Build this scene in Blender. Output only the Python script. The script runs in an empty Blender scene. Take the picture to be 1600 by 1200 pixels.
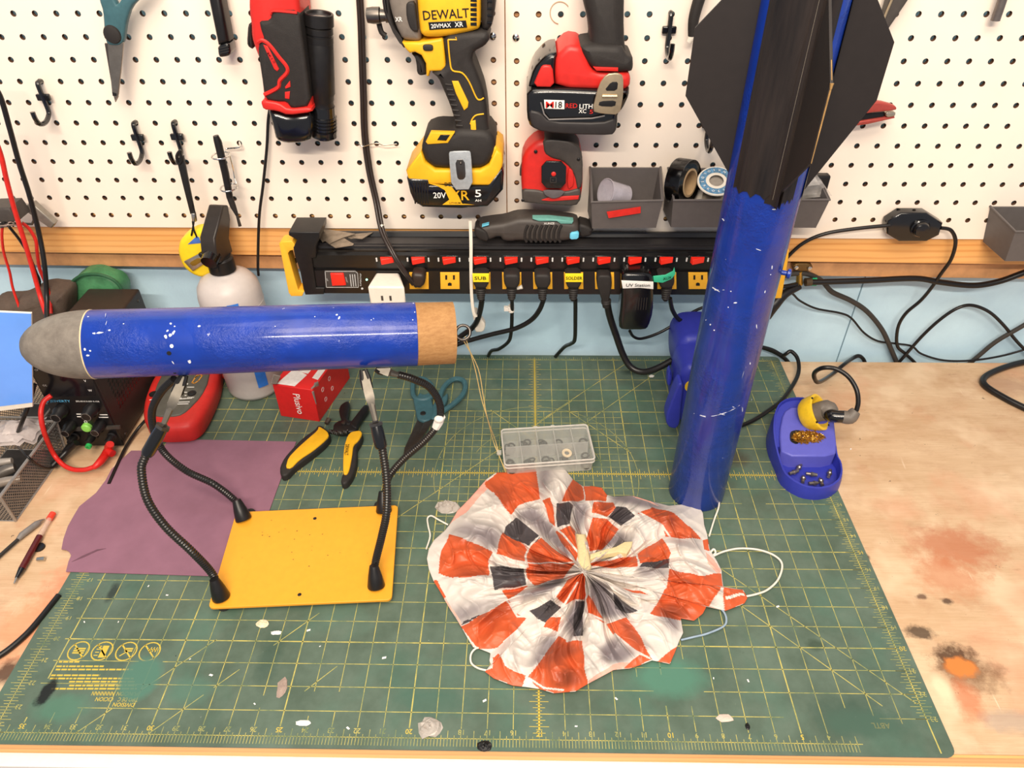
import bpy, bmesh, math, random
import numpy as np
from mathutils import Vector, Matrix, noise
random.seed(7)
S = 0.0254                      # everything below is written in inches; the bench top is z = 0
PI = math.pi
scn = bpy.context.scene
COL = scn.collection
# ------------------------------------------------------------------ camera, world, lights
CAM = Vector((-0.6802, -37.0695, 27.8754)); FPX = 1137.374
RM = Matrix(((0.99985148, 0.01643272, -0.00519478), (0.00626432, -0.62732834, -0.77872967), (-0.01605548, 0.77858147, -0.62733811)))
cd = bpy.data.cameras.new('camera'); cam = bpy.data.objects.new('camera', cd); COL.objects.link(cam)
cd.sensor_width = 36; cd.lens = 36*FPX/1600; cd.clip_start = 0.01; cd.clip_end = 50
rw = Matrix((RM[0], -RM[1], -RM[2])).transposed().to_4x4()
cam.matrix_world = Matrix.Translation(CAM*S) @ rw
scn.camera = cam
scn.view_settings.view_transform = 'Standard'; scn.view_settings.look = 'None'
scn.view_settings.exposure = -0.1; scn.view_settings.gamma = 1.0; scn.view_settings.use_curve_mapping = False
wd = bpy.data.worlds.new('room'); scn.world = wd; wd.use_nodes = True
wd.node_tree.nodes['Background'].inputs[0].default_value = (0.86, 0.9, 1.0, 1)
wd.node_tree.nodes['Background'].inputs[1].default_value = 0.46
def area(name, loc, tgt, sx, sy, w, color):
    l = bpy.data.lights.new(name, 'AREA'); l.shape = 'RECTANGLE'; l.size = sx*S; l.size_y = sy*S; l.energy = w; l.color = color
    o = bpy.data.objects.new(name, l); COL.objects.link(o); o.location = Vector(loc)*S
    o.rotation_euler = (Vector(tgt)-Vector(loc)).to_track_quat('-Z', 'Y').to_euler(); return o
area('ceiling_strip_light', (2, -42, 62), (0, -6, 4), 50, 16, 20, (1.0, 0.84, 0.66))
area('ceiling_strip_light', (-4, -72, 60), (0, -6, 6), 44, 1.3, 36, (1.0, 0.88, 0.74))
area('overhead_fill_light', (-14, -22, 66), (-2, -8, 4), 40, 24, 8, (1.0, 0.88, 0.74))  # broad soft fill added overhead, not a fixture of the room
# ------------------------------------------------------------------ projection helpers (pixel -> point on a real plane)
def ray(px, py): return RM.transposed() @ Vector(((px-800)/FPX, (py-600)/FPX, 1.0))
def Z(px, py, z=0.0): d = ray(px, py); return CAM + d*((z-CAM.z)/d.z)
def Y(px, py, y): d = ray(px, py); return CAM + d*((y-CAM.y)/d.y)
def X(px, py, x): d = ray(px, py); return CAM + d*((x-CAM.x)/d.x)
def D(px, py, t): return CAM + ray(px, py)*t
def V(*a): return Vector(a)
def yw(x): return -0.913-0.0056*x           # front of the pegboard
# ------------------------------------------------------------------ materials
def lin(c): return tuple(((v/255)/12.92 if v/255 <= 0.04045 else ((v/255+0.055)/1.055)**2.4) for v in c)+(1,)
class NT:
    def __init__(s, m): s.t = m.node_tree; s.b = s.t.nodes['Principled BSDF']; s.tc = None
    def n(s, k, **kw):
        o = s.t.nodes.new(k)
        for a, b in kw.items(): setattr(o, a, b)
        return o
    def l(s, a, b): s.t.links.new(a, b)
    def co(s, scale=(1, 1, 1), loc=(0, 0, 0)):
        if not s.tc: s.tc = s.n('ShaderNodeTexCoord')
        mp = s.n('ShaderNodeMapping'); k = 1/S
        mp.inputs['Scale'].default_value = tuple(k*a for a in scale); mp.inputs['Location'].default_value = loc
        s.l(s.tc.outputs['Object'], mp.inputs[0]); return mp.outputs[0]
    def noise(s, sc, det=3, rough=.5, v=None, dist=0):
        o = s.n('ShaderNodeTexNoise'); o.inputs['Scale'].default_value = sc; o.inputs['Detail'].default_value = det
        o.inputs['Roughness'].default_value = rough; o.inputs['Distortion'].default_value = dist
        s.l(v or s.co(), o.inputs['Vector']); return o.outputs['Fac']
    def ramp(s, f, a, b):
        o = s.n('ShaderNodeMapRange'); o.inputs[1].default_value = a; o.inputs[2].default_value = b; s.l(f, o.inputs[0]); return o.outputs[0]
    def mix(s, f, a, b):
        o = s.n('ShaderNodeMix', data_type='RGBA')
        if isinstance(f, (int, float)): o.inputs[0].default_value = f
        else: s.l(f, o.inputs[0])
        for i, c in ((6, a), (7, b)):
            if isinstance(c, tuple): o.inputs[i].default_value = c
            else: s.l(c, o.inputs[i])
        return o.outputs[2]
    def math(s, op, a, b=0.0):
        o = s.n('ShaderNodeMath', operation=op)
        for i, c in ((0, a), (1, b)):
            if isinstance(c, (int, float)): o.inputs[i].default_value = c
            else: s.l(c, o.inputs[i])
        return o.outputs[0]
    def spot(s, x, y, rx, ry, soft=.5, wob=.35, o=(0, 0)):      # soft round mask around a point, wobbled by noise (inches)
        mp = s.co((1/rx, 1/ry, 0), (-(x-o[0])/rx, -(y-o[1])/ry, 0))
        nz = s.n('ShaderNodeTexNoise'); nz.inputs['Scale'].default_value = 1.5; nz.inputs['Detail'].default_value = 7; nz.inputs['Roughness'].default_value = .72
        s.l(s.co(), nz.inputs['Vector'])
        ln = s.n('ShaderNodeVectorMath', operation='LENGTH'); s.l(mp, ln.inputs[0])
        f = s.math('ADD', ln.outputs['Value'], s.math('MULTIPLY', s.math('SUBTRACT', nz.outputs['Fac'], .5), wob*4))
        return s.ramp(f, 1.0, 1.0-soft)
    def bump(s, f, st, d=.01):
        o = s.n('ShaderNodeBump'); o.inputs['Strength'].default_value = st; o.inputs['Distance'].default_value = d*S*10
        s.l(f, o.inputs['Height']); s.l(o.outputs[0], s.b.inputs['Normal'])
_M = {}
def mat(name, rgb=(128, 128, 128), rough=.5, metal=0, var=0.12, vs=3.0, bump=0.0, bs=20.0, coat=0, alpha=1, trans=0, emit=0, spec=.5, ior=1.45, custom=None):
    if name in _M: return _M[name]
    m = bpy.data.materials.new(name); m.use_nodes = True; m.diffuse_color = lin(rgb)
    t = NT(m); b = t.b; c = lin(rgb)
    b.inputs['Roughness'].default_value = rough; b.inputs['Metallic'].default_value = metal
    b.inputs['Coat Weight'].default_value = coat; b.inputs['Coat Roughness'].default_value = .12; b.inputs['Alpha'].default_value = alpha
    b.inputs['Transmission Weight'].default_value = trans; b.inputs['IOR'].default_value = ior
    b.inputs['Specular IOR Level'].default_value = spec
    if custom: custom(t, c)
    else:
        f = t.ramp(t.noise(vs, 4, .6), .3, .7)
        d = tuple(v*(1-var) for v in c[:3])+(1,); h = tuple(min(1, v*(1+var)) for v in c[:3])+(1,)
        cc = t.mix(f, d, h); t.l(cc, b.inputs['Base Color'])
        if emit: t.l(cc, b.inputs['Emission Color']); b.inputs['Emission Strength'].default_value = emit
        if bump: t.bump(t.noise(bs, 3, .6), bump)
    _M[name] = m; return m
# ------------------------------------------------------------------ mesh builder
class MB:
    def __init__(s): s.v = []; s.f = []; s.m = []
    def add(s, vs, fs, mi=0):
        o = len(s.v); s.v += [Vector(v) for v in vs]
        for f in fs: s.f.append(tuple(i+o for i in f)); s.m.append(mi)
    def box(s, x0, x1, y0, y1, z0, z1, mi=0, M=None):
        vs = [V(x, y, z) for z in (z0, z1) for y in (y0, y1) for x in (x0, x1)]
        if M: vs = [M @ v for v in vs]
        s.add(vs, [(0, 2, 3, 1), (4, 5, 7, 6), (0, 1, 5, 4), (1, 3, 7, 5), (3, 2, 6, 7), (2, 0, 4, 6)], mi); return s
    def hexa(s, a, b, mi=0):                         # two quads a (bottom/back) and b
        s.add(list(a)+list(b), [(3, 2, 1, 0), (4, 5, 6, 7), (0, 1, 5, 4), (1, 2, 6, 5), (2, 3, 7, 6), (3, 0, 4, 7)], mi); return s
    def rings(s, R, mi=0, cap0=True, cap1=True, closed=True, loop=False):
        n = len(R[0]); vs = [v for r in R for v in r]; fs = []
        m = len(R)
        for i in range(m if loop else m-1):
            for j in range(n if closed else n-1):
                a = i*n+j; b = i*n+(j+1) % n; i2 = (i+1) % m; c = i2*n+(j+1) % n; d = i2*n+j
                fs.append((a, b, c, d))
        if cap0 and not loop: fs.append(tuple(range(n))[::-1])
        if cap1 and not loop: fs.append(tuple((m-1)*n+j for j in range(n)))
        s.add(vs, fs, mi); return s
    def prism(s, poly, d, mi=0):
        d = Vector(d); return s.rings([[Vector(p) for p in poly], [Vector(p)+d for p in poly]], mi)
    def puff(s, poly, n, depth, r=.2, mi=0, k=3, back=0.0):  # outline given at its widest; front rounded by r, back at depth
        P = [Vector(p) for p in poly]; n = Vector(n).normalized()
        inw = inset_dirs(P, n); R = []
        R.append([p+n*depth+q*back for p, q in zip(P, inw)])
        if back: R.append([p+n*(depth-back) for p in P])
        for i in range(k+1):
            a = i/k*PI/2; Q = [p+q*(r-r*math.cos(a)) for p, q in zip(P, inw)]; m = len(P)
            for _ in range(4):
                for j in range(m):
                    e = (j+1) % m
                    if (Q[e]-Q[j]).dot(P[e]-P[j]) < 0: c = (Q[e]+Q[j])/2; Q[e] = c.copy(); Q[j] = c.copy()
            R.append([p+n*(r-r*math.sin(a)) for p in Q])
        s.rings(R, mi); return s
    def tube(s, pts, r, n=8, mi=0, cap=True, loop=False, k=0):
        P = spl(pts, k, loop) if k else [Vector(p) for p in pts]
        m = len(P)
        rr = [r]*m if not isinstance(r, (list, tuple)) else [np.interp(i/(m-1)*(len(r)-1), range(len(r)), r) for i in range(m)]
        T = []
        for i in range(m):
            a = P[(i-1) % m] if (loop or i > 0) else P[i]; b = P[(i+1) % m] if (loop or i < m-1) else P[i]
            t = (b-a); T.append(t.normalized() if t.length > 1e-9 else V(0, 0, 1))
        u = T[0].orthogonal().normalized(); R = []
        for i in range(m):
            u = (u - T[i]*u.dot(T[i])); u = u.normalized() if u.length > 1e-6 else T[i].orthogonal().normalized()
            w = T[i].cross(u); R.append([P[i]+(u*math.cos(2*PI*j/n)+w*math.sin(2*PI*j/n))*rr[i] for j in range(n)])
        s.rings(R, mi, cap, cap, True, loop); return s
    def lathe(s, prof, M=None, n=24, mi=0, cap0=True, cap1=True, loop=False, a0=0, a1=2*PI):
        R = []
        for r, h in prof:
            R.append([V(r*math.cos(2*PI*j/n), r*math.sin(2*PI*j/n), h) for j in range(n)])
        if M: R = [[M @ v for v in q] for q in R]
        s.rings(R, mi, cap0, cap1, True, loop); return s
    def ball(s, c, r, mi=0, n=12, sc=(1, 1, 1), M=None):
        pr = [(max(.001, math.sin(PI*i/8)), -math.cos(PI*i/8)) for i in range(9)]
        T = Matrix.Translation(Vector(c)) @ (M or Matrix.Identity(4)) @ Matrix.Diagonal((r*sc[0], r*sc[1], r*sc[2], 1))
        return s.lathe(pr, T, n, mi)
    def strip(s, pts, w, nrm, h=.01, mi=0):          # thin raised line lying on a surface with normal nrm
        P = [Vector(p) for p in pts]; nrm = Vector(nrm).normalized()
        for a, b in zip(P, P[1:]):
            t = (b-a); L = t.length
            if L < 1e-6: continue
            t /= L; q = nrm.cross(t)*w/2; e = t*w*.3
            s.hexa([a-e-q, b+e-q, b+e+q, a-e+q], [a-e-q+nrm*h, b+e-q+nrm*h, b+e+q+nrm*h, a-e+q+nrm*h], mi)
        return s
def inset_dirs(P, n):
    m = len(P); ar = Vector((0, 0, 0))
    for i in range(m): ar += P[i].cross(P[(i+1) % m])
    sg = 1 if ar.dot(n) > 0 else -1; out = []
    for i in range(m):
        e1 = (P[i]-P[i-1]); e2 = (P[(i+1) % m]-P[i])
        e1 = e1.normalized() if e1.length > 1e-9 else e2.normalized(); e2 = e2.normalized() if e2.length > 1e-9 else e1
        a = n.cross(e1)*sg; b = n.cross(e2)*sg; q = a+b
        q = q.normalized()*min(1.5, 1/max(.5, q.length/2)) if q.length > 1e-6 else a
        out.append(q)
    return out
def spl(pts, k=6, loop=False):                        # Catmull-Rom
    P = [Vector(p) for p in pts]; m = len(P); out = []
    for i in range(m if loop else m-1):
        g = (lambda j: P[j % m]) if loop else (lambda j: P[min(max(j, 0), m-1)])
        a, b, c, d = g(i-1), g(i), g(i+1), g(i+2)
        for q in range(k):
            t = q/k; out.append(.5*((2*b)+(c-a)*t+(2*a-5*b+4*c-d)*t*t+(3*b-a-3*c+d)*t**3))
    if not loop: out.append(P[-1])
    return out
def rnd(poly, k=1):                                   # Chaikin rounding of 2-D pixel outlines
    for _ in range(k):
        q = []
        for i in range(len(poly)):
            a = poly[i]; b = poly[(i+1) % len(poly)]
            q += [tuple(.8*x+.2*y for x, y in zip(a, b)), tuple(.2*x+.8*y for x, y in zip(a, b))]
        poly = q
    return poly
def W(pts, y): return [Y(a, b, y) for a, b in pts]     # outline on a plane parallel to the wall
def T(pts, z): return [Z(a, b, z) for a, b in pts]     # outline on a plane parallel to the bench
def frame(o, zdir, xdir=None):
    z = Vector(zdir).normalized(); x = Vector(xdir) if xdir is not None else z.orthogonal()
    x = (x - z*x.dot(z)).normalized(); y = z.cross(x)
    return Matrix(((x.x, y.x, z.x, o[0]), (x.y, y.y, z.y, o[1]), (x.z, y.z, z.z, o[2]), (0, 0, 0, 1)))
LOC = {}
def tag(o, label=None, cat=None, group=None, kind=None):
    for k, v in (('label', label), ('category', cat), ('group', group), ('kind', kind)):
        if v: o[k] = v
    return o
def thing(name, label, cat, loc, group=None):
    o = bpy.data.objects.new(name, None); COL.objects.link(o); o.location = Vector(loc)*S; LOC[o.name] = Vector(loc)
    o.empty_display_size = .01
    return tag(o, label, cat, group)
def build(b, name, mats, parent=None, bev=0, ang=38, label=None, cat=None, group=None, kind=None, loc=None, flat=False):
    if parent is not None: base = LOC[parent.name]
    elif loc is not None: base = Vector(loc)
    else:
        xs = [v.x for v in b.v]; ys = [v.y for v in b.v]; zs = [v.z for v in b.v]
        base = V((min(xs)+max(xs))/2, (min(ys)+max(ys))/2, min(zs))
    me = bpy.data.meshes.new(name); me.from_pydata([(v-base)*S for v in b.v], [], b.f)
    for m in (mats if isinstance(mats, (list, tuple)) else [mats]): me.materials.append(m)
    me.polygons.foreach_set('material_index', b.m)
    bm = bmesh.new(); bm.from_mesh(me); bmesh.ops.recalc_face_normals(bm, faces=bm.faces); bm.to_mesh(me); bm.free()
    if not flat:
        me.polygons.foreach_set('use_smooth', [True]*len(me.polygons)); me.set_sharp_from_angle(angle=math.radians(ang))
    me.update()
    o = bpy.data.objects.new(name, me); COL.objects.link(o)
    if parent is not None: o.parent = parent; LOC[o.name] = base
    else: o.location = base*S; LOC[o.name] = base
    if bev:
        md = o.modifiers.new('edge', 'BEVEL'); md.width = bev*S; md.segments = 2; md.limit_method = 'ANGLE'; md.angle_limit = math.radians(40)
    return tag(o, label, cat, group, 'stuff' if 'lettering' in name and not kind else kind)
def dup(root, d, label=None):
    def cp(o, par):
        c = o.copy(); COL.objects.link(c); c.parent = par
        for ch in kids.get(o.name, []): cp(ch, c)
        return c
    kids = {}
    for o in bpy.data.objects:
        if o.parent: kids.setdefault(o.parent.name, []).append(o)
    r = cp(root, None); r.location = root.location + Vector(d)*S
    if label: r['label'] = label
    return r
# text as raised mesh: lettering laid in a frame
_TX = {}
def text_geo(s, bold):
    if (s, bold) in _TX: return _TX[(s, bold)]
    c = bpy.data.curves.new('t', 'FONT'); c.body = s; c.size = 1; c.resolution_u = 2
    if bold: c.offset = .009
    o = bpy.data.objects.new('t', c); me = bpy.data.meshes.new_from_object(o)
    v = [tuple(x.co) for x in me.vertices]; f = [tuple(p.vertices) for p in me.polygons]
    bpy.data.objects.remove(o); bpy.data.meshes.remove(me); bpy.data.curves.remove(c)
    if v:
        x0 = min(q[0] for q in v); x1 = max(q[0] for q in v); y0 = min(q[1] for q in v); y1 = max(q[1] for q in v)
        v = [((q[0]-(x0+x1)/2), (q[1]-(y0+y1)/2)) for q in v]; dim = (x1-x0, y1-y0)
    else: dim = (1, 1)
    _TX[(s, bold)] = (v, f, dim); return _TX[(s, bold)]
def lettering(b, s, c, right, up, h, w=None, mi=0, bold=True, lift=.012):  # centre, axes, cap height, optional width
    v, f, dim = text_geo(s, bold); right = Vector(right).normalized(); up = Vector(up).normalized(); n = right.cross(up)
    k = h/dim[1]; kx = (w/dim[0]) if w else k
    b.add([Vector(c)+right*(q[0]*kx)+up*(q[1]*k)+n*lift for q in v], f, mi); return b
XR, ZU, YB, YF = V(1, 0, 0), V(0, 0, 1), V(0, 1, 0), V(0, -1, 0)
# ------------------------------------------------------------------ shared materials
blk = mat('black_plastic', (26, 24, 24), .38, var=.2)
blkm = mat('black_rubber_matt', (40, 36, 34), .62, var=.15, bump=.15, bs=25)
blkg = mat('black_gloss', (16, 15, 16), .2, coat=.5)
cab = mat('black_cable', (24, 22, 22), .35)
cabg = mat('dark_grey_cable', (58, 54, 50), .5)
yel = mat('tool_yellow', (240, 180, 32), .45, var=.08, vs=1.5)
red = mat('tool_red', (208, 42, 36), .4, var=.08)
grey = mat('bin_grey', (98, 92, 90), .55, var=.06)
dgrey = mat('dark_grey_plastic', (70, 64, 60), .5)
steel = mat('bright_steel', (190, 188, 182), .28, 1)
dsteel = mat('dark_steel', (110, 104, 98), .35, 1)
white = mat('white_plastic', (236, 228, 214), .4, var=.04)
paint_w = mat('white_print', (240, 238, 232), .6, var=.02)
chrome = mat('chrome_screw', (215, 215, 212), .15, 1)
# ================================================================== SETTING
def c_ply(t, c):
    b = t.b
    g = t.noise(.8, 6, .65, t.co((.22, .9, 1))); f = t.ramp(g, .3, .72)
    col = t.mix(f, lin((200, 164, 126)), lin((222, 192, 156)))
    fine = t.ramp(t.noise(3.0, 6, .7, t.co((.25, 6, 1))), .42, .75)
    col = t.mix(t.math('MULTIPLY', fine, .35), col, lin((170, 126, 90)))
    mo = t.ramp(t.noise(.6, 6, .75, t.co((.7, 1.2, 1), (7, 7, 0))), .5, .72); col = t.mix(t.math('MULTIPLY', mo, .45), col, lin((178, 130, 98)))
    br = t.ramp(t.noise(1.3, 6, .75, t.co((.35, 1.4, 1), (17, 2, 0))), .62, .72); col = t.mix(t.math('MULTIPLY', br, .45), col, lin((126, 84, 56)))
    pale = t.ramp(t.noise(.35, 3, .6), .5, .68); col = t.mix(t.math('MULTIPLY', pale, .5), col, lin((240, 214, 180)))
    pink = t.ramp(t.noise(.22, 4, .6, t.co((1, 1, 1), (4, 2, 0))), .52, .66); col = t.mix(t.math('MULTIPLY', pink, .4), col, lin((214, 150, 116)))
    def st(x, y, rx, ry, rgb, k, soft=.6, wob=.35):
        nonlocal col
        col = t.mix(t.math('MULTIPLY', t.spot(x, y, rx, ry, soft, wob, (0, -12)), k), col, lin(rgb))
    st(20.0, -14.6, 2.6, 1.7, (186, 112, 76), .75); st(18.9, -16.2, 1.9, 1.6, (196, 120, 78), .6)
    st(-20.8, -17.4, 2.2, 2.2, (226, 128, 92), .65); st(-22, -19.5, 2.3, 2.2, (232, 140, 96), .6)
    st(17.3, -20.4, 1.15, .8, (70, 44, 24), .9, .5, .5); st(17.6, -20.9, 1.7, 1.1, (104, 66, 36), .7, .7, .5)
    st(17.4, -20.75, .8, .55, (214, 128, 58), .95, .4); st(16.4, -19.2, .65, .45, (66, 50, 36), .85, .5, .5)
    st(17.0, -22.2, .7, 1.1, (200, 116, 74), .7); st(18.3, -23.0, 1.6, .6, (150, 140, 140), .4)
    st(16.2, -21.7, .45, .8, (246, 214, 178), .8)
    st(18.2, -17.6, .3, .2, (70, 46, 32), .85, .5, .6); st(17.2, -17.4, .35, .2, (84, 54, 38), .8, .5, .6)
    st(-20.7, -19.9, .45, .9, (120, 60, 26), .75); st(-21.9, -21.5, .55, .75, (74, 48, 34), .9)
    st(28.6, -2.2, 2.2, 1.3, (176, 136, 108), .7)
    st(14.7, -14.5, .12, .3, (50, 34, 26), .8); st(15.5, -15.2, .2, .25, (40, 28, 22), .85)
    sp = t.ramp(t.noise(2.2, 5, .8, t.co((1, 1, 1), (9, 3, 0))), .675, .70); col = t.mix(t.math('MULTIPLY', sp, .85), col, lin((66, 42, 30)))
    sc = t.ramp(t.noise(1.4, 2, .5, t.co((3.2, .18, 1), (1, 5, 0))), .73, .77); col = t.mix(t.math('MULTIPLY', sc, .5), col, lin((246, 226, 198)))
    t.l(col, b.inputs['Base Color']); b.inputs['Roughness'].default_value = .55
    t.bump(g, .12)
def c_pine(t, c):
    b = t.b; col0 = lin((242, 178, 104)); col1 = lin((208, 132, 62))
    v = t.co((.10, 1, 1.0)); nz = t.noise(1.1, 3, .5, v)
    w = t.n('ShaderNodeTexWave', wave_type='BANDS', bands_direction='Z'); w.inputs['Scale'].default_value = .9; w.inputs['Distortion'].default_value = 5; w.inputs['Detail'].default_value = 2; w.inputs['Detail Scale'].default_value = .8
    t.l(t.co((.11, 1, 1.0)), w.inputs[0])
    f = t.ramp(w.outputs['Fac'], .55, 1.0)
    col = t.mix(t.math('MULTIPLY', f, .55), col0, col1); col = t.mix(t.math('MULTIPLY', t.ramp(nz, .4, .7), .4), col, lin((250, 200, 136)))
    t.l(col, b.inputs['Base Color']); b.inputs['Roughness'].default_value = .45; t.bump(f, .05)
ply = mat('plywood_top', custom=c_ply)
pine = mat('pine_board', custom=c_pine)
pine2 = mat('pine_strip', (206, 152, 104), .55, var=.16, vs=1.2)
wallblue = mat('pale_blue_wall', (200, 233, 252), .6, var=.05, vs=.6, bump=.1, bs=6)
pegm = mat('white_pegboard', (252, 238, 222), .42, var=.02, vs=.4, coat=.15)
holein = mat('hardboard_edge', (96, 66, 48), .8)
b = MB(); b.box(-44, 44, 1.0, 1.6, -32, 38); build(b, 'wall_back', wallblue, kind='structure', flat=True)
b = MB()
for x in (19.6,): b.box(x-.03, x+.03, .96, 1.0, -6, 7)
build(b, 'trim_1', mat('wall_seam', (120, 150, 165), .8), kind='structure')
b = MB(); b.box(-70, 70, -80, 1.0, -33, -32); build(b, 'floor', mat('concrete_floor', (150, 128, 116), .8, bump=.1), kind='structure', flat=True)
def pegboard(name, ox, oz, i0, i1, j1, x0, x1, z0, z1, lab):
    b = MB(); dp = .22; n = 16
    for i in range(i0, i1+1):
        for j in range(0, j1+1):
            cx, cz = ox+i, oz+j; y = yw(cx); a = []; q = []; h = []
            for k in range(n):
                t = 2*PI*k/n; c, s_ = math.cos(t), math.sin(t); m = max(abs(c), abs(s_))
                a.append(V(cx+c/m*.5, yw(cx+c/m*.5), cz+s_/m*.5)); q.append(V(cx+c*.135, y, cz+s_*.135)); h.append(V(cx+c*.135, y+dp, cz+s_*.135))
            b.rings([a, q], 0, False, False); b.rings([q, h], 1, False, False)
    def slab(a0, a1, c0, c1):
        b.hexa([V(a0, yw(a0), c0), V(a1, yw(a1), c0), V(a1, yw(a1), c1), V(a0, yw(a0), c1)], [V(a0, yw(a0)+dp, c0), V(a1, yw(a1)+dp, c0), V(a1, yw(a1)+dp, c1), V(a0, yw(a0)+dp, c1)], 0)
    L, R_, B, T_ = ox+i0-.5, ox+i1+.5, oz-.5, oz+j1+.5
    if B > z0: slab(x0, x1, z0, B)
    slab(x0, x1, T_, z1)
    if L > x0: slab(x0, L, B, T_)
    if R_ < x1: slab(R_, x1, B, T_)
    o = build(b, name, [pegm, holein], flat=True, label=lab, cat='pegboard'); return o
pegboard('pegboard', -26.201, 10.277, -5, 24, 13, -31.9, -1.66, 9.56, 25, 'white perforated pegboard behind the yellow driver, flashlight and hanging scissors')
pg2 = pegboard('pegboard', -1.107, 10.229, 0, 29, 13, -1.60, 29.2, 9.12, 25, 'white perforated pegboard behind the tape measure, grey bins and rocket fins')
b = MB(); b.tube([Y(875+15.5*math.cos(a), 20+17.5*math.sin(a), -.95) for a in [math.radians(100+9*k) for k in range(26)]], .022, 5); build(b, 'ring_mark', mat('ring_stain', (190, 160, 130), .6), pg2)
b = MB(); b.box(-3.4, .5, -.68, .9, 9.6, 25); build(b, 'trim_2', pine2, kind='structure', flat=True)
def board(name, z0, z1, y0, y1, m, **kw):
    b = MB(); b.hexa([V(-33, y0+.185, z0[0]), V(33, y0-.185, z0[1]), V(33, y1-.185, z0[1]), V(-33, y1+.185, z0[0])], [V(-33, y0+.185, z1[0]), V(33, y0-.185, z1[1]), V(33, y1-.185, z1[1]), V(-33, y1+.185, z1[0])], 0)
    return build(b, name, m, bev=.03, **kw)
board('wood_rail', (7.86, 7.42), (10.3, 10.0), -.685, -.21, pine, label='orange pine board running along the wall under the pegboards', cat='wooden rail')
board('wood_batten', (6.75, 6.22), (8.9, 8.6), -.20, .8, pine2, label='brown rough batten behind and below the pine board', cat='wooden batten')
# ------------------------------------------------------------------ workbench
t = thing('workbench', 'plywood workbench with burnt and stained top under the green mat', 'workbench', (0, -12, -32))
b = MB(); b.box(-40, 40, -24.3, .08, -.8, -.08); build(b, 'bench_top', ply, t, bev=.04)
b = MB(); b.box(-40, 40, -24.42, -24.3, -.8, -.04); build(b, 'front_edge', pine, t, bev=.03)
whm = mat('white_rail_paint', (240, 234, 228), .45, var=.03)
b = MB(); b.box(-40, 40, -24.9, -22.5, -3.2, -.81); build(b, 'front_rail', whm, t, bev=.06, label='white painted rail under the bench edge')
b = MB(); b.box(-40, 40, -23.5, -1, -3.1, -.8); build(b, 'frame', pine2, t)
for x in (-36, -12, 12, 36):
    for y in (-23, -2.2):
        b = MB(); b.box(x-1.5, x+1.5, y, y+1.5, -32, -3.1); build(b, 'leg', pine2, t)
# ------------------------------------------------------------------ cutting mat
def c_mat(t, c):
    b = t.b
    f = t.ramp(t.noise(.45, 5, .65), .35, .68); col = t.mix(f, lin((78, 94, 80)), lin((98, 115, 101)))
    col = t.mix(t.math('MULTIPLY', t.ramp(t.noise(.28, 3, .6, t.co((1, 1, 1), (3, 8, 0))), .5, .7), .5), col, lin((74, 112, 96)))
    def st(x, y, rx, ry, rgb, k, soft=.6, wob=.3):
        nonlocal col
        col = t.mix(t.math('MULTIPLY', t.spot(x, y, rx, ry, soft, wob, (-3, -12)), k), col, lin(rgb))
    st(10.6, -8.7, 1.2, .9, (74, 66, 54), .7); st(5.9, -19.0, 1.1, 1.0, (78, 84, 64), .7, .7)
    st(-19.2, -17.6, .3, .7, (40, 46, 42), .8, .6, .4)
    st(-1.5, -2.2, 1.6, .8, (58, 84, 78), .6); st(6.0, -1.2, .7, .4, (44, 58, 50), .7); st(12.2, -22.9, 2.0, 1.0, (62, 84, 72), .7)
    st(-4.2, -22.6, 2.2, .8, (62, 98, 84), .5); st(11.7, -19.9, .5, .35, (52, 68, 52), .7); st(-11.2, -20.7, .6, 1.6, (58, 80, 68), .6)
    col = blobs(t, col, (-3, -12))
    sp = t.ramp(t.noise(3.1, 4, .75, t.co((1, 1, 1), (2, 7, 0))), .735, .75); col = t.mix(t.math('MULTIPLY', sp, .8), col, lin((190, 205, 190)))
    s2 = t.ramp(t.noise(1.9, 4, .75, t.co((1, 1, 1), (12, 17, 0))), .72, .74); col = t.mix(t.math('MULTIPLY', s2, .8), col, lin((34, 38, 34)))
    t.l(col, b.inputs['Base Color']); b.inputs['Roughness'].default_value = .42; b.inputs['Specular IOR Level'].default_value = .35
    t.bump(t.noise(1.6, 5, .7), .08)

BLOBS = ((-16.25, -21.75, .95, 1.15, (80, 120, 104), .95, .3, .12), (-14.0, -22.2, 1.1, .8, (84, 120, 104), .6, .6, .2), (5.3, -21.4, 1.8, 1.1, (82, 128, 108), .85, .5, .15), (-18.9, -23.0, 1.3, .7, (82, 124, 104), .7, .5, .2), (12.6, -23.2, 2.2, .7, (70, 96, 82), .8, .5, .2), (-19.75, -22.35, .33, .75, (26, 26, 26), .95, .4, .4))
def blobs(t, col, o):
    for x, y, rx, ry, rgb, k, so, wo in BLOBS: col = t.mix(t.math('MULTIPLY', t.spot(x, y, rx, ry, so, wo, o), k), col, lin(rgb))
    return col
def c_line(t, c):
    f = t.ramp(t.noise(1.1, 5, .75, t.co((1, 1, 1), (5, 5, 0))), .34, .60)
    t.l(blobs(t, t.mix(f, lin((108, 126, 84)), c), (-3, -12)), t.b.inputs['Base Color']); t.b.inputs['Roughness'].default_value = .6
matm = mat('mat_green', custom=c_mat)
linem = mat('mat_yellow_print', (196, 182, 96), custom=c_line)
def c_bold(t, c): t.l(blobs(t, c, (-3, -12)), t.b.inputs['Base Color']); t.b.inputs['Roughness'].default_value = .6
boldm = mat('mat_bold_print', (206, 180, 70), custom=c_bold)
mt = thing('cutting_mat', 'large green self-healing cutting mat with a yellow inch grid', 'cutting mat', (-3, -12, -.08))
b = MB(); out = []
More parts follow.
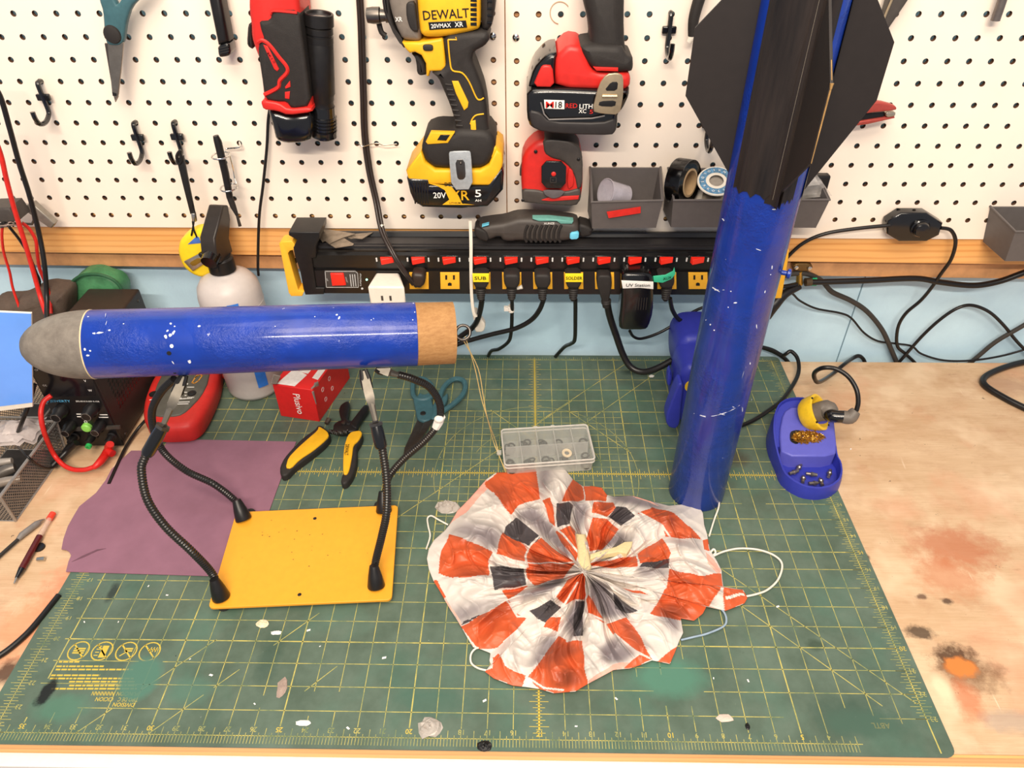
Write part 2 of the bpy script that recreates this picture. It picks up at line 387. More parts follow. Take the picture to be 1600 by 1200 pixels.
for cx, cy, a in ((15.2, .15, 0), (-21.3, .15, 90), (-21.3, -24.08, 180), (15.2, -24.08, 270)):
    for k in range(5):
        q = math.radians(a+k*22.5); out.append(V(cx+.35*math.cos(q), cy+.35*math.sin(q), -.08))
b.prism(out, (0, 0, .075)); build(b, 'mat_sheet', matm, mt, flat=True)
b = MB(); UP = V(0, 0, 1); zz = -.004
def ln(x0, y0, x1, y1, w=.032, mi=0, b=None):
    d = V(x1-x0, y1-y0, 0); L = d.length; d /= L; q = V(-d.y, d.x, 0)*w/2; a = V(x0, y0, zz+.001*mi); c = V(x1, y1, zz+.001*mi)
    GB.add([a-q, c-q, c+q, a+q], [(0, 1, 2, 3)], mi)
GB = b
gap = {1: [(-24, -23.2)], 2: [(-24, -22.9)], 3: [(-24, -22.6)], 10: [(-22.6, -21.3)], 9: [(-22.6, -20.6)], 11: [(-22.3, -21.4)], 24: [(-23.2, -22.2)], 23: [(-23.0, -22.2)], 34: [(-23.2, -20.8)], 35: [(-23.4, -21.8)], 33: [(-23, -21)], 26: [(-22.9, -22.4)]}
for n in range(0, 37):
    x = 15-n; w = .05 if n % 5 == 0 else .03
    if n == 15: w = .07
    segs = [(-23.62 if 0 < n < 36 else -24.3, 0)]
    for g0, g1 in gap.get(n, []):
        segs = [s for a, c in segs for s in ((a, max(a, g0)), (min(c, g1), c)) if s[1]-s[0] > .05]
    for a, c in segs: ln(x, a, x, c, w, 1 if n == 15 else 0)
for m in range(0, 25):
    w = .05 if m % 5 == 0 else .03
    if m == 10: w = .06
    segs = [(-20.2 if m not in (0, 24) else -21.3, 15.0)]
    for g0, g1 in {22: [(4.6, 6.6)], 23: [(-20.5, -18.2), (9.5, 13.2)], 21: [(-16.6, -15.6)], 24: [(12.2, 15)], 12: [(10.4, 11.6)], 5: [(8.2, 11)], 6: [(7.5, 10)], 4: [(4.1, 5)]}.get(m, []):
        segs = [s for a, c in segs for s in ((a, max(a, g0)), (min(c, g1), c)) if s[1]-s[0] > .05]
    for a, c in segs: ln(a, -m, c, -m, w, 1 if m == 10 else 0)
def ticks(x0, y0, dx, dy, n, side, l=(.1, .17, .3), w=.02, both=True, mi=0):
    for k in range(n*8+1):
        L = l[2] if k % 4 == 0 else l[1] if k % 2 == 0 else l[0]
        x = x0+dx*k/8; y = y0+dy*k/8
        px, py = -dy*side, dx*side
        ln(x-px*L*(1 if both else 0), y-py*L*(1 if both else 0), x+px*L, y+py*L, w, mi)
ticks(-21, -24, 1, 0, 33, -1, (.3, .3, .3), .02, False); ticks(-21, -24, 1, 0, 33, 1, (.01, .12, .3), .02, False)
ticks(-21, 0, 1, 0, 36, 1, (.14, .2, .3), .02, False)
ticks(-21, 0, 0, -1, 24, 1, (.22, .3, .42), .02); ticks(15, 0, 0, -1, 23, -1, (.22, .3, .42), .02)
ticks(0, 0, 0, -1, 24, 1, (.12, .24, .38), .022, True, 1); ticks(-21, -10, 1, 0, 36, 1, (.12, .22, .36), .022, True, 1)
for k in range(0, 21):                                 # fine half-inch field
    x = -5+k/2
    if k % 2: ln(x, -5, x, -14, .02)
for k in range(1, 18):
    if k % 2: ln(-5, -5-k/2, 5, -5-k/2, .02)
for x0, y0, x1, y1 in ((.2, -5.9, 5.7, -.4), (3.07, -5.77, 8.6, -.24), (-2.6, -4.9, .4, -7.9), (-7, -13.2, 2.2, -4), (8.0, -15.5, 14.9, -22.4), (8.5, -17.5, 13.5, -22.5), (-15, -24, -13.4, -22.4), (-17.8, -24, -16.8, -23), (-16, -22.25, -13.7, -19.95), (-13.1, -22.1, -12.3, -21.3), (-11.2, -20.2, -9.6, -18.6), (-9.4, -22.2, -8.3, -21.1), (2, -5, 5.2, -8.4)):
    ln(x0, y0, x1, y1, .035)
for cx, cy, r, a0, a1 in ((.0, -10, 5.4, -20, 200), (0, -10, 3.6, 10, 160)):
    P = [V(cx+r*math.cos(math.radians(a)), cy+r*math.sin(math.radians(a)), zz) for a in range(a0, a1, 6)]
    for p, q in zip(P, P[1:]): ln(p.x, p.y, q.x, q.y, .02)
# warning roundels and the block of small print (seen upside down)
for i, cx in enumerate((-19.35, -18.35, -17.32, -16.33)):
    cy = -20.55; P = [(cx+.42*math.cos(2*PI*k/20), cy+.42*math.sin(2*PI*k/20)) for k in range(21)]
    for p, q in zip(P, P[1:]): ln(p[0], p[1], q[0], q[1], .05, 1)
    ln(cx-.3, cy+.3, cx+.3, cy-.3, .06, 1)
    if i == 0: [ln(cx-.22, cy-.1+.1*k, cx+.26, cy-.1+.1*k, .07, 1) for k in range(3)]
    if i == 1: ln(cx+.08, cy-.3, cx+.08, cy+.25, .26, 1); [ln(cx-.27, cy-.2+.14*k, cx-.1, cy-.2+.14*k, .04, 1) for k in range(4)]
    if i == 2: [ln(cx-.1, cy+.02+.1*k, cx+.24, cy+.02+.1*k, .07, 1) for k in range(2)]; ln(cx-.2, cy-.22, cx+.05, cy, .05, 1)
    if i == 3: [ln(cx-.02+.12*k, cy-.02, cx+.02+.12*k, cy+.2, .04, 1) for k in range(3)]; ln(cx-.1, cy+.1, cx+.3, cy+.08, .04, 1)
rr = random.Random(3)
for py, q0, q1 in ((1034, 92, 124), (1041, 88, 162), (1046, 87, 208), (1055, 80, 156), (1060, 78, 209), (1065, 108, 211), (1071, 108, 213), (1076, 80, 214)):
    x = q0
    while x < q1:
        w = rr.uniform(3, 12); p = Z(x, py, 0); q = Z(min(x+w, q1), py+.1, 0); ln(p.x, p.y, q.x, q.y, .07, 1); x += w+1.5
for wd_, px, py, ww in (('FUNCION', 199, 1084, .85), ('TIPO DE C', 200, 1093, .8), ('DIVISION', 193, 1101, .85), ('NNNNNNN', 161, 1083.5, .9), ('CICION', 163, 1092.5, .7)):
    p = Z(px, py, 0); lettering(GB, wd_, V(p.x, p.y, zz), (-1, 0, 0), (0, -1, 0), .17, ww, 1, True, .001)
for n in range(4, 37):
    if n in (5, 6, 7, 8, 9) or n > 3:
        bd = n % 5 == 0; lettering(GB, str(n), V(15-n, -23.76, zz), (-1, 0, 0), (0, -1, 0), .2, None, 1 if bd else 0, bd, .001)
for m in range(3, 24):
    lettering(GB, str(m), V(-20.55, -m, zz), (-1, 0, 0), (0, -1, 0), .19, None, 0, False, .001)
    if m > 5: lettering(GB, str(m), V(15.28, -m, zz), (-1, 0, 0), (0, -1, 0), .2, None, 1 if m % 5 == 0 else 0, False, .001)
for n in (10, 15): lettering(GB, str(n), V(15-n, .1, zz), (-1, 0, 0), (0, -1, 0), .12, None, 1, False, .001)
lettering(GB, 'ABTL', V(13.15, -23.28, zz), (-1, 0, 0), (0, -1, 0), .22, .7, 1, True, .001)
build(GB, 'printed_grid', [linem, boldm], mt, flat=True, kind='stuff', label='yellow ruled inch lines, ticks and numbers')
# ================================================================== TOOLS ON THE PEGBOARD
def P2(o, ox, oy, k): return [(ox+a/k, oy+b/k) for a, b in o]
def slab(name, pts, y0, y1, m, par, r=.12, k=1, **kw):       # rounded body, outline traced on plane y0, depth to y1
    b = MB(); b.puff(W(rnd(pts, k), y0), YB, y1-y0, r); return build(b, name, m, par, ang=50, **kw)
def line(name, pts, y, w, m, par, k=4, n=6, **kw):            # raised bead
    b = MB(); b.tube(W(pts, y), w, n, 0, True, False, k); return build(b, name, m, par, **kw)
def wl(b, s, cpx, y, h, w=None, mi=0, tilt=0, bold=True, lift=.015):   # lettering facing the viewer on plane y
    a = math.radians(tilt); r = V(math.cos(a), 0, math.sin(a)); u = V(-math.sin(a), 0, math.cos(a))
    lettering(b, s, Y(cpx[0], cpx[1], y), r, u, h, w, mi, bold, lift)
# ---- yellow impact driver
yd = -3.5
t = thing('impact_driver', 'yellow and black cordless impact driver hanging at the top of the pegboard', 'power tool', Y(712, 328, -2))
q = mat('gearcase_grey', (128, 118, 108), .5, .2)
slab('gearcase', [(609, -34), (606, 0), (610, 20), (618, 44), (628, 64), (655, 67), (658, 58), (651, 20), (647, -34)], yd+.1, -1.6, q, t, .3)
slab('nose_ring', [(597, -34), (596, 0), (599, 20), (610, 45), (622, 60), (629, 76), (636, 76), (627, 62), (616, 44), (609, 18), (607, -34)], yd+.3, -1.7, blkm, t, .15)
b = MB(); c0 = Y(590, 24, -2.6)
b.lathe([(.12, -.5), (.30, -.45), (.34, -.2), (.34, .1), (.26, .14), (.24, .34), (.3, .36), (.3, .6)], frame(c0, XR), 20); build(b, 'chuck', dsteel, t)
b = MB(); b.tube(W([(592, 36), (596, 50), (603, 56)], -2.4), .12, 8, 0, True, False, 3); build(b, 'hex_bit', blkm, t)
slab('motor_housing', [(649, -34), (652, 24), (656, 60), (690, 61), (745, 50), (751, 42), (750, -34)], yd-.1, -1.5, yel, t, .35, 2)
slab('rear_cap', [(750, -34), (751, 45), (760, 51), (768, 44), (773, 20), (774, 0), (770, -34)], yd+.15, -1.5, blkm, t, .3)
slab('rubber_patch', [(634, 8), (638, 3), (648, 3), (651, 30), (654, 50), (646, 50), (640, 44), (635, 28)], yd-.02, yd+.4, blkm, t, .08)
slab('trigger_guard', [(628, 67), (655, 66), (690, 60), (692, 62), (697, 104), (690, 112), (672, 112), (670, 120), (666, 120), (665, 100), (658, 87), (648, 82), (640, 84), (634, 78)], yd+.05, -1.8, yel, t, .12, 0)
slab('trigger', [(641, 84), (655, 87), (664, 98), (667, 118), (656, 120), (651, 116), (650, 102), (648, 92)], yd+.4, -2.0, blkm, t, .2)
slab('direction_button', [(660, 70), (676, 70), (677, 80), (661, 80)], yd-.05, yd+.3, blkm, t, .06, 2)
slab('handle', [(690, 54), (749, 48), (762, 50), (766, 62), (757, 74), (741, 82), (738, 95), (746, 115), (755, 140), (760, 165), (763, 202), (768, 214), (772, 240), (700, 240), (712, 216), (710, 190), (702, 165), (692, 142), (684, 124), (672, 114), (690, 108), (697, 96)], yd-.02, -1.9, blkm, t, .28, 1)
b = MB(); R = MB()
for k in range(9):
    x = 698+k*2.1; y = 132+k*8; R.tube(W([(x-2, y), (x+8, y+1)], yd-.02), .05, 6)
build(R, 'grip_ribs', blkm, t)
slab('grip_insert', [(706, 127), (716, 127), (732, 160), (731, 168), (725, 173), (712, 146)], yd-.08, yd+.2, yel, t, .04, 0)
slab('grip_insert', [(735, 190), (743, 188), (745, 213), (736, 213)], yd-.08, yd+.2, yel, t, .04, 0)
line('piping', [(700, 62), (703, 95), (707, 110), (722, 114), (733, 128), (744, 152), (750, 156), (756, 153)], yd-.03, .035, yel, t)
line('piping', [(712, 58), (714, 62), (700, 62)], yd-.03, .03, yel, t, 1)
line('piping', [(756, 178), (744, 180), (738, 186), (735, 194)], yd-.03, .035, yel, t)
slab('foot', [(657, 236), (662, 214), (680, 207), (708, 208), (714, 202), (762, 204), (774, 220), (774, 240), (762, 260), (748, 265), (680, 265), (664, 254)], yd-.25, -1.5, blkm, t, .35, 1)
slab('charge_gauge', [(665, 222), (673, 207), (710, 208), (700, 224), (668, 226)], yd-.3, yd, yel, t, .05, 0)
slab('gauge_window', [(683, 219), (688, 211), (703, 211), (697, 220)], yd-.34, yd, blkg, t, .02, 0)
slab('battery_shoulder', [(634, 268), (658, 236), (664, 254), (680, 266), (750, 266), (764, 258), (775, 233), (784, 240), (786, 255), (781, 280), (770, 291), (640, 289)], yd-.25, -1.3, yel, t, .15, 0)
slab('battery', [(635, 280), (642, 278), (670, 280), (672, 290), (762, 290), (784, 262), (787, 272), (786, 298), (770, 316), (762, 324), (722, 327), (660, 325), (646, 316), (640, 302)], yd-.32, -1.2, blkg, t, .2, 0)
R = MB()
for k in range(6): R.tube(W([(646+k*4.2, 284), (649+k*4.0, 318)], yd-.3), .045, 6)
build(R, 'battery_ribs', blkg, t)
slab('belt_hook_foot', [(764, 232), (772, 228), (782, 236), (783, 246), (774, 252), (766, 246)], yd-.1, -2, yel, t, .1)
b = MB(); y = yd-.33
wl(b, '20V', (687, 305), y, .30, .62); wl(b, '5', (747, 302), y, .38, .3); wl(b, 'AH', (747, 313), y, .12, .3)
build(b, 'white_lettering', paint_w, t)
b = MB(); wl(b, 'XR', (718, 305), y, .5, .95, tilt=0); b.add([Y(a, c, y-.01) for a, c in ((668, 286), (705, 291), (716, 305), (722, 318), (742, 320), (691, 320), (702, 312), (695, 297), (684, 291))], [tuple(range(9))])
build(b, 'yellow_lettering', yel, t)
b = MB(); wl(b, 'LITHIUM ION', (716, 317), y-.01, .09, .85); wl(b, 'DEWALT', (711, 288), y, .2, 1.0)
wl(b, 'DEWALT', (697, 22), yd-.11, .36, 1.95, tilt=3); build(b, 'black_lettering', blk, t)
slab('name_panel', [(669, 35), (728, 32), (730, 43), (671, 47)], yd-.14, yd, blkg, t, .02, 0)
b = MB(); wl(b, '20VMAX', (689, 40), yd-.15, .17, .85, tilt=3); wl(b, 'XR', (717, 38), yd-.15, .19, .36, tilt=3); wl(b, 'XR', (623, 30), yd+.08, .18, .3); build(b, 'white_lettering', paint_w, t)
R = MB()
for k in range(6): p = Y(740, 0+k*7.5, yd-.09); R.box(p.x-.13, p.x+.13, p.y-.02, p.y+.05, p.z-.06, p.z+.06)
for k in range(4): p = Y(765, 2+k*11, yd+.13); R.box(p.x-.1, p.x+.1, p.y-.02, p.y+.05, p.z-.03, p.z+.03)
build(R, 'vent', blkg, t)
b = MB(); y = yd-.62
b.puff(W(rnd([(703, 237), (733, 236), (736, 240), (739, 296), (706, 297), (701, 241)], 1), y), YB, .08, .03); build(b, 'belt_clip', mat('zinc_plate', (178, 184, 188), .4, .35, bump=.2, bs=8), t)
b = MB(); b.puff(W(rnd([(711, 250), (726, 249), (728, 276), (724, 281), (717, 281), (714, 277)], 1), y-.01), YB, .05, .02); b.ball(Y(720, 255, y-.04), .07); build(b, 'clip_slot', dsteel, t)
# ---- red and black slim cordless tool
t = thing('cordless_screwdriver', 'slim red and black cordless tool hanging beside the black flashlight', 'power tool', Y(455, 226, -2))
y = -3.2
slab('housing', [(387, -34), (387, 20), (390, 35), (391, 60), (397, 78), (404, 95), (409, 140), (411, 158), (408, 162), (410, 170), (450, 182), (488, 174), (486, 160), (478, 110), (470, 50), (466, 0), (464, -34)], y, -1.2, red, t, .3, 1)
slab('grip', [(404, 33), (421, 32), (426, 15), (466, 16), (471, 50), (479, 110), (486, 166), (455, 171), (447, 160), (433, 160), (413, 156), (408, 120), (402, 80), (405, 64), (412, 62), (406, 45)], y-.1, -1.5, blkm, t, .15, 1)
line('piping', [(403, 66), (410, 63), (421, 70), (436, 89), (448, 104), (448, 114), (437, 126), (434, 137), (413, 148)], y-.1, .09, red, t)
line('piping', [(423, 22), (428, 17), (464, 20)], y-.1, .06, red, t)
slab('side_badge', [(411, 70), (418, 72), (436, 108), (433, 112), (428, 108)], y-.14, y, red, t, .03, 0)
slab('side_badge', [(445, 136), (453, 126), (454, 136), (446, 139)], y-.14, y, red, t, .02, 0)
slab('side_badge', [(445, 144), (453, 143), (452, 155), (445, 154)], y-.14, y, red, t, .02, 0)
slab('trigger', [(387, 38), (392, 40), (393, 60), (395, 78), (388, 74), (385, 68)], y+.4, -1.8, blkm, t, .1, 1)
slab('collar', [(407, 160), (411, 157), (436, 161), (450, 171), (486, 168), (488, 176), (450, 181), (432, 174), (411, 172)], y-.2, -1.3, red, t, .1, 1)
slab('battery', [(416, 172), (432, 174), (450, 181), (487, 176), (489, 219), (472, 226), (445, 227), (429, 221), (424, 200)], y-.02, -1.4, blkg, t, .35, 1)
b = MB(); wl(b, 'M12', (424, 90), y-.16, .1, .5, tilt=-62); build(b, 'lettering', mat('dark_red_print', (150, 24, 22), .5), t)
# ---- flashlight
t = thing('flashlight', 'black cylindrical flashlight standing against the pegboard by the red tool', 'flashlight', Y(507, 226, -2.3))
pa, pb = Y(498, 20, -2.3), Y(507, 214, -2.3); ax_ = (pa-pb); L = ax_.length; M = frame(pb, ax_)
b = MB(); b.lathe([(.56, 0), (.6, .05), (.6, .25)]+[(r, .3+.16*k+d) for k in range(5) for r, d in ((.62, 0), (.62, .07), (.56, .09), (.56, .15))]+[(.55, 1.2), (.55, 1.5)], M, 28); build(b, 'tail_cap', blkg, t)
b = MB(); b.lathe([(.52, 1.5), (.5, 1.75), (.53, 1.8), (.53, 2.0), (.58, 2.1), (.59, 4.4), (.55, 4.5), (.55, L-1.25)], M, 28); build(b, 'barrel', blk, t)
b = MB(); b.lathe([(.54, L-1.25), (.6, L-1.2), (.6, L-.95), (.55, L-.92), (.55, L-.86), (.6, L-.83), (.6, L-.6), (.55, L-.55), (.64, L-.5), (.64, L-.03), (.6, L), (.54, L-.02), (.5, L-.15)], M, 28); build(b, 'head', blk, t)
b = MB(); b.lathe([(.5, L-.14), (.48, L-.12)], M, 28); build(b, 'lens', mat('lens_glass', (60, 60, 62), .1, coat=.5), t)
# ---- red power tool with battery pack
t = thing('cordless_drill', 'red and black cordless drill handle with a large battery, above the grey bins', 'power tool', Y(890, 213, -2.5))
y = -3.5
slab('handle', [(908, -34), (912, 5), (921, 40), (924, 68), (917, 78), (920, 96), (928, 112), (950, 118), (988, 116), (991, 108), (990, 91), (980, 86), (977, 70), (976, 30), (978, -34)], y, -1.6, blkm, t, .45, 1)
slab('foot', [(869, 88), (888, 70), (908, 73), (916, 88), (922, 104), (928, 112), (982, 115), (986, 122), (985, 136), (975, 143), (868, 139), (867, 108)], y-.25, -1.3, red, t, .25, 1)
slab('foot_trim', [(907, 73), (925, 70), (972, 72), (980, 88), (990, 92), (989, 112), (966, 116), (930, 113), (917, 98), (909, 84)], y-.3, -1.7, blkm, t, .3, 1)
slab('slot', [(927, 105), (966, 106), (966, 112), (932, 111)], y-.36, y, red, t, .03, 0)
slab('battery_nose', [(825, 136), (834, 108), (850, 90), (860, 84), (872, 83), (868, 106), (868, 139), (828, 138)], y-.2, -1.3, blkg, t, .25, 1)
slab('battery_inlay', [(832, 136), (845, 106), (850, 102), (863, 103), (867, 137)], y-.32, y, red, t, .08, 1)
slab('battery', [(823, 140), (868, 138), (975, 143), (984, 136), (984, 150), (974, 172), (966, 178), (965, 204), (957, 213), (900, 211), (848, 208), (828, 200), (823, 184)], y-.42, -1.2, blkg, t, .25, 1)
slab('battery_skirt', [(826, 172), (845, 176), (858, 190), (940, 192), (962, 184), (962, 206), (956, 212), (900, 211), (848, 207), (830, 199)], y-.5, y, mat('black_satin', (44, 40, 40), .5), t, .1, 1)
line('trim_line', [(845, 160), (850, 178), (858, 187), (925, 185), (945, 181)], y-.52, .035, mat('silver_trim', (150, 144, 140), .4, .5), t, 1)
yy = y-.44
b = MB(); b.puff(W([(850, 156), (882, 157), (882, 171), (851, 170)], yy), YB, .05, .02); build(b, 'label_plate', paint_w, t)
b = MB(); wl(b, 'M', (859, 163.5), yy-.02, .28, .36); wl(b, 'RED', (893, 165), yy, .2, .52, tilt=0); wl(b, '5', (924, 174.5), yy, .18, .16); build(b, 'red_lettering', red, t)
b = MB(); wl(b, '18', (873, 163.5), yy-.02, .28, .3); build(b, 'black_lettering', blk, t)
b = MB(); wl(b, 'LITHI', (917, 166), yy, .2, .66); wl(b, 'XC', (910, 173.5), yy, .18, .34); build(b, 'white_lettering', paint_w, t)
tan = mat('tan_clip', (178, 160, 132), .35, .6)
b = MB(); yy = y-.8
O = rnd([(925, 174), (936, 132), (948, 116), (965, 114), (974, 119), (974, 150), (968, 180), (940, 178)], 1)
b.puff(W(O, yy), YB, .1, .04); build(b, 'belt_clip', tan, t)
b = MB()
for hh in ([(944, 142), (955, 128), (966, 128), (964, 142)], [(937, 158), (963, 157), (961, 167), (935, 166)]): b.puff(W(rnd(hh, 1), yy-.02), YB, .04, .01)
build(b, 'clip_slot', blk, t)
b = MB(); b.tube(W([(941, 150), (964, 150)], yy-.03), .07, 8); build(b, 'clip_rib', tan, t)
# ---- red tape measure
t = thing('tape_measure', 'red and dark grey tape measure with a black belt clip on the pegboard', 'tape measure', Y(860, 322, -2))
y = -2.6
slab('case', [(815, 252), (822, 236), (838, 221), (862, 217), (890, 220), (906, 230), (911, 250), (911, 290), (907, 318), (862, 321), (818, 317), (814, 290)], y, -1.1, red, t, .3, 1)
slab('bumper', [(848, 219), (868, 217), (892, 221), (906, 231), (911, 250), (910, 292), (902, 298), (898, 276), (890, 262), (878, 252), (862, 248), (850, 240)], y-.08, -1.2, dgrey, t, .12, 1)
slab('bumper', [(815, 296), (840, 297), (850, 300), (884, 300), (907, 294), (908, 312), (900, 323), (862, 321), (830, 318), (816, 317)], y-.1, -1.2, dgrey, t, .12, 1)
slab('side_panel', [(889, 262), (896, 268), (897, 290), (888, 297), (886, 280)], y-.12, y, red, t, .05, 1)
slab('foot_strip', [(846, 313), (860, 308), (905, 306), (904, 312), (862, 315)], y-.16, y, red, t, .04, 0)
slab('lock_button', [(812, 268), (817, 252), (822, 250), (820, 262), (816, 276), (812, 276)], y+.3, -1.8, dgrey, t, .1, 1)
slab('belt_clip', [(846, 252), (885, 253), (884, 295), (846, 294)], y-.45, y-.35, blkg, t, .04, 1)
b = MB(); b.ball(Y(865, 272, y-.45), .12, sc=(1, .4, 1)); build(b, 'clip_rivet', red, t)
for p in ((837, 237), (904, 249), (817, 313)):
    b = MB(); b.ball(Y(*p, y-.08), .09, sc=(1, .4, 1)); build(b, 'screw', blk, t)
b = MB(); wl(b, 'V', (864, 281), y-.46, .1, .1); b.strip(W([(860, 277), (869, 277), (869, 285), (860, 285), (860, 277)], y-.46), .02, YF); build(b, 'clip_mark', dgrey, t)
slab('hook_disc', [(848, 297), (884, 298), (876, 308), (864, 311), (852, 306)], y-.3, y-.2, mat('grey_rubber', (96, 90, 92), .5), t, .03, 1)
# ---- hanging plastic hooks
def hook(px, lab):
    p = Y(px[0], px[1], -1.0); t = thing('plastic_hook', lab, 'hook', p-V(0, 0, 1.3), 'black plastic pegboard hooks')
    b = MB(); b.tube([p+V(0, .25, 0), p+V(0, -.12, 0), p+V(.0, -.16, -.4), p+V(0, -.14, -1.25), p+V(0, -.3, -1.5), p+V(0, -.7, -1.66), p+V(0, -1.15, -1.6), p+V(0, -1.35, -1.3), p+V(0, -1.36, -.95)], .115, 8, 0, True, False, 4); build(b, 'stem', blkg, t)
    b = MB(); b.box(p.x-.32, p.x+.32, p.y-.2, p.y+.0, p.z-.82, p.z-.5); build(b, 'cross_bar', blkg, t, bev=.05); return t
hook((61, 129), 'empty black plastic hook left of the hanging scissors')
hook((210, 193), 'empty black plastic hook between the scissors and the lanyard')
hook((272, 192), 'black plastic hook holding the lanyard of the yellow tape measure')
hook((1048, 21), 'black plastic hook right of the red cordless drill')
hook((1110, 172), 'black plastic hook half hidden by the rocket fin')
# ---- scissors on the board
teal = mat('teal_handle', (62, 100, 108), .45); blade = mat('blade_steel', (150, 140, 128), .3, .9)
t = thing('scissors', 'teal handled scissors hanging point down on the left pegboard', 'scissors', Y(180, 160, -1.8))
y = -2.0
slab('handle', [(150, -34), (154, 0), (160, 18), (162, 48), (165, 68), (172, 72), (186, 72), (193, 66), (196, 38), (204, 12), (222, -6), (240, -20), (232, -34), (205, -20), (190, -4), (183, 10), (176, -6), (170, -34)], y-.05, y+.25, teal, t, .12, 1)
slab('blade', [(163, 68), (180, 68), (183, 145), (184, 152), (180, 160), (177, 150)], y+.08, y+.2, mat('dark_blade', (112, 102, 94), .3, .9), t, .03, 0)
slab('blade', [(168, 70), (193, 66), (191, 90), (185, 148), (180, 158), (175, 145)], y+.0, y+.08, blade, t, .02, 0)
slab('blade_tip', [(175, 144), (182, 146), (182, 150), (176, 150)], y-.02, y+.05, blk, t, .01, 0)
b = MB(); c = Y(175, 54, y-.08); b.lathe([(.36, .12), (.4, .05), (.36, -.05), (.2, -.09)], frame(c, YB), 24); build(b, 'pivot', blkm, t)
# ---- black slim case
t = thing('black_pen_case', 'slim black penlight clipped vertically near the top of the pegboard', 'penlight', Y(348, 90, -1.8))
slab('body', [(318, -34), (338, -34), (357, 66), (340, 72)], -2.0, -1.2, blk, t, .2, 0)
slab('cap', [(339, 72), (357, 66), (360, 84), (356, 89), (343, 91), (340, 86)], -2.05, -1.2, blkg, t, .15, 1)
b = MB()
for k in range(3): b.tube(W([(341+k*.6, 76+k*4), (357+k*.6, 72+k*4)], -2.05), .02, 6)
build(b, 'grooves', blkm, t)
# ---- yellow tape measure on a lanyard
t = thing('pocket_tape_measure', 'round yellow pocket tape measure hanging from a black lanyard', 'tape measure', Y(305, 436, -2.4))
y = -2.9
slab('case', [(276, 395), (279, 378), (290, 368), (303, 361), (322, 360), (333, 366), (338, 380), (340, 410), (330, 430), (314, 436), (298, 430), (284, 418)], y, y+.8, mat('lemon_yellow', (248, 210, 36), .4, var=.05), t, .25, 2)
slab('blue_label', [(293, 382), (307, 369), (311, 371), (314, 380)], y-.02, y+.05, mat('blue_label', (70, 112, 190), .5), t, .01, 0)
slab('clip', [(287, 409), (312, 396), (325, 408), (301, 424)], y-.14, y-.06, steel, t, .03, 0)
slab('clip_hole', [(295, 411), (311, 402), (317, 408), (302, 417)], y-.16, y-.1, mat('brass_yellow', (150, 116, 40), .4, .5), t, .02, 1)
slab('clip_bend', [(308, 398), (314, 395), (327, 408), (321, 411)], y-.2, y, blk, t, .05, 1)
slab('lanyard', [(275, 248), (286, 244), (297, 300), (304, 334), (297, 335), (288, 300)], -2.6, -2.45, blk, t, .04, 0)
b = MB(); b.tube(W([(282, 235), (276, 244), (279, 256), (284, 250), (282, 240)], -2.6), .07, 8, 0, True, True, 4)
b.tube(W([(301, 346), (303, 360), (308, 371)], -2.9), .05, 6); b.tube(W([(303, 346), (301, 358), (299, 368)], -2.9), .05, 6); build(b, 'cord', blk, t)
slab('ferrule', [(298, 334), (304, 334), (306, 347), (300, 348)], -2.7, -2.5, steel, t, .04, 0)
# ---- screwdriver in a wire holder
t = thing('wire_hook', 'shiny wire double-loop holder around the small black screwdriver', 'hook', Y(355, 300, -1.8))
b = MB()
b.tube([Y(374, 222, -.9), Y(374, 230, -1.3), Y(355, 232, -1.3), Y(354, 238, -1.5)], .05, 8, 0, True, False, 4)
for c in ((345, 243), (358, 293)):
    o = Y(c[0], c[1], -2.0); b.tube([o+V(.42*math.cos(a*PI/8), .5*math.sin(a*PI/8), 0) for a in range(16)], .045, 8, 0, True, True)
b.tube([Y(358, 238, -1.6), Y(364, 262, -1.3), Y(367, 280, -1.3), Y(371, 291, -1.6)], .04, 8); build(b, 'wire', chrome, t)
t = thing('screwdriver', 'small all-black screwdriver held point down in the wire loops', 'screwdriver', Y(373, 353, -2.1))
b = MB(); b.tube(W([(337, 212), (340, 220), (352, 270), (359, 308)], -2.1), [.14, .19, .19, .17], 10); build(b, 'handle', blk, t)
b = MB(); b.tube(W([(359, 308), (364, 322), (369, 333), (370, 336)], -2.1), [.17, .16, .1, .08], 10); build(b, 'collar', blkm, t)
b = MB(); b.tube(W([(370, 335), (375, 353)], -2.1), [.07, .09], 8); build(b, 'bit', dsteel, t)
# ---- screws in the boards, wire tie
for px, lab in (((770, 56), 'round head screw fixing the board right of the yellow driver'), ((806, 58), 'round head screw in the board left of the red drill')):
    b = MB(); b.lathe([(.17, 0), (.15, .06), (.07, .1), (.04, .06)], frame(Y(*px, -.93), YF), 16); tag(build(b, 'screw', chrome), lab, 'screw')
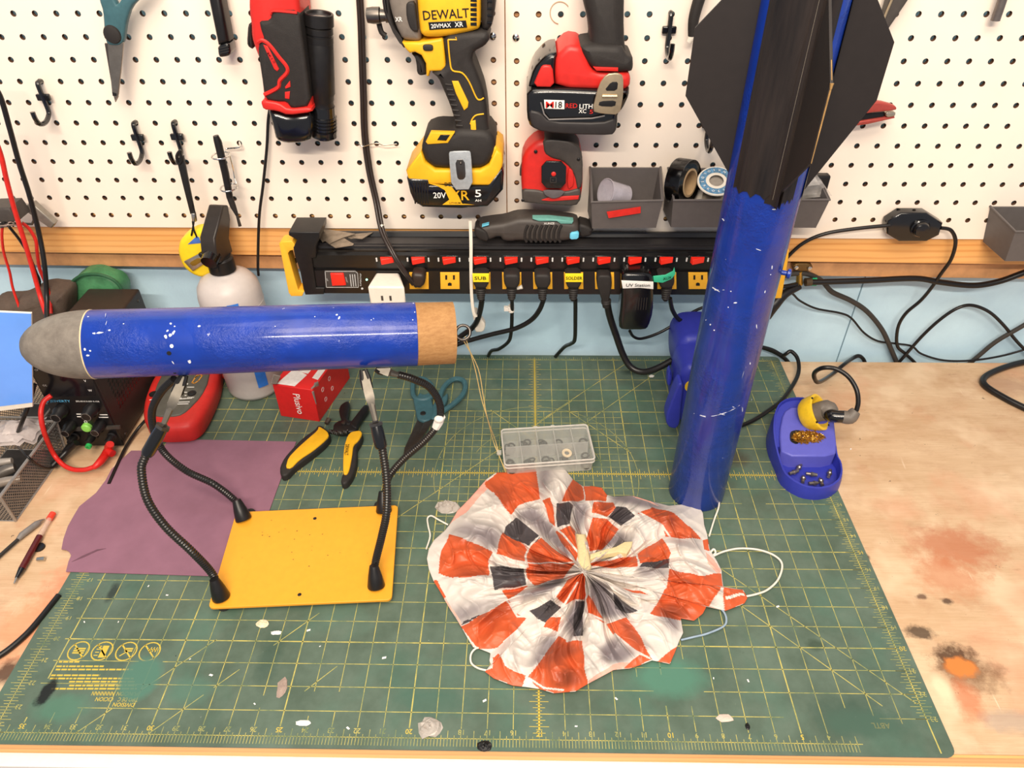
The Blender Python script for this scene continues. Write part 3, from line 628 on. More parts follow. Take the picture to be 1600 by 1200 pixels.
# ---- grey storage bins
def bin_(name, lab, bt, ft, fb, bb, yb=-.98):
    # bt back-top, ft front-top, fb front-bottom, bb back-bottom : each (left, right) points
    t = thing(name, lab, 'storage bin', (bb[0]+bb[1])/2, 'grey plastic bins hooked on the pegboard')
    w = .09
    def quad(a, c, d, e, nrm):
        n = Vector(nrm)*w; b.hexa([a, c, d, e], [a+n, c+n, d+n, e+n])
    b = MB(); quad(bt[0], bt[1], bb[1], bb[0], YF); build(b, 'back_panel', grey, t, bev=.03)
    b = MB(); quad(ft[0], ft[1], fb[1], fb[0], YB); build(b, 'front_panel', grey, t, bev=.03)
    b = MB(); quad(bb[0], bb[1], fb[1], fb[0], (0, 0, 1)); build(b, 'base', grey, t)
    b = MB(); quad(bt[0], ft[0], fb[0], bb[0], (1, 0, 0)); build(b, 'side_panel', grey, t, bev=.02)
    b = MB(); quad(bt[1], ft[1], fb[1], bb[1], (-1, 0, 0)); build(b, 'side_panel', grey, t, bev=.02)
    b = MB(); b.tube([bt[0], ft[0], ft[1], bt[1]], .06, 8); build(b, 'rim', grey, t)
    return t
B1 = [(Y(922, 261, -.98), Y(1032, 261, -.98)), (Y(924, 316, -3.3), Y(1036, 313, -3.3)), (Y(925, 357, -3.0), Y(1025, 356, -3.0))]
z1 = B1[2][0].z; B1.append((V(B1[2][0].x-.1, -.98, z1), V(B1[2][1].x+.05, -.98, z1)))
t = bin_('grey_bin', 'grey open bin with a red stripe label and a clear cup inside', *B1)
b = MB(); b.hexa([Y(948, 331, -3.33), Y(1001, 323, -3.33), Y(1001, 333, -3.31), Y(951, 341, -3.31)], [Y(948, 331, -3.30)+V(0, .03, 0), Y(1001, 323, -3.3)+V(0, .03, 0), Y(1001, 333, -3.28)+V(0, .03, 0), Y(951, 341, -3.28)+V(0, .03, 0)]); build(b, 'red_label', mat('red_tape', (214, 44, 36), .35), t)
B2 = [(Y(1044, 262, -.98), Y(1272, 262, -.98)), (Y(1052, 313, -3.3), Y(1297, 312, -3.3)), (Y(1048, 355, -3.0), Y(1275, 356, -3.0))]
z1 = B2[2][0].z; B2.append((V(B2[2][0].x-.1, -.98, z1), V(B2[2][1].x+.05, -.98, z1)))
t = bin_('grey_bin', 'wide grey bin holding tape and solder behind the upright blue tube', *B2)
B3 = [(Y(1547, 322, -1.05), Y(1660, 322, -1.05)), (Y(1587, 362, -3.4), Y(1720, 362, -3.4)), (Y(1570, 408, -3.2), Y(1700, 408, -3.2))]
z1 = B3[2][0].z; B3.append((V(B3[2][0].x-.1, -1.05, z1), V(B3[2][1].x+.05, -1.05, z1)))
t = bin_('grey_bin', 'grey bin cut off by the picture edge, right of the dimmer switch', *B3)
# cup, tape, spool, bag
clear = mat('clear_plastic', (214, 210, 214), .12, alpha=.34, var=.03, spec=.8)
t = thing('plastic_cup', 'small clear plastic cup lying on its side in the striped bin', 'cup', Y(965, 312, -2.4))
b = MB(); a, c = Y(946, 300, -2.7), Y(968, 306, -1.9); c = a+(V(.93, .45, -.35).normalized())*1.3
b.lathe([(.64, 0), (.68, 0), (.68, .04), (.62, .06), (.5, 1.3), (.46, 1.34), (.45, 1.28), (.58, .06), (.61, 0)], frame(a, c-a), 28, 0, False, True); build(b, 'shell', mat('frosted_cup', (206, 200, 210), .2, alpha=.5, spec=.8), t)
t = thing('electrical_tape', 'roll of black electrical tape standing in the wide grey bin', 'tape roll', Y(1068, 312, -2.2))
M = frame(Y(1067, 284, -2.05), V(.75, -.62, .12)) @ Matrix.Scale(1.12, 4); b = MB(); b.lathe([(.62, -.36), (1.0, -.36), (1.0, .36), (.62, .36)], M, 36, 0, False, False, loop=False); b.rings([[M @ V(r*math.cos(2*PI*j/36), r*math.sin(2*PI*j/36), h) for j in range(36)] for r, h in ((.62, .36), (.98, .36), (1.0, .33), (1.0, -.33), (.98, -.36), (.62, -.36))], 0, False, False); build(b, 'tape', blkg, t)
b = MB(); b.rings([[M @ V(r*math.cos(2*PI*j/36), r*math.sin(2*PI*j/36), h) for j in range(36)] for r, h in ((.54, -.37), (.63, -.37), (.63, .38), (.54, .38))], 0, False, False, True, True); build(b, 'core', mat('cardboard_core', (190, 160, 120), .8), t)
t = thing('solder_spool', 'solder spool with a blue and white printed flange in the wide grey bin', 'spool', Y(1118, 314, -2.2))
M = frame(Y(1119, 284, -2.2), V(-.08, -.42, .9)) @ Matrix.Scale(1.18, 4); b = MB(); b.lathe([(.45, -1.1), (.45, 0)], M, 28); build(b, 'solder', mat('solder_tin', (170, 164, 156), .3, .8), t)
b = MB(); b.lathe([(.3, 0), (.78, 0), (.8, .03), (.78, .07), (.3, .07)], M, 36, 0, False, False); b.lathe([(.76, -1.15), (.76, -1.08)], M, 30); build(b, 'flange', white, t)
b = MB(); b.lathe([(.44, .075), (.72, .075), (.72, .08), (.44, .08)], M, 36, 0, False, False); build(b, 'label', mat('blue_print', (92, 140, 176), .5, var=.6, vs=9), t)
b = MB()
for k in range(16):
    a = 2*PI*k/16; lettering(b, 'NXSOLDERKOESTER6'[k], M @ V(.58*math.cos(a), .58*math.sin(a), .085), M.to_3x3() @ V(-math.sin(a), math.cos(a), 0), M.to_3x3() @ V(-math.cos(a), -math.sin(a), 0), .13, None, 0, True, .003)
build(b, 'flange_lettering', paint_w, t)
b = MB(); o0 = Y(1262, 292, -2.6)
pts = [(1240, 262), (1262, 258), (1309, 296), (1296, 312), (1262, 316), (1238, 310)]
nn = 9; G = []
for i in range(nn):
    row = []
    for j in range(nn):
        u, v = i/(nn-1), j/(nn-1); px = (1-u)*((1-v)*1240+v*1238)+u*((1-v)*1266+v*1300); py = (1-u)*((1-v)*262+v*312)+u*((1-v)*258+v*306)
        row.append(Y(px, py, -2.5+.3*noise.noise(V(u*4, v*4, 1))))
    G.append(row)
b.rings(G, 0, False, False, False); b.rings([[p+V(0, .35, 0) for p in r] for r in G], 0, False, False, False)
tag(build(b, 'plastic_bag', mat('clear_bag', (226, 220, 214), .15, alpha=.4, spec=1)), 'crumpled clear plastic bag sticking out of the wide grey bin', 'bag')
b = MB(); b.box(*[v for p in [(Y(1252, 275, -1.9), Y(1285, 308, -1.5))] for v in (p[0].x, p[1].x, -1.9, -1.4, p[1].z, p[0].z)]); tag(build(b, 'black_box', blk, bev=.1), 'dark packet behind the clear bag in the wide grey bin', 'packet')
# ---- tools partly behind the fins
def prong(name, lab, cat, pts, r, y, m, m2=None, tip=None):
    t = thing(name, lab, cat, Y(*pts[-1], y)); b = MB(); b.tube(W(pts, y), r, 12, 0, True, False, 4); build(b, 'handle', m, t)
    if tip: b = MB(); b.tube(W(tip, y), [r[-1] if isinstance(r, list) else r, .12], 12); build(b, 'tip', m2, t)
    return t
prong('plier_handle', 'dark curved handle with a white end left of the rocket fin', 'handle', [(1104, -34), (1092, 0), (1084, 30), (1082, 56)], [.26, .26, .24, .2], -1.7, blkm, white, [(1082, 56), (1076, 66)])
t = thing('tweezers', 'long grey tapering tool hanging above the red folding tool', 'hand tool', Y(1382, 56, -1.6))
slab('body', [(1400, -34), (1438, -34), (1420, 0), (1386, 50), (1380, 56), (1377, 44)], -1.9, -1.4, dgrey, t, .1, 0)
line('edge_strip', [(1398, -10), (1376, 44), (1381, 57)], -1.95, .05, tan, t)
prong('metal_rod', 'plain grey metal rod end hanging at the upper right', 'rod', [(1576, -34), (1566, 0), (1555, 32)], .2, -1.5, mat('rod_grey', (120, 112, 108), .4, .6))
t = thing('folding_knife', 'red folding knife lying on pegboard pins behind the rocket fin', 'knife', Y(1360, 190, -1.8))
slab('handle_scale', [(1330, 172), (1345, 165), (1358, 161), (1375, 159), (1398, 165), (1402, 169), (1400, 173), (1357, 177), (1330, 183)], -2.3, -2.0, mat('worn_red', (176, 74, 66), .4, .3), t, .08, 1)
slab('handle_scale', [(1328, 192), (1352, 188), (1398, 181), (1399, 185), (1355, 195), (1330, 198)], -2.1, -1.6, mat('worn_red'), t, .08, 0)
slab('blade', [(1340, 178), (1382, 175), (1382, 184), (1340, 192)], -2.0, -1.7, blk, t, .05, 0)
slab('bolster', [(1384, 175), (1400, 175), (1399, 182), (1385, 184)], -2.15, -1.7, mat('tin', (176, 166, 150), .35, .7), t, .05, 1)
# ================================================================== POWER STRIP AND WHAT IS PLUGGED IN
ZT, ZB, YFr = 9.33, 6.58, -2.9
yo = mat('amber_yellow', (252, 186, 52), .45, var=.05)
sw_red = mat('switch_red', (232, 44, 28), .3, var=.05, emit=.25)
ps = thing('power_strip', 'long black metal power strip with yellow outlets and red switches', 'power strip', (0, -2, ZB))
b = MB(); pr = [(YFr+.28, ZB), (YFr, ZB+.1), (YFr, 8.1), (YFr+.14, 8.14), (YFr+.14, 8.22), (YFr+.02, 8.3), (YFr+.02, 9.02), (YFr+.2, 9.12), (YFr+.2, 9.22), (YFr+.34, 9.26), (YFr+.36, ZT-.02), (-1.35, ZT), (-1.25, 9.55), (-1.1, 9.55), (-1.1, ZB)]
b.rings([[V(x, a, c) for a, c in pr] for x in (-12.55, 12.9)]); build(b, 'housing', mat('strip_black', (22, 20, 20), .3, coat=.3, spec=.5), ps, ang=25)
b = MB(); b.box(-12.5, 12.85, YFr+.4, -1.5, ZT-.02, ZT+.03); b.box(-12.5, 12.85, YFr+.62, YFr+.7, ZT, ZT+.07); build(b, 'top_channel', mat('black_anodised', (44, 42, 44), .4), ps)
slab('end_cap', [(451, 363), (499, 363), (499, 372), (494, 385), (494, 403), (487, 404), (494, 450), (507, 450), (506, 460), (477, 461), (474, 452), (469, 425), (460, 398), (458, 387), (464, 375), (451, 368)], YFr-.12, -1.3, blk, ps, .05, 0)
for nm, O in (('bracket', [(436, 381), (440, 378), (456, 377), (461, 383), (461, 390), (453, 392), (450, 396), (462, 440), (466, 454), (475, 456), (472, 463), (455, 463), (451, 458)]),
              ('bracket', [(1222, 387), (1233, 391), (1231, 410), (1221, 466), (1207, 467), (1204, 460), (1212, 420)])):
    slab(nm, O, YFr-.1, YFr+.7, yo, ps, .04, 0)
b = MB(); b.tube(W([(470, 400), (460, 410), (456, 425), (461, 445), (470, 452)], -2.2), .12, 8, 0, True, False, 3); build(b, 'cord_loop', blk, ps)
# main switch panel
slab('switch_plate', [(507, 423), (555, 423), (559, 426), (560, 450), (509, 450)], YFr-.03, YFr+.02, dgrey, ps, .02, 0)
b = MB(); b.strip(W([(508, 424), (555, 424), (559, 427), (560, 449), (510, 449), (508, 424)], YFr-.03), .03, YF); wl(b, 'OFF', (511.5, 437), YFr-.04, .07, .16, tilt=-85); wl(b, 'RESET', (541.5, 437), YFr-.04, .07, .34, tilt=-85)
for k in range(3): b.strip(W([(547+k*3.6, 429), (549+k*3.6, 447)], YFr-.04), .05, YF)
wl(b, 'SUPERSTRIP', (563.5, 437), YFr-.02, .09, .8, tilt=82); b.ball(Y(566, 451, YFr), .07); build(b, 'white_print', mat('grey_print', (190, 190, 188), .6), ps)
slab('main_switch', [(516, 428), (536, 428), (540, 446), (519, 447)], YFr-.14, YFr, mat('lit_red', (240, 40, 26), .25, var=.12, emit=.6), ps, .05, 0)
b = MB(); b.ball(Y(573, 437, YFr-.02), .06); build(b, 'indicator', mat('green_led', (150, 255, 190), .3, emit=2.5), ps)
OX = [606+48.35*k+(0 if k < 9 else (k-8)*.5) for k in range(12)]
def outlet(k):
    x = OX[k]; y = YFr
    slab('outlet', [(x-15, 426), (x+15, 426), (x+15.6, 452), (x-14.4, 452)], y-.05, y+.1, yo, ps, .03, 0)
    if k in (2, 10, 11):
        b = MB()
        for o in ((-7, 430, -4, 437), (5, 430, 8, 437)): b.hexa(W([(x+o[0], o[1]), (x+o[2], o[1]), (x+o[2], o[3]), (x+o[0], o[3])], y-.07), W([(x+o[0], o[1]), (x+o[2], o[1]), (x+o[2], o[3]), (x+o[0], o[3])], y))
        b.prism(W([(x-3, 443), (x, 441.5), (x+3, 443), (x+3, 446.5), (x-3, 446.5)], y-.07), (0, .07, 0)); build(b, 'slots', blk, ps)
for k in range(12):
    if k > 0: outlet(k)
    x = OX[k]+0.5*(k-5)*.02; o = -1.0+(k*.0); y = YFr-.02
    c = Y(x+o, 405.5, y)
    b = MB(); b.box(c.x-.5, c.x+.5, y-.02, y+.1, c.z-.22, c.z+.22); f_ = build(b, 'switch_frame', blkg, ps, bev=.02)
    b = MB(); b.hexa([V(c.x-.36, y, c.z-.18), V(c.x+.36, y, c.z-.18), V(c.x+.36, y, c.z+.17), V(c.x-.36, y, c.z+.17)], [V(c.x-.28, y-.26, c.z-.19), V(c.x+.34, y-.1, c.z-.13), V(c.x+.34, y-.1, c.z+.15), V(c.x-.3, y-.26, c.z+.11)]); build(b, 'switch', sw_red, ps, bev=.02)
    for s_ in (-1, 1):
        b = MB(); b.tube([V(c.x+s_*.56, y-.02, c.z-.1), V(c.x+s_*.56, y-.02, c.z+.1)], .045, 8); build(b, 'switch_light', mat('switch_white', (225, 225, 220), .4), ps)
def cable(name, lab, pts, r=.1, m=None, cat='cable', group=None, k=6, n=10, par=None):
    b = MB(); b.tube(pts, r, n, 0, True, False, k); o = build(b, name, m or cab, par)
    return o if par is not None else tag(o, lab, cat, group)
def wall_pts(p): return [Y(a, c, d) for a, c, d in p]
GP = None
def plug(k, lab, kind, pts, r, label=None, lm=None, txt=None, tc=None):
    x = OX[k]; y = YFr; t = thing('power_plug', lab, 'plug', Y(x, 470, y-.5))
    def sl(n_, O, ya, yb_, m, rr=.1, kk=1): return slab(n_, [(x+a, c) for a, c in O], ya, yb_, m, t, rr, kk)
    if kind == 'ribbed':
        sl('plug_body', [(-13, 430), (12, 430), (13, 444), (8, 452), (-8, 452), (-12, 444)], y-.8, y, blkm, .15)
        b = MB(); M = frame(Y(x, 450, y-.4), V(0, -.15, -1)); b.lathe([(.3, -.1)]+[(.27-.02*j+(.03 if s_ else 0), .13*j+.06*s_) for j in range(5) for s_ in (0, 1)]+[(.1, .75)], M, 16); build(b, 'strain_relief', blkm, t)
    elif kind == 'flat':
        sl('plug_body', [(-11, 431), (11, 431), (12, 446), (9, 462), (7, 474), (-3, 474), (-7, 462), (-12, 446)], y-.65, y, blkm, .1)
        b = MB(); M = frame(Y(x+2.5, 468, y-.45), V(.1, -.1, -1)); b.lathe([(.26, 0), (.28, .08), (.24, .12), (.27, .2), (.22, .3), (.2, .45)], M, 16); build(b, 'strain_relief', blkm, t)
    elif kind == 'round':
        sl('plug_body', [(-12, 432), (-9, 428), (6, 429), (10, 434), (9, 446), (2, 452), (-8, 450), (-12, 444)], y-.75, y, mat('brown_black', (52, 40, 34), .45), .2)
    if label: sl('label_tag', label, y-.86, y-.8, lm, .02, 0)
    if txt:
        b = MB(); wl(b, txt, (x+tc[0], tc[1]), y-.88, tc[2], tc[3], tilt=tc[4] if len(tc) > 4 else 0); build(b, 'label_lettering', blk, t)
    if pts: cable('cord', None, wall_pts(pts), r, par=t)
    return t
lb = mat('label_yellow', (250, 226, 40), .4, var=.03); lg = mat('label_green', (64, 196, 150), .4, var=.05)
plug(1, 'brownish black round plug fed by the twin cord from above', 'round', None, .1)
plug(3, 'black plug with a yellow SUB label', 'ribbed', [(753, 468, -3.2), (751, 482, -3.0), (746, 500, -2.6), (738, 512, -2.2), (722, 524, -2.0), (700, 540, -2)], .16, [(-13, 428), (13, 428), (13, 441), (-12, 441)], lb, 'SUB', (-.5, 434.5, .2, .62))
t4 = plug(4, 'black ribbed plug with a small white clip, cord tied with a white tag', 'ribbed', [(800, 468, -3.2), (800, 490, -2.8), (799, 515, -2.4), (795, 533, -2.0), (780, 545, -1.2), (768, 548, -.4), (763, 556, .3)], .11)
b = MB(); p = Y(816, 448, -3.2); b.tube([p, Y(804, 452, -3.2)], [.12, .06], 8); build(b, 'white_clip', white, t4)
b = MB(); p = Y(796, 482, -2.9); b.box(p.x-.3, p.x+.1, p.y-.1, p.y+.1, p.z-.12, p.z+.12); b.lathe([(.17, -.2), (.17, .2)], frame(Y(799, 482, -2.85), ZU), 12); build(b, 'cable_tag', mat('tag_white', (220, 214, 205), .5, var=.3, vs=12), t4)
plug(5, 'black plug whose cord sweeps off to the left', 'ribbed', [(850, 466, -3.2), (843, 484, -3.0), (830, 500, -2.7), (806, 513, -2.5), (770, 522, -2.3), (740, 530, -2.2), (715, 538, -2.2), (690, 550, -2.2)], .14)
plug(6, 'black plug with a yellow SOLDER label', 'ribbed', [(899, 468, -3.2), (899, 500, -2.6), (898, 530, -1.8), (892, 537, -1.2), (882, 542, -.4), (868, 557, .3)], .12, [(-13, 428), (15, 428), (15, 441), (-13, 441)], lb, 'SOLDER', (1, 434.5, .19, .86))
plug(7, 'large black plug whose thick cord curves to the blue soldering station', 'flat', [(948, 470, -3.3), (953, 495, -3.2), (963, 525, -3.2), (973, 553, -3.4), (985, 573, -3.7), (1003, 581, -4.0), (1025, 576, -4.2), (1050, 563, -4.2)], [.2, .19, .19])
plug(9, 'black plug with a curled green label', 'ribbed', [(1047, 466, -3.2), (1051, 485, -3.0), (1062, 500, -2.7), (1080, 505, -2.5), (1115, 500, -2.3)], .12, [(-21, 432), (-2, 430), (10, 424), (12, 418), (14, 428), (8, 436), (-6, 442), (-20, 441)], lg, 'AUX', (1, 434.5, .17, .45, 14))
# white adapter, wall wart
t = thing('usb_charger', 'white cube charger plugged into the first outlet behind the horizontal tube', 'charger', Y(602, 470, -3.8))
b = MB(); a = [Y(587, 421, -3.1), Y(622, 421, -3.1), Y(630, 470, -3.1), Y(577, 470, -3.1)]
a = [V(a[0].x, -2.9, 8.0), V(a[1].x, -2.9, 8.0), V(a[1].x, -2.9, 6.9), V(a[0].x, -2.9, 6.9)]
f4 = [Y(586, 423, -3.1), Y(622, 423, -3.1), Y(633, 448, -4.1), Y(576, 452, -4.1)]
b.hexa([V(f4[0].x, -2.9, 8.0), V(f4[1].x, -2.9, 8.0), V(f4[1].x, -2.9, 6.8), V(f4[0].x, -2.9, 6.8)], [V(f4[3].x, -4.3, 7.95), V(f4[2].x, -4.3, 7.95), V(f4[2].x, -4.3, 6.75), V(f4[3].x, -4.3, 6.75)])
build(b, 'body', white, t, bev=.1)
b = MB()
for px in (597, 610): p = Y(px, 466, -4.32); b.box(p.x-.05, p.x+.06, -4.33, -4.25, p.z-.14, p.z+.14)
build(b, 'socket', dgrey, t)
t = thing('power_adapter', 'black wall adapter with a white UV Station label', 'adapter', Y(994, 517, -3.6))
slab('body', [(971, 434), (976, 428), (1015, 428), (1021, 434), (1022, 455), (1021, 490), (1014, 512), (1008, 517), (972, 517), (967, 512), (971, 470)], YFr-1.1, YFr+.02, blkg, t, .2, 1)
slab('label_tag', [(971, 439), (1021, 441), (1021, 452), (1000, 450), (973, 451)], YFr-1.17, YFr-1.1, paint_w, t, .02, 0)
b = MB(); wl(b, 'UV Station', (997, 445.5), YFr-1.19, .19, 1.25, tilt=0); build(b, 'label_lettering', blk, t)
R = MB()
for k in range(5): R.tube(W([(995+k*4, 465), (993+k*4, 484)], YFr-1.1), .025, 6)
build(R, 'cooling_ribs', blkm, t)
cable('cord', None, wall_pts([(984, 517, -3.2), (990, 526, -2.8), (1003, 529, -2.5), (1030, 520, -2.2), (1058, 504, -2.0), (1080, 489, -1.8), (1100, 480, -1.8), (1120, 478, -1.8)]), .085, par=t)
# things lying on the strip
t = thing('detail_sander', 'black pocket rotary tool with teal trim lying on top of the power strip', 'power tool', Y(832, 382, -2.3))
y = -2.75
slab('body', [(741, 360), (750, 354), (770, 351), (788, 349), (806, 343), (822, 342), (860, 344), (895, 348), (905, 352), (906, 373), (888, 378), (870, 380), (835, 380), (810, 378), (795, 380), (785, 378), (780, 371), (764, 378), (748, 374)], y, -1.6, dgrey, t, .3, 1)
slab('nose', [(741, 358), (745, 355), (760, 362), (764, 372), (762, 379), (748, 375), (741, 368)], y-.1, -2.0, blkm, t, .12, 1)
slab('tail', [(904, 350), (920, 354), (928, 360), (924, 364), (925, 369), (906, 373)], y, -1.8, blkm, t, .15, 1)
R = MB()
for k in range(8): x = 822+k*7.5; R.tube(W([(x+3, 352), (x-1, 360), (x-2, 372), (x+1, 378)], y-.02), .07, 6, 0, True, False, 2)
build(R, 'grip_ribs', blkm, t)
slab('teal_trim', [(832, 342), (858, 342), (896, 346), (894, 350), (876, 350), (870, 346), (842, 346)], y-.05, y+.4, mat('teal_trim', (110, 170, 160), .45), t, .04, 0)
slab('blue_switch', [(891, 364), (905, 363), (904, 374), (890, 375)], y-.12, y+.1, mat('sky_blue', (112, 206, 236), .4), t, .05, 1)
slab('blue_mark', [(753, 353), (764, 350), (764, 352), (753, 355)], y-.05, y+.2, mat('sky_blue'), t, .02, 0)
b = MB(); wl(b, 'XUNZE', (858, 349), y-.1, .11, .55, tilt=2); build(b, 'lettering', paint_w, t)
b = MB(); 
def bladeobj(O, z, lab, sl=.12):
    b = MB(); P = [Z(a, c, z+sl*(400-c)*.03) for a, c in O]; b.prism(P, (0, 0, .035)); return tag(build(b, 'utility_blade', mat('worn_blade', (150, 138, 124), .35, .8, var=.3, vs=2, bump=.2)), lab, 'blade', 'loose utility knife blades on the power strip')
bladeobj([(494, 356), (556, 366), (536, 372), (514, 382), (508, 377), (504, 379), (500, 374)], 9.46, 'utility blade pointing up-left on the power strip end')
bladeobj([(524, 388), (514, 382), (536, 372), (553, 382), (551, 384)], 9.42, 'shorter utility blade tucked under the pointed one')
bladeobj([(583, 364), (556, 366), (538, 373), (543, 372), (548, 374), (553, 373), (566, 374)], 9.40, 'thin utility blade whose tip points right on the power strip')
# twin cord with clips, white strap, thin cord
t = thing('hanging_cord', 'twin black cord hanging past the driver down to the second outlet', 'cable', Y(655, 450, -3.2))
TC = [(560, -34, -1.25), (564, 30, -1.25), (566, 90, -1.25), (568, 150, -1.25), (570, 210, -1.25), (577, 265, -1.4), (588, 315, -1.8), (597, 360, -2.6), (612, 392, -3.4), (630, 422, -3.7), (648, 446, -3.5)]
for d in (-2.6, 2.6): cable('strand', None, wall_pts([(a+d, c+(d*.6 if c > 300 else 0), q) for a, c, q in TC]), .095, mat('brown_cable', (48, 38, 34), .35), par=t)
b = MB(); M = frame(Y(595, 353, -2.35), V(.3, -.3, -1)); b.lathe([(.2, -.08), (.22, 0), (.2, .08)], M, 16); build(b, 'clip', white, t)
b = MB(); b.tube(W([(560, 224), (566, 229), (577, 226), (590, 224), (600, 227), (620, 225)], -1.45), .03, 6, 0, True, False, 3); tag(build(b, 'wire_tie', steel), 'thin silver wire tie holding the twin cord to the pegboard', 'wire')
b = MB(); P = wall_pts([(735, 344, -2.9), (736, 380, -3.1), (736, 420, -3.1), (737, 460, -3.1), (740, 486, -3.05), (744, 494, -3.0)]); b.tube(P, .115, 4, 0, True, False, 3); o = build(b, 'white_strap', white); tag(o, 'narrow white plastic strap standing in front of the power strip', 'strap')
b = MB(); b.puff(W(rnd([(737, 487), (745, 486), (750, 496), (759, 508), (756, 519), (742, 520), (741, 505)], 1), -2.4), YB, .4, .08); tag(build(b, 'plastic_clip', white), 'small white plastic clip below the strap', 'clip')
cable('cable', 'thin black cord dropping behind the red cordless tool to the spray bottle', wall_pts([(464, -30, -1.1), (470, 8, -1.1), (474, 60, -1.05), (430, 150, -1.05), (420, 180, -1.1), (417, 230, -1.2), (411, 290, -1.3), (405, 340, -1.4), (403, 410, -1.4), (404, 430, -1.2)]), .075)
# ================================================================== RIGHT-HAND CABLES AND DIMMER
t = thing('dimmer_switch', 'black inline dimmer switch with a round dial at the pegboard edge', 'dimmer', Y(1430, 378, -1.6))
slab('body', [(1386, 352), (1388, 346), (1408, 333), (1448, 333), (1474, 349), (1468, 368), (1448, 378), (1405, 378), (1386, 366)], -1.75, -1.15, blkg, t, .12, 0)
b = MB(); M = frame(Y(1437, 356, -1.75), V(0, -1, 0)); b.lathe([(.48, -.02), (.48, .08), (.42, .12), (.40, .3), (.34, .38), (0.02, .4)], M, 28); build(b, 'dial', blkg, t)
cg = 'black cables in front of the blue wall'
cable('cable', 'black cord rising from behind the upright tube to the dimmer', wall_pts([(1205, 430, -1.4), (1228, 404, -1.4), (1255, 380, -1.4), (1290, 365, -1.5), (1340, 357, -1.6), (1390, 352, -1.7)]), .1, cat='cable')
cable('cable', 'black cord looping down from the right side of the dimmer', wall_pts([(1470, 356, -1.7), (1486, 360, -1.7), (1493, 378, -1.6), (1486, 405, -1.4), (1470, 428, -1.0), (1455, 450, -.6), (1438, 470, -.2), (1415, 490, 0), (1403, 512, .2), (1402, 540, .4), (1415, 553, .5), (1432, 570, .5), (1440, 590, .5)]), .1)
cable('cable', 'thick black cable running level below the wooden batten to the right edge', wall_pts([(1262, 441, -.85), (1300, 440, -.85), (1360, 438, -.85), (1430, 435, -.75), (1470, 441, -.75), (1520, 446, -.75), (1560, 440, -.8), (1600, 426, -.85), (1660, 405, -.85)]), .17)
cable('cable', 'dark grey cable arching from the brass fitting down behind the bench', wall_pts([(1218, 434, -1.0), (1235, 428, -.8), (1262, 428, -.6), (1285, 440, -.2), (1300, 456, 0), (1330, 470, .2), (1355, 487, .3), (1378, 515, .4), (1392, 545, .5), (1404, 575, .5), (1410, 600, .5)]), .15, cabg)
cable('cable', 'thin black wire wandering along the blue wall below the fitting', wall_pts([(1222, 453, -1), (1238, 459, -.6), (1250, 470, -.2), (1275, 482, .1), (1312, 489, .3), (1330, 497, .4), (1350, 520, .5), (1372, 533, .5), (1402, 537, .5), (1425, 541, .5), (1440, 553, .4), (1475, 563, .25), (1520, 563, .2), (1570, 555, .3), (1620, 540, .3)]), .065)
cable('cable', 'black cable making a tall arch between bench and wall at the right', wall_pts([(1392, 580, .4), (1410, 560, .4), (1440, 526, .3), (1468, 500, .2), (1495, 482, .1), (1518, 477, .1), (1545, 487, .1), (1568, 508, .2), (1595, 540, .3), (1640, 580, .3)]), .1)
cable('cable', 'black cable slanting up to the right edge across the arched one', wall_pts([(1500, 580, .5), (1528, 557, .4), (1556, 534, .3), (1600, 508, .1), (1650, 478, 0)]), .14, cabg)
cable('cable', 'thick black cable bent in a V on the plywood at the right edge', [Z(a, c, q) for a, c, q in ((1650, 560, .12), (1600, 566, .12), (1562, 577, .12), (1538, 590, .12), (1540, 603, .12), (1570, 622, .12), (1600, 637, .12), (1650, 660, .12))], .19, k=6)
t = thing('brass_fitting', 'brass bracket with two screws holding a stub on the batten', 'fitting', Y(1252, 450, -.7))
slab('plate', [(1238, 416), (1246, 412), (1264, 412), (1271, 417), (1267, 424), (1244, 424)], -.8, -.3, mat('old_brass', (122, 96, 58), .4, .7, bump=.2), t, .05, 1)
for p in ((1244, 418), (1265, 419)):
    b = MB(); b.lathe([(.14, 0), (.12, .06), (.04, .08)], frame(Y(*p, -.82), YF), 12); build(b, 'screw', chrome, t)
b = MB(); b.tube(W([(1249, 424), (1249, 444)], -.7), [.16, .2], 12); build(b, 'stub', mat('brass', (190, 150, 70), .3, .8), t)
t = thing('cable_joint', 'black cable connector with a green band leaving the power strip end', 'connector', Y(1230, 470, -1.2))
b = MB(); b.tube(wall_pts([(1195, 492, -1.6), (1210, 474, -1.5), (1228, 458, -1.2), (1250, 448, -.9)]), [.42, .38, .26, .16], 12, 0, True, False, 4); build(b, 'boot', blk, t)
b = MB(); b.tube(wall_pts([(1200, 446, -1.7), (1222, 448, -1.3), (1245, 444, -.9)]), .12, 8, 0, True, False, 3); build(b, 'cord', cab, t)
b = MB(); b.tube([Y(1258, 441, -.85), Y(1267, 440, -.8)], .24, 10); build(b, 'ring', mat('bronze', (92, 78, 60), .4, .6), t)
b = MB(); b.tube([Y(1268, 440, -.6), Y(1275, 440, -.6)], .25, 12); build(b, 'green_band', mat('green_tape', (40, 190, 130), .45), t)
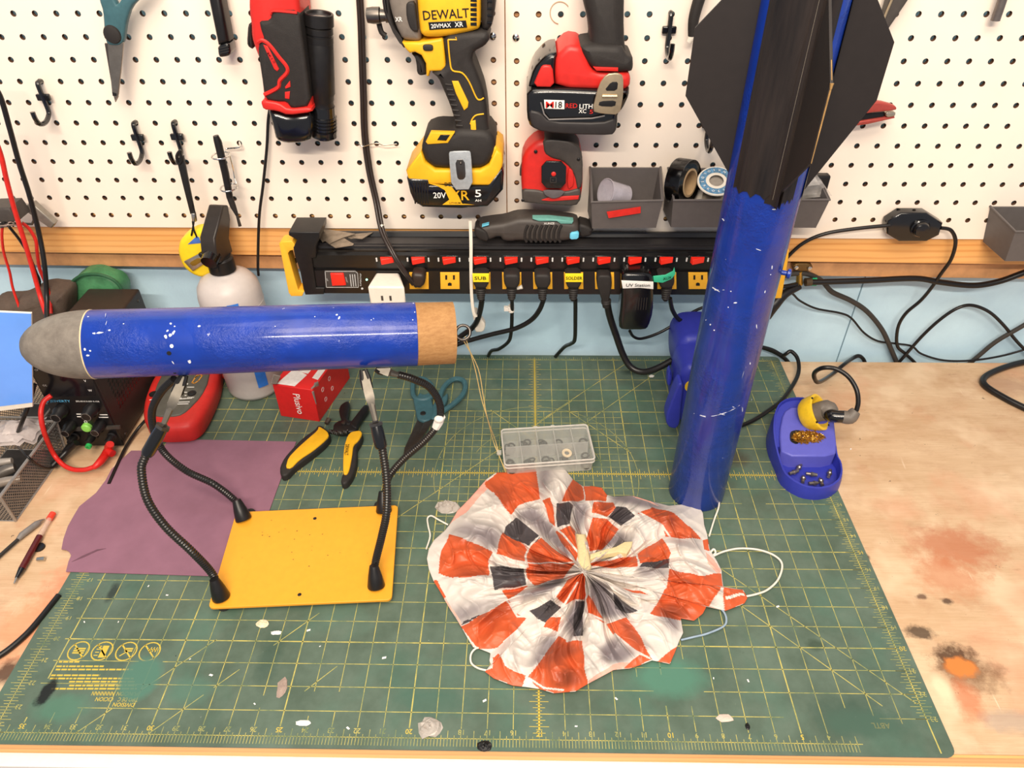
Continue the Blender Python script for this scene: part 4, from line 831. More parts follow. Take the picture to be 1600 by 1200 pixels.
# ================================================================== THE TWO ROCKET SECTIONS
def c_blue(t, c):
    b = t.b; f = t.ramp(t.noise(.8, 4, .6), .3, .7); col = t.mix(f, lin((3, 46, 140)), lin((5, 55, 162)))
    ch = t.ramp(t.noise(1.7, 5, .72, t.co((1, 1, 1), (3, 1, 7))), .715, .73); col = t.mix(ch, col, lin((226, 226, 232)))
    sc = t.ramp(t.noise(1.2, 3, .6, t.co((2.5, 2.5, .3), (7, 3, 2))), .74, .76); col = t.mix(t.math('MULTIPLY', sc, .7), col, lin((200, 206, 226)))
    t.l(col, b.inputs['Base Color']); b.inputs['Roughness'].default_value = .36
    b.inputs['Coat Weight'].default_value = .42; b.inputs['Coat Roughness'].default_value = .11
    n1 = t.noise(5.5, 4, .7); n2 = t.ramp(t.noise(.5, 2, .5, t.co((1, 1, 1), (5, 5, 5))), .42, .62)
    t.bump(t.math('MULTIPLY', n1, n2), .8, .008)
blue = mat('gloss_blue_paint', (18, 54, 180), custom=c_blue)
chip = mat('paint_chip', (222, 224, 232), .6)
A = V(-18.29, -13.79, 10.99); Bv = V(-5.35, -11.26, 9.82); ax = (Bv-A).normalized(); A = A+ax*.42; LR = (Bv-A).length
r0 = 1.38; MR = frame(A, ax, V(0, 0, 1))
t = thing('rocket_section', 'blue rocket tube with grey nose cone held up by the flexible arms', 'model rocket', A-V(0, 0, 1.4))
b = MB(); b.lathe([(r0-.1, .02), (r0-.02, 0), (r0, .03), (r0, LR-.02), (r0-.03, LR), (r0-.12, LR)], MR, 64); build(b, 'body_tube', blue, t)
def c_nose(t, c):
    b = t.b; f = t.ramp(t.noise(1.2, 6, .7), .35, .68); col = t.mix(f, lin((104, 96, 88)), lin((132, 124, 114)))
    sp = t.ramp(t.noise(5, 4, .8), .60, .75); col = t.mix(t.math('MULTIPLY', sp, .5), col, lin((150, 140, 128)))
    t.l(col, b.inputs['Base Color']); b.inputs['Roughness'].default_value = .55; t.bump(t.noise(7, 4, .7), .15)
b = MB(); NL = 2.62; b.lathe([(max(.02, r0*(1-(k/18)**2.1)**.5), -NL*k/18) for k in range(19)], MR, 56); build(b, 'nose_cone', mat('sanded_grey_print', custom=c_nose), t)
b = MB(); b.lathe([(r0-.02, -.03), (r0+.015, -.015), (r0+.015, .015), (r0, .03)], MR, 64, 0, False, False); build(b, 'filler_seam', mat('cream_filler', (222, 200, 158), .7, var=.2), t)
def c_kraft(t, c):
    f = t.ramp(t.noise(2.5, 6, .8, t.co((1, 1, 3))), .3, .7); t.l(t.mix(f, lin((152, 106, 60)), lin((188, 142, 90))), t.b.inputs['Base Color']); t.b.inputs['Roughness'].default_value = .75; t.bump(f, .15)
kraft = mat('kraft_cardboard', custom=c_kraft)
b = MB(); CL = 1.62; b.lathe([(r0-.03, -.05), (r0-.02, 0), (r0-.03, CL), (r0-.12, CL), (r0-.12, CL-.2), (.01, CL-.2)], frame(Bv, ax, V(0, 0, 1)), 56, 0, False, False); build(b, 'coupler', kraft, t)
E0 = Bv+ax*(CL-.2); b = MB(); b.tube([E0, E0+ax*.28], .1, 10); build(b, 'eye_shank', dsteel, t)
b = MB(); ec = E0+ax*.62; b.tube([ec+ax*(.32*math.cos(a*PI/10))+V(0, .6, .8)*.32*math.sin(a*PI/10) for a in range(20)], .07, 10, 0, True, True); build(b, 'eye_bolt', dsteel, t)
def chips(par, f, lst, nm='paint_chips'):
    b = MB()
    for u, a, w, h, tl in lst:
        c, n, tx, ty = f(u, a); k = 7; rr_ = random.Random(int(u*100+a)); w *= .75; h *= .75
        P = []
        for j in range(k):
            q = 2*PI*j/k; rd = .7+.5*rr_.random(); x = w*math.cos(q)*rd; y = h*math.sin(q)*rd; x, y = x*math.cos(tl)-y*math.sin(tl), x*math.sin(tl)+y*math.cos(tl)
            P.append(c+tx*x+ty*y+n*.012)
        b.prism(P, -n*.01)
    return build(b, nm, chip, par, kind='stuff')
def fh(px, py):                                          # nearest hit of a pixel ray with the horizontal tube
    d = ray(px, py).normalized(); o = CAM-A; dv = d-ax*d.dot(ax); ov = o-ax*o.dot(ax)
    a_, b_, c_ = dv.dot(dv), 2*dv.dot(ov), ov.dot(ov)-r0*r0; s_ = (-b_-math.sqrt(max(0, b_*b_-4*a_*c_)))/(2*a_); p = CAM+d*s_
    n = (p-A); n = (n-ax*n.dot(ax)).normalized(); return p, n, ax, n.cross(ax)
pc = [(147, 521, .08, .05, 0), (156, 520, .16, .05, .1), (171, 516, .07, .05, .3), (133, 546, .06, .08, 0), (137, 555, .08, .05, 0), (141, 548, .05, .05, 0), (262, 517, .07, .05, .6), (267, 506, .05, .07, .6), (273, 510, .04, .04, 0), (266, 524, .1, .08, 0), (259, 526, .07, .12, .2), (271, 520, .07, .12, -.5), (268, 541, .1, .12, 0), (296, 565, .08, .12, 0), (270, 566, .03, .12, .4), (311, 510, .08, .06, .4), (193, 506, .04, .03, 0), (526, 492, .07, .05, .5), (530, 497, .11, .05, 1.2), (138, 495, .05, .03, 0), (492, 495, .03, .03, 0), (430, 510, .03, .03, 0), (580, 500, .03, .03, 0), (165, 492, .012, .2, .15), (166, 505, .012, .15, -.1), (646, 474, .04, .06, 0), (648, 488, .03, .05, 0), (645, 500, .03, .04, 0)]
chips(t, lambda u, a: fh(u, a), pc)
b = MB()
for px, py, rr_ in ((264, 552, .09), (273, 583, .06)): p, n, q, w = fh(px, py); b.lathe([(rr_, 0), (rr_*.9, .012)], frame(p, n), 12)
build(b, 'rivet_holes', blk, t, kind='stuff')
# ---- upright fin can
bc = V(8.22, -11.2, 0); r1 = 1.38; HT = 27
t = thing('rocket_fin_can', 'upright blue rocket tube with black fins standing on the cutting mat', 'model rocket', bc)
b = MB(); b.lathe([(r1-.12, .03), (r1-.03, 0), (r1, .04), (r1, HT), (r1-.1, HT), (r1-.1, HT-2)], frame(bc, ZU), 64); build(b, 'body_tube', blue, t)
finm = mat('black_fin_board', (36, 30, 28), .5, var=.08)
def c_tape(t, c):
    f = t.ramp(t.noise(1.6, 4, .6, t.co((1, 1, .12))), .3, .7); t.l(t.mix(f, lin((20, 16, 15)), lin((46, 38, 34))), t.b.inputs['Base Color']); t.b.inputs['Roughness'].default_value = .33; t.bump(t.noise(3, 4, .6, t.co((1, 1, .1))), .5)
tape = mat('black_fillet_wrap', custom=c_tape)
edgew = mat('bare_wood_edge', (166, 128, 76), .7, var=.3, vs=2)
def fin(ang, span, z0=16.9, z1=18.9, z2=21.5, z3=24.2, th=.1, edge=False):
    u = V(math.cos(math.radians(ang)), math.sin(math.radians(ang)), 0); w = V(-u.y, u.x, 0)*th/2
    P = [bc+u*1.3+ZU*z0, bc+u*span+ZU*z1, bc+u*span+ZU*z2, bc+u*1.3+ZU*z3]
    b = MB(); b.prism([p-w for p in P], w*2); build(b, 'fin', finm, t, bev=.015)
    if edge:
        b = MB(); b.tube([P[1]+u*.01+(P[2]-P[1])*.0, P[1]+u*.012+(P[2]-P[1])*.45, P[2]+u*.01], [.012, .022, .03], 6); b.tube([P[2]+ZU*.02, P[2]-ZU*.15+u*.02], [.06, .03], 6); b.tube([P[2]+(P[3]-P[2])*.03, P[2]+(P[3]-P[2])*.2], .014, 6); build(b, 'worn_edge', edgew, t)
fin(-89, 3.62, 16.6, 18.9, 21.3, 24.0, edge=True); fin(172, 3.32, 16.9, 19.7, 21.9, 24.3); fin(-3, 3.12, 16.1, 19.75, 21.6, 24.1); fin(88, 3.5, 16.6, 19.2, 21.3, 24)
for a0, a1, zb in ((-157, -92, 16.75), (-86, -60, 16.55), (-32, -3, 16.3)):
    R = []
    for z in (zb+.0, 25): R.append([bc+V((r1+.04)*math.cos(math.radians(a0+(a1-a0)*j/10)), (r1+.04)*math.sin(math.radians(a0+(a1-a0)*j/10)), z+(.12*math.sin(j*2.2) if z < 20 else 0)) for j in range(11)])
    b = MB(); b.rings(R, 0, False, False, False); b.rings([[p+(bc+ZU*p.z-p).normalized()*.06 for p in r] for r in R], 0, False, False, False); build(b, 'fillet_wrap', tape, t)
b = MB(); a_ = math.radians(-93.5); b.tube([bc+V((r1+.11)*math.cos(a_), (r1+.11)*math.sin(a_), z) for z in (16.7, 20, 24.8)], .018, 6); build(b, 'root_seam', mat('grey_seam', (140, 130, 116), .5), t)
for s_ in (-1, 1):                                      # fillets at the root of the front fin
    u = V(math.cos(math.radians(-89)), math.sin(math.radians(-89)), 0); w = V(-u.y, u.x, 0)*s_
    b = MB(); b.rings([[bc+u*(r1+.5)+w*.05+ZU*z, bc+u*(r1+.06)+w*.14+ZU*z, bc+u*(r1-.18)+w*.62+ZU*z, bc+u*1.1+ZU*z] for z in (16.5, 17.2, 25)]); build(b, 'fin_fillet', tape, t, ang=60)
b = MB(); u = V(math.cos(math.radians(-22)), math.sin(math.radians(-22)), 0); b.lathe([(.1, -.05), (.1, .2), (.2, .24), (.2, .34), (.1, .38)], frame(bc+u*1.36+ZU*13.2, u), 14); build(b, 'rail_button', blue, t)
def fv(px, py):
    d = ray(px, py).normalized(); o = CAM-bc; a_ = d.x*d.x+d.y*d.y; b_ = 2*(d.x*o.x+d.y*o.y); c_ = o.x*o.x+o.y*o.y-r1*r1
    s_ = (-b_-math.sqrt(max(0, b_*b_-4*a_*c_)))/(2*a_); p = CAM+d*s_; n = V(p.x-bc.x, p.y-bc.y, 0).normalized(); return p, n, n.cross(ZU), ZU
pv = [(1118, 452, .35, .03, -.1), (1209, 327, .1, .03, 0), (1142, 455, .04, .03, 0), (1149, 473, .1, .04, -.5), (1138, 480, .03, .03, 0), (1110, 507, .04, .06, .4), (1116, 516, .05, .04, 0), (1103, 500, .03, .03, 0), (1182, 510, .03, .18, -.3), (1195, 456, .03, .08, 0), (1206, 418, .03, .12, -.2), (1204, 429, .04, .03, 0), (1172, 568, .04, .09, -.3), (1185, 390, .15, .015, .3), (1130, 343, .14, .03, 0), (1174, 625, .03, .15, -.4), (1098, 650, .25, .03, -.1), (1128, 647, .18, .02, .3), (1146, 636, .1, .02, .5), (1160, 640, .03, .2, -.3)]
chips(t, lambda u, a: fv(u, a), pv)
b = MB(); b.tube([fv(a, c)[0] for a, c in ((1084, 646), (1098, 650), (1115, 650), (1130, 646), (1145, 640), (1156, 633))], [.006, .02, .014, .018, .012, .006], 5); build(b, 'scratch_line', chip, t)
b = MB(); b.tube([fv(a, c)[0] for a, c in ((1104, 449), (1118, 453), (1132, 453))], [.01, .025, .008], 5); build(b, 'scratch_line', chip, t)
# ================================================================== FLEXIBLE-ARM STATION
t = thing('helping_hands', 'yellow steel base with four black flexible arms gripping the rocket tube', 'soldering stand', (-10.6, -15.2, 0))
yb = mat('yellow_powder_coat', (240, 166, 46), .42, var=.03, bump=.06, bs=30)
zt = .42
O = rnd([Z(325, 952, zt), Z(612, 937, zt), Z(622, 789, zt), Z(369, 800, zt)], 1) if False else [Z(325, 950, zt), Z(612, 937, zt), Z(622, 789, zt), Z(369, 800, zt)]
def roundc(P, r, k=4):
    out = []
    for i in range(len(P)):
        p, a, c = P[i], P[i-1], P[(i+1) % len(P)]; u = (a-p).normalized()*r; w = (c-p).normalized()*r
        for j in range(k+1): q = j/k; out.append((p+u)*(1-q)**2+p*2*q*(1-q)+(p+w)*q*q)
    return out
b = MB(); b.prism(roundc(O, .25, 6), (0, 0, -.14)); build(b, 'base_plate', yb, t, bev=.02)
for px, py in ((349, 955), (590, 941), (592, 800), (390, 812)):
    p = Z(px, py, 0); b = MB(); b.lathe([(.26, 0), (.3, .05), (.24, zt-.14)], frame(p+V(0, .25, 0), ZU), 14); build(b, 'rubber_foot', blkm, t)
b = MB()
for px, py in ((468, 929), (492, 810)): b.lathe([(.09, zt), (.08, zt+.006)], frame(Z(px, py, 0)*1.0*V(1, 1, 0).length/V(1, 1, 0).length if False else V(Z(px, py, zt).x, Z(px, py, zt).y, 0), ZU), 12)
build(b, 'screw_holes', blk, t, kind='stuff')
b = MB()
for k in range(26):
    px, py = random.gauss(470, 55), random.gauss(850, 25); p = Z(px, py, zt+.001); s_ = random.uniform(.01, .035)
    b.add([p+V(-s_, -s_, 0), p+V(s_, -s_*.6, 0), p+V(s_*.8, s_, 0), p+V(-s_, s_*.7, 0)], [(0, 1, 2, 3)])
build(b, 'specks', mat('dirt', (120, 86, 40), .8), t, kind='stuff')
def flex(pts, r, m):                                     # ribbed gooseneck
    P = spl(pts, 26); b = MB(); L = [0]
    for a, c in zip(P, P[1:]): L.append(L[-1]+(c-a).length)
    n = int(L[-1]/.12)*2; Q = []; i = 0
    for k in range(n+1):
        d = L[-1]*k/n
        while i < len(P)-2 and L[i+1] < d: i += 1
        f = (d-L[i])/max(1e-6, L[i+1]-L[i]); Q.append(P[i].lerp(P[i+1], f))
    b.tube(Q, [r if k % 2 else r*.86 for k in range(n+1)], 10); return b
gn = mat('gooseneck_black', (30, 27, 25), .32, spec=.6)
def arm(base, pts, sleeve, clip, cone=True, back=False):
    p0 = V(Z(*base, zt).x, Z(*base, zt).y, zt)
    a = build(flex([p0+ZU*.4]+pts, .185, gn), 'flexible_arm', gn, t)
    d = (pts[0]-p0-ZU*.2).normalized(); b = MB(); b.lathe([(.37, 0), (.39, .06), (.31, .55), (.22, .95), (.19, 1.05)], frame(p0, (d+ZU*1.6)), 20); build(b, 'base_socket', blk, a)
    if sleeve:
        s0, s1 = sleeve; b = MB(); b.tube([s0, s0.lerp(s1, .1), s1.lerp(s0, .3), s1], [.22, .27, .27, .24], 20); build(b, 'sleeve', blkg, a)
        dd = (s1-s0).normalized(); b = MB(); b.lathe([(.22, -.02), (.31, 0), (.31, .12), (.14, .16), (.14, .22)], frame(s1, dd), 6); build(b, 'hex_nut', dsteel, a)
    if clip:
        c0, c1 = clip; dd = (c1-c0).normalized(); L = (c1-c0).length; sd = dd.cross(CAM-c0).normalized(); up = sd.cross(dd)
        b = MB(); b.tube([c0, c0+dd*.35*L], [.11, .15], 8)
        for s_ in (-1, 1):
            q = [c0+dd*L*f+up*s_*h for f, h in ((.3, .05), (.45, .2), (.62, .16), (.85, .06), (1.0, .03))]
            b.rings([[p-sd*wd+up*0, p+sd*wd, p+sd*wd+up*s_*.04, p-sd*wd+up*s_*.04] for p, wd in zip(q, (.12, .19, .19, .16, .12))])
        build(b, 'alligator_clip', mat('clip_metal', (120, 114, 104), .48, .7), a)
        b = MB()
        for s_ in (-1, 1): b.tube([c0+dd*L*.64+sd*.12*s_-sd.cross(dd)*.0, c0+dd*L*.85+sd*.12*s_, c0+dd*L*1.03+sd*.08*s_], [.11, .12, .09], 8)
        build(b, 'clip_boots', blk, a)
    return a
def tz(px, py, y): return Y(px, py, y)                  # points given at a chosen distance from the wall
# front-left: base 345,930 ; clip to 290,590
under = lambda px, py, f=0: Y(px, py, -13.4)
arm((346, 934), [Y(332, 897, -17.6), Y(300, 862, -17.6), Y(258, 822, -17.3), Y(230, 780, -16.8), Y(221, 735, -16.2), Y(226, 716, -15.9), Y(232, 702, -15.7)], (Y(229, 711, -15.8), Y(253, 669, -15.2)), (Y(256, 662, -15.1), Y(287, 588, -13.9)))
arm((381, 812), [Y(370, 785, -12.6), Y(335, 757, -12.4), Y(290, 735, -12.0), Y(255, 705, -11.8), Y(240, 670, -11.8), Y(238, 640, -12.0), Y(252, 612, -12.4), Y(272, 592, -12.8)], None, None)
arm((588, 917), [Y(586, 882, -16.7), Y(596, 840, -16.5), Y(604, 800, -16.2), Y(604, 750, -15.6), Y(598, 705, -15.0), Y(592, 675, -14.6)], (Y(596, 700, -15.0), Y(588, 665, -14.5)), (Y(587, 658, -14.4), Y(568, 580, -13.0)))
a4 = arm((600, 800), [Y(602, 770, -12.0), Y(608, 745, -11.9), Y(630, 718, -11.6), Y(662, 690, -11.2), Y(683, 664, -10.9), Y(688, 635, -10.9), Y(672, 606, -11.2), Y(645, 592, -11.6), Y(622, 585, -11.8)], None, (Y(622, 586, -11.8), Y(588, 575, -11.9)))
b = MB(); b.tube([Y(681, 668, -10.92), Y(685, 660, -10.9), Y(690, 650, -10.88)], [.2, .24, .2], 9); b.ball(Y(686, 655, -11.05), .22, sc=(1.1, .8, .9)); build(b, 'white_tape', paint_w, a4)
# ================================================================== PARACHUTE
cc = (912, 893)
OUT = [(600,235),(640,240),(680,290),(720,318),(760,318),(800,325),(822,355),(850,362),(930,358),(1000,380),(1080,400),(1140,395),(1200,393),(1222,430),(1228,480),(1240,520),(1250,580),(1280,630),(1300,670),(1303,705),(1308,738),(1350,742),(1390,750),(1408,785),(1395,808),(1350,826),(1312,840),(1290,816),(1240,815),(1222,850),(1185,880),(1130,870),(1140,930),(1125,960),(1110,1000),(1085,1060),(1010,1045),(960,1065),(920,1078),(850,1085),(740,1145),(690,1175),(600,1182),(545,1165),(480,1155),(430,1150),(350,1120),(312,1090),(343,1072),(332,1045),(337,1015),(300,1000),(265,990),(240,950),(215,905),(180,850),(150,800),(125,755),(100,715),(80,665),(72,620),(80,580),(100,545),(150,500),(165,480),(200,420),(250,370),(320,290),(360,262),(440,260),(530,245)]
PO, PD, PG, PC, PP = 1, 2, 3, 4, 5
PAT = [  # colour, polygon (all in the coordinates of a 2.6667x view whose corner is 640,640)
(PG,[(530,245),(600,235),(590,290),(565,340),(560,375),(545,375),(528,300)]),
(PG,[(170,490),(240,470),(345,485),(390,520),(365,590),(345,590),(230,535),(175,525)]),
(PG,[(440,430),(520,395),(590,470),(650,560),(690,630),(640,600),(560,530),(500,480),(440,450)]),
(PG,[(480,760),(600,700),(690,650),(640,720),(560,770),(440,800)]),
(PG,[(770,700),(820,730),(850,790),(900,820),(930,850),(900,860),(830,870),(780,850),(745,790),(748,720)]),
(PG,[(170,830),(400,780),(215,900)]),(PG,[(825,362),(930,358),(1000,380),(1080,405),(1050,420),(930,398),(840,385)]),
(PG,[(1085,535),(1200,540),(1232,590),(1150,570),(1090,550)]),(PG,[(1030,860),(1120,862),(1135,880),(1110,935),(1060,900)]),
(PG,[(790,1000),(850,940),(945,1015),(900,1050),(800,1060)]),(PG,[(500,1060),(560,940),(620,945),(600,1000),(520,1080)]),
(PG,[(655,850),(690,800),(725,795),(722,930),(665,965),(650,900)]),(PG,[(940,655),(1075,660),(1070,690),(960,690)]),
(PG,[(680,385),(745,385),(740,440),(700,520),(680,480)]),(PG,[(1060,410),(1130,395),(1200,393),(1215,430),(1120,440)][:0] or [(800,560),(870,505),(900,530),(800,590)]),
(PP,[(150,785),(185,840),(250,950),(265,990),(215,905),(140,780)]),(PP,[(320,290),(345,310),(230,430),(165,480),(200,420)]),(PP,[(740,1130),(850,1060),(940,1050),(920,1078),(850,1085),(745,1145)]),(PP,[(1235,590),(1300,670),(1290,690),(1240,640)]),(PP,[(930,358),(1000,380),(1040,400),(960,375)]),
(PO,[(318,300),(365,262),(440,260),(530,247),(532,300),(547,376),(500,385),(455,400),(425,440),(390,400),(350,345),(312,312)]),
(PO,[(682,290),(722,320),(726,372),(700,385),(632,380),(655,335)]),(PO,[(725,318),(760,318),(802,325),(825,352),(820,382),(732,378)]),
(PO,[(555,378),(585,368),(605,440),(610,495),(592,492),(575,440)]),(PO,[(605,508),(665,482),(690,510),(700,600),(695,635),(640,560)]),
(PO,[(768,386),(850,385),(858,410),(820,445),(760,430)]),(PO,[(756,447),(820,452),(872,500),(800,585),(748,590),(735,520)]),
(PO,[(388,515),(442,532),(495,590),(480,634),(360,602),(370,560)]),(PO,[(545,532),(600,580),(685,635),(490,637),(490,590),(510,560)]),
(PO,[(488,642),(690,642),(640,700),(520,732),(480,690)]),(PO,[(165,520),(220,535),(345,590),(328,625),(335,688),(240,698),(180,702),(118,680),(132,590)]),
(PO,[(215,905),(290,860),(412,793),(430,835),(485,872),(430,930),(370,992),(290,1000),(250,960)]),(PO,[(385,755),(497,735),(470,755),(408,790)]),
(PO,[(620,940),(660,965),(720,962),(728,1060),(742,1145),(690,1175),(600,1182),(545,1165),(490,1115),(560,1030)]),
(PO,[(345,1032),(370,1018),(400,1070),(482,1110),(470,1155),(430,1150),(350,1120),(310,1090),(345,1075)]),(PO,[(575,868),(632,863),(618,925),(560,905)]),
(PO,[(655,710),(720,680),(730,700),(735,770),(725,790),(690,792),(650,812),(612,780)]),(PO,[(733,790),(748,852),(805,890),(812,880),(745,770)]),
(PO,[(812,885),(900,865),(938,905),(1010,1042),(945,1000),(850,935)]),(PO,[(930,1040),(960,1022),(1005,1040),(960,1065),(890,1080)]),(PO,[(1085,1060),(1030,1048),(1120,980)]),
(PO,[(1080,665),(1150,680),(1210,692),(1300,682),(1302,740),(1262,800),(1222,855),(1185,882),(1090,872),(1000,850),(1040,790),(1072,740)]),
(PO,[(1308,738),(1390,750),(1408,785),(1395,808),(1310,840)]),(PO,[(1055,535),(1088,600),(1082,622),(960,642),(945,602)]),(PO,[(752,640),(850,625),(942,608),(952,652),(860,660),(760,652)]),
(PO,[(1010,405),(1100,430),(1180,500),(1215,540),(1070,532),(1052,480),(950,432),(1000,415)]),(PO,[(1220,543),(1243,538),(1252,590),(1230,580)]),
(PO,[(100,712),(118,712),(150,780),(140,785)]),(PO,[(830,700),(890,735),(895,745),(830,720)][:0] or [(880,745),(960,755),(1000,775),(930,760)]),
(PD,[(610,390),(662,384),(682,402),(667,476),(614,497)]),(PD,[(860,405),(900,408),(942,440),(882,487),(822,450)]),(PD,[(400,487),(442,448),(535,520),(540,535),(500,572),(395,520)]),
(PD,[(338,650),(480,665),(488,732),(350,752)]),(PD,[(500,840),(590,795),(630,822),(565,888),(530,868)]),(PD,[(690,800),(726,795),(720,940),(680,948)]),
(PD,[(970,640),(1085,622),(1080,662),(958,656)]),(PD,[(845,760),(885,795),(950,838),(900,850),(860,830)]),(PD,[(215,900),(225,880),(300,855)][:3]),
(PC,[(1318,776),(1395,764),(1396,774),(1320,790)])]
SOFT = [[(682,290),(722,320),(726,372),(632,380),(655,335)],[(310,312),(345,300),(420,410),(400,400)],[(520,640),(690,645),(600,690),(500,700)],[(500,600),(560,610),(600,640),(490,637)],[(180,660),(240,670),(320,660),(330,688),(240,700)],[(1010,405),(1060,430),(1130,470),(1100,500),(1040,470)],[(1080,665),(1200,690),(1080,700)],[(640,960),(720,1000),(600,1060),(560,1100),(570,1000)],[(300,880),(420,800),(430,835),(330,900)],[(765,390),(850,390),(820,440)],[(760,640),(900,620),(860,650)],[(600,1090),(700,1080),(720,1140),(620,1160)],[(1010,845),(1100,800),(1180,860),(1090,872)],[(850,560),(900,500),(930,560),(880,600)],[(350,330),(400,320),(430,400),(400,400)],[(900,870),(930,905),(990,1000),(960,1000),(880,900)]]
LINES = [((605,500),(640,485),(690,478)),((492,655),(482,610),(500,570),(548,520)),((478,655),(485,700),(512,738)),((428,440),(455,402),(545,376),(570,345)),((605,440),(612,495)),((735,530),(760,445),(830,452),(900,505)),((945,600),(958,650)),((335,690),(350,752)),((400,785),(450,862),(500,862)),((560,928),(625,942)),((655,965),(725,948)),((630,930),(640,820),(700,720)),((745,850),(815,880)),((1078,665),(1068,740)),((1085,530),(1050,480),(960,430)),((590,770),(640,812)),((820,890),(905,860)),((855,935),(945,1010),(1000,1035)),((1300,745),(1300,820)),((500,1120),(560,1160),(640,1168)),((210,905),(270,985)),((740,640),(640,520),(530,430))]
def cpx(p): return (640+p[0]/2.66667, 640+p[1]/2.66667)
o2 = np.array([cpx(p) for p in OUT]); NA, NR = 880, 190
def ray_r(a):
    d = np.array([math.cos(a), math.sin(a)]); best = 5
    for i in range(len(o2)):
        p = o2[i]-cc; q = o2[(i+1) % len(o2)]-cc; e = q-p; den = d[0]*e[1]-d[1]*e[0]
        if abs(den) < 1e-9: continue
        s_ = (p[0]*e[1]-p[1]*e[0])/den; u = (p[0]*d[1]-p[1]*d[0])/den
        if s_ > 0 and -1e-6 <= u <= 1+1e-6: best = max(best, s_)
    return best
AR = np.array([ray_r(2*PI*i/NA) for i in range(NA)])
rs = (np.arange(NR+1)/NR)**.9
ang = 2*PI*np.arange(NA)/NA
PX = cc[0]+np.outer(np.cos(ang)*AR, rs); PY = cc[1]+np.outer(np.sin(ang)*AR, rs)
def inside(poly, x, y):
    r = np.zeros(x.shape, bool); n = len(poly)
    for i in range(n):
        x0, y0 = poly[i]; x1, y1 = poly[(i+1) % n]
        if y0 == y1: continue
        c = ((y0 > y) != (y1 > y)) & (x < (x1-x0)*(y-y0)/(y1-y0)+x0); r ^= c
    return r
mx = (PX[:, :-1]+PX[:, 1:]+np.roll(PX, -1, 0)[:, :-1]+np.roll(PX, -1, 0)[:, 1:])/4; my = (PY[:, :-1]+PY[:, 1:]+np.roll(PY, -1, 0)[:, :-1]+np.roll(PY, -1, 0)[:, 1:])/4
wx = np.sin(my*.15+mx*.05)*.8; wy = np.sin(mx*.17)*.8                          # slight waviness of the seams
ci = np.zeros(mx.shape, int)
for c, poly in PAT:
    if c != PG: ci[inside([cpx(p) for p in poly], mx+wx, my+wy)] = c
for L_ in LINES:
    for p, q in zip(L_, L_[1:]):
        p = np.array(cpx(p)); q = np.array(cpx(q)); e = q-p; tt = np.clip(((mx-p[0])*e[0]+(my-p[1])*e[1])/(e@e), 0, 1)
        ci[np.hypot(mx-p[0]-tt*e[0], my-p[1]-tt*e[1]) < 1.5] = 0
FOLDS = [(-178, 1, .5), (-150, .9, .35), (-128, 1, .4), (-104, 1, .35), (-80, .8, .4), (-62, 1, .3), (-40, 1, .45), (-22, .9, .35), (-4, 1, .55), (12, 1, .4), (28, .9, .35), (42, 1, .4), (62, 1, .35), (84, .9, .45), (98, 1, .4), (120, 1, .35), (140, 1, .45), (158, 1, .35)]
vv = np.zeros((NA, NR+1, 3))
for i in range(NA):
    ad_ = math.degrees(ang[i]); ad_ = ad_-360 if ad_ > 180 else ad_; R_ = AR[i]/30
    for j in range(NR+1):
        t_ = rs[j]; aa = ad_+16*noise.noise(V(math.cos(ang[i])*1.2, math.sin(ang[i])*1.2, t_*2.2))+5*noise.noise(V(math.cos(ang[i])*5, math.sin(ang[i])*5, t_*3)); aa = (aa+180) % 360-180
        fo = 0
        for q_ in range(len(FOLDS)):
            f0, am, _w = FOLDS[q_]; f1 = FOLDS[(q_+1) % len(FOLDS)][0]; sp_ = (f1-f0) % 360; dd_ = (aa-f0) % 360
            if dd_ <= sp_: u_ = dd_/sp_; fo = am*(1-abs(2*u_-1)**1.6)**.8; break
        x, y = PX[i, j], PY[i, j]; p = Z(x, y, .15)
        n1 = noise.noise(V(p.x*.55, p.y*.55, 3)); n2 = noise.noise(V(p.x*1.5, p.y*1.5, 8)); n3 = noise.noise(V(p.x*3.2, p.y*3.2, 5)); rg = 1-abs(noise.noise(V(p.x*.9+4, p.y*.9, 2)))*2.2; rg2 = 1-abs(noise.noise(V(p.x*2.1+4, p.y*2.1, 9)))*2.4
        env = min(1, (1-t_)*6)
        bb = noise.noise(V(p.x*.38, p.y*.38, 11)); wr = 1-abs(noise.noise(V(aa*.075, t_*1.3, 4)))*2.6; wr2 = 1-abs(noise.noise(V(aa*.26+p.x*.8, t_*3.2, 7)))*3; dg = 1-abs(noise.noise(V(p.x*1.1+p.y*.5, p.y*.45-p.x*.2, 6)))*3.2
        h = .10+env*((.18+.42*math.exp(-((t_-.32)/.28)**2))*(fo-.25)+.22*n1+.34*bb+.24*max(0, wr)**2+.035*max(0, wr2)**2+.17*max(0, dg)**3+.08*max(0, rg)**4+.045*n2+.008*n3+.06*noise.noise(V(aa*.35, t_*3, 2))*math.exp(-((t_-.3)/.3)**2)) + .34*math.exp(-(t_/.12)**2)+.16*env
        h += .05*(1-env)*(1+noise.noise(V(p.x*2.4, p.y*2.4, 1)))
        h = max(h, .03); q = Z(x, y, h); vv[i, j] = (q.x, q.y, q.z)
pb = V(4.0, -16, 0)
me = bpy.data.meshes.new('canopy'); vl = [tuple((c-bb)*S for c, bb in zip(v, pb)) for v in vv.reshape(-1, 3)]
fs = []; mi = []
W1 = NR+1
for i in range(NA):
    k = (i+1) % NA
    for j in range(NR): fs.append((i*W1+j, k*W1+j, k*W1+j+1, i*W1+j+1)); mi.append(int(ci[i, j]))
me.from_pydata(vl, [], fs)
sg = np.zeros((NA, NR+1)); qx = PX; qy = PY
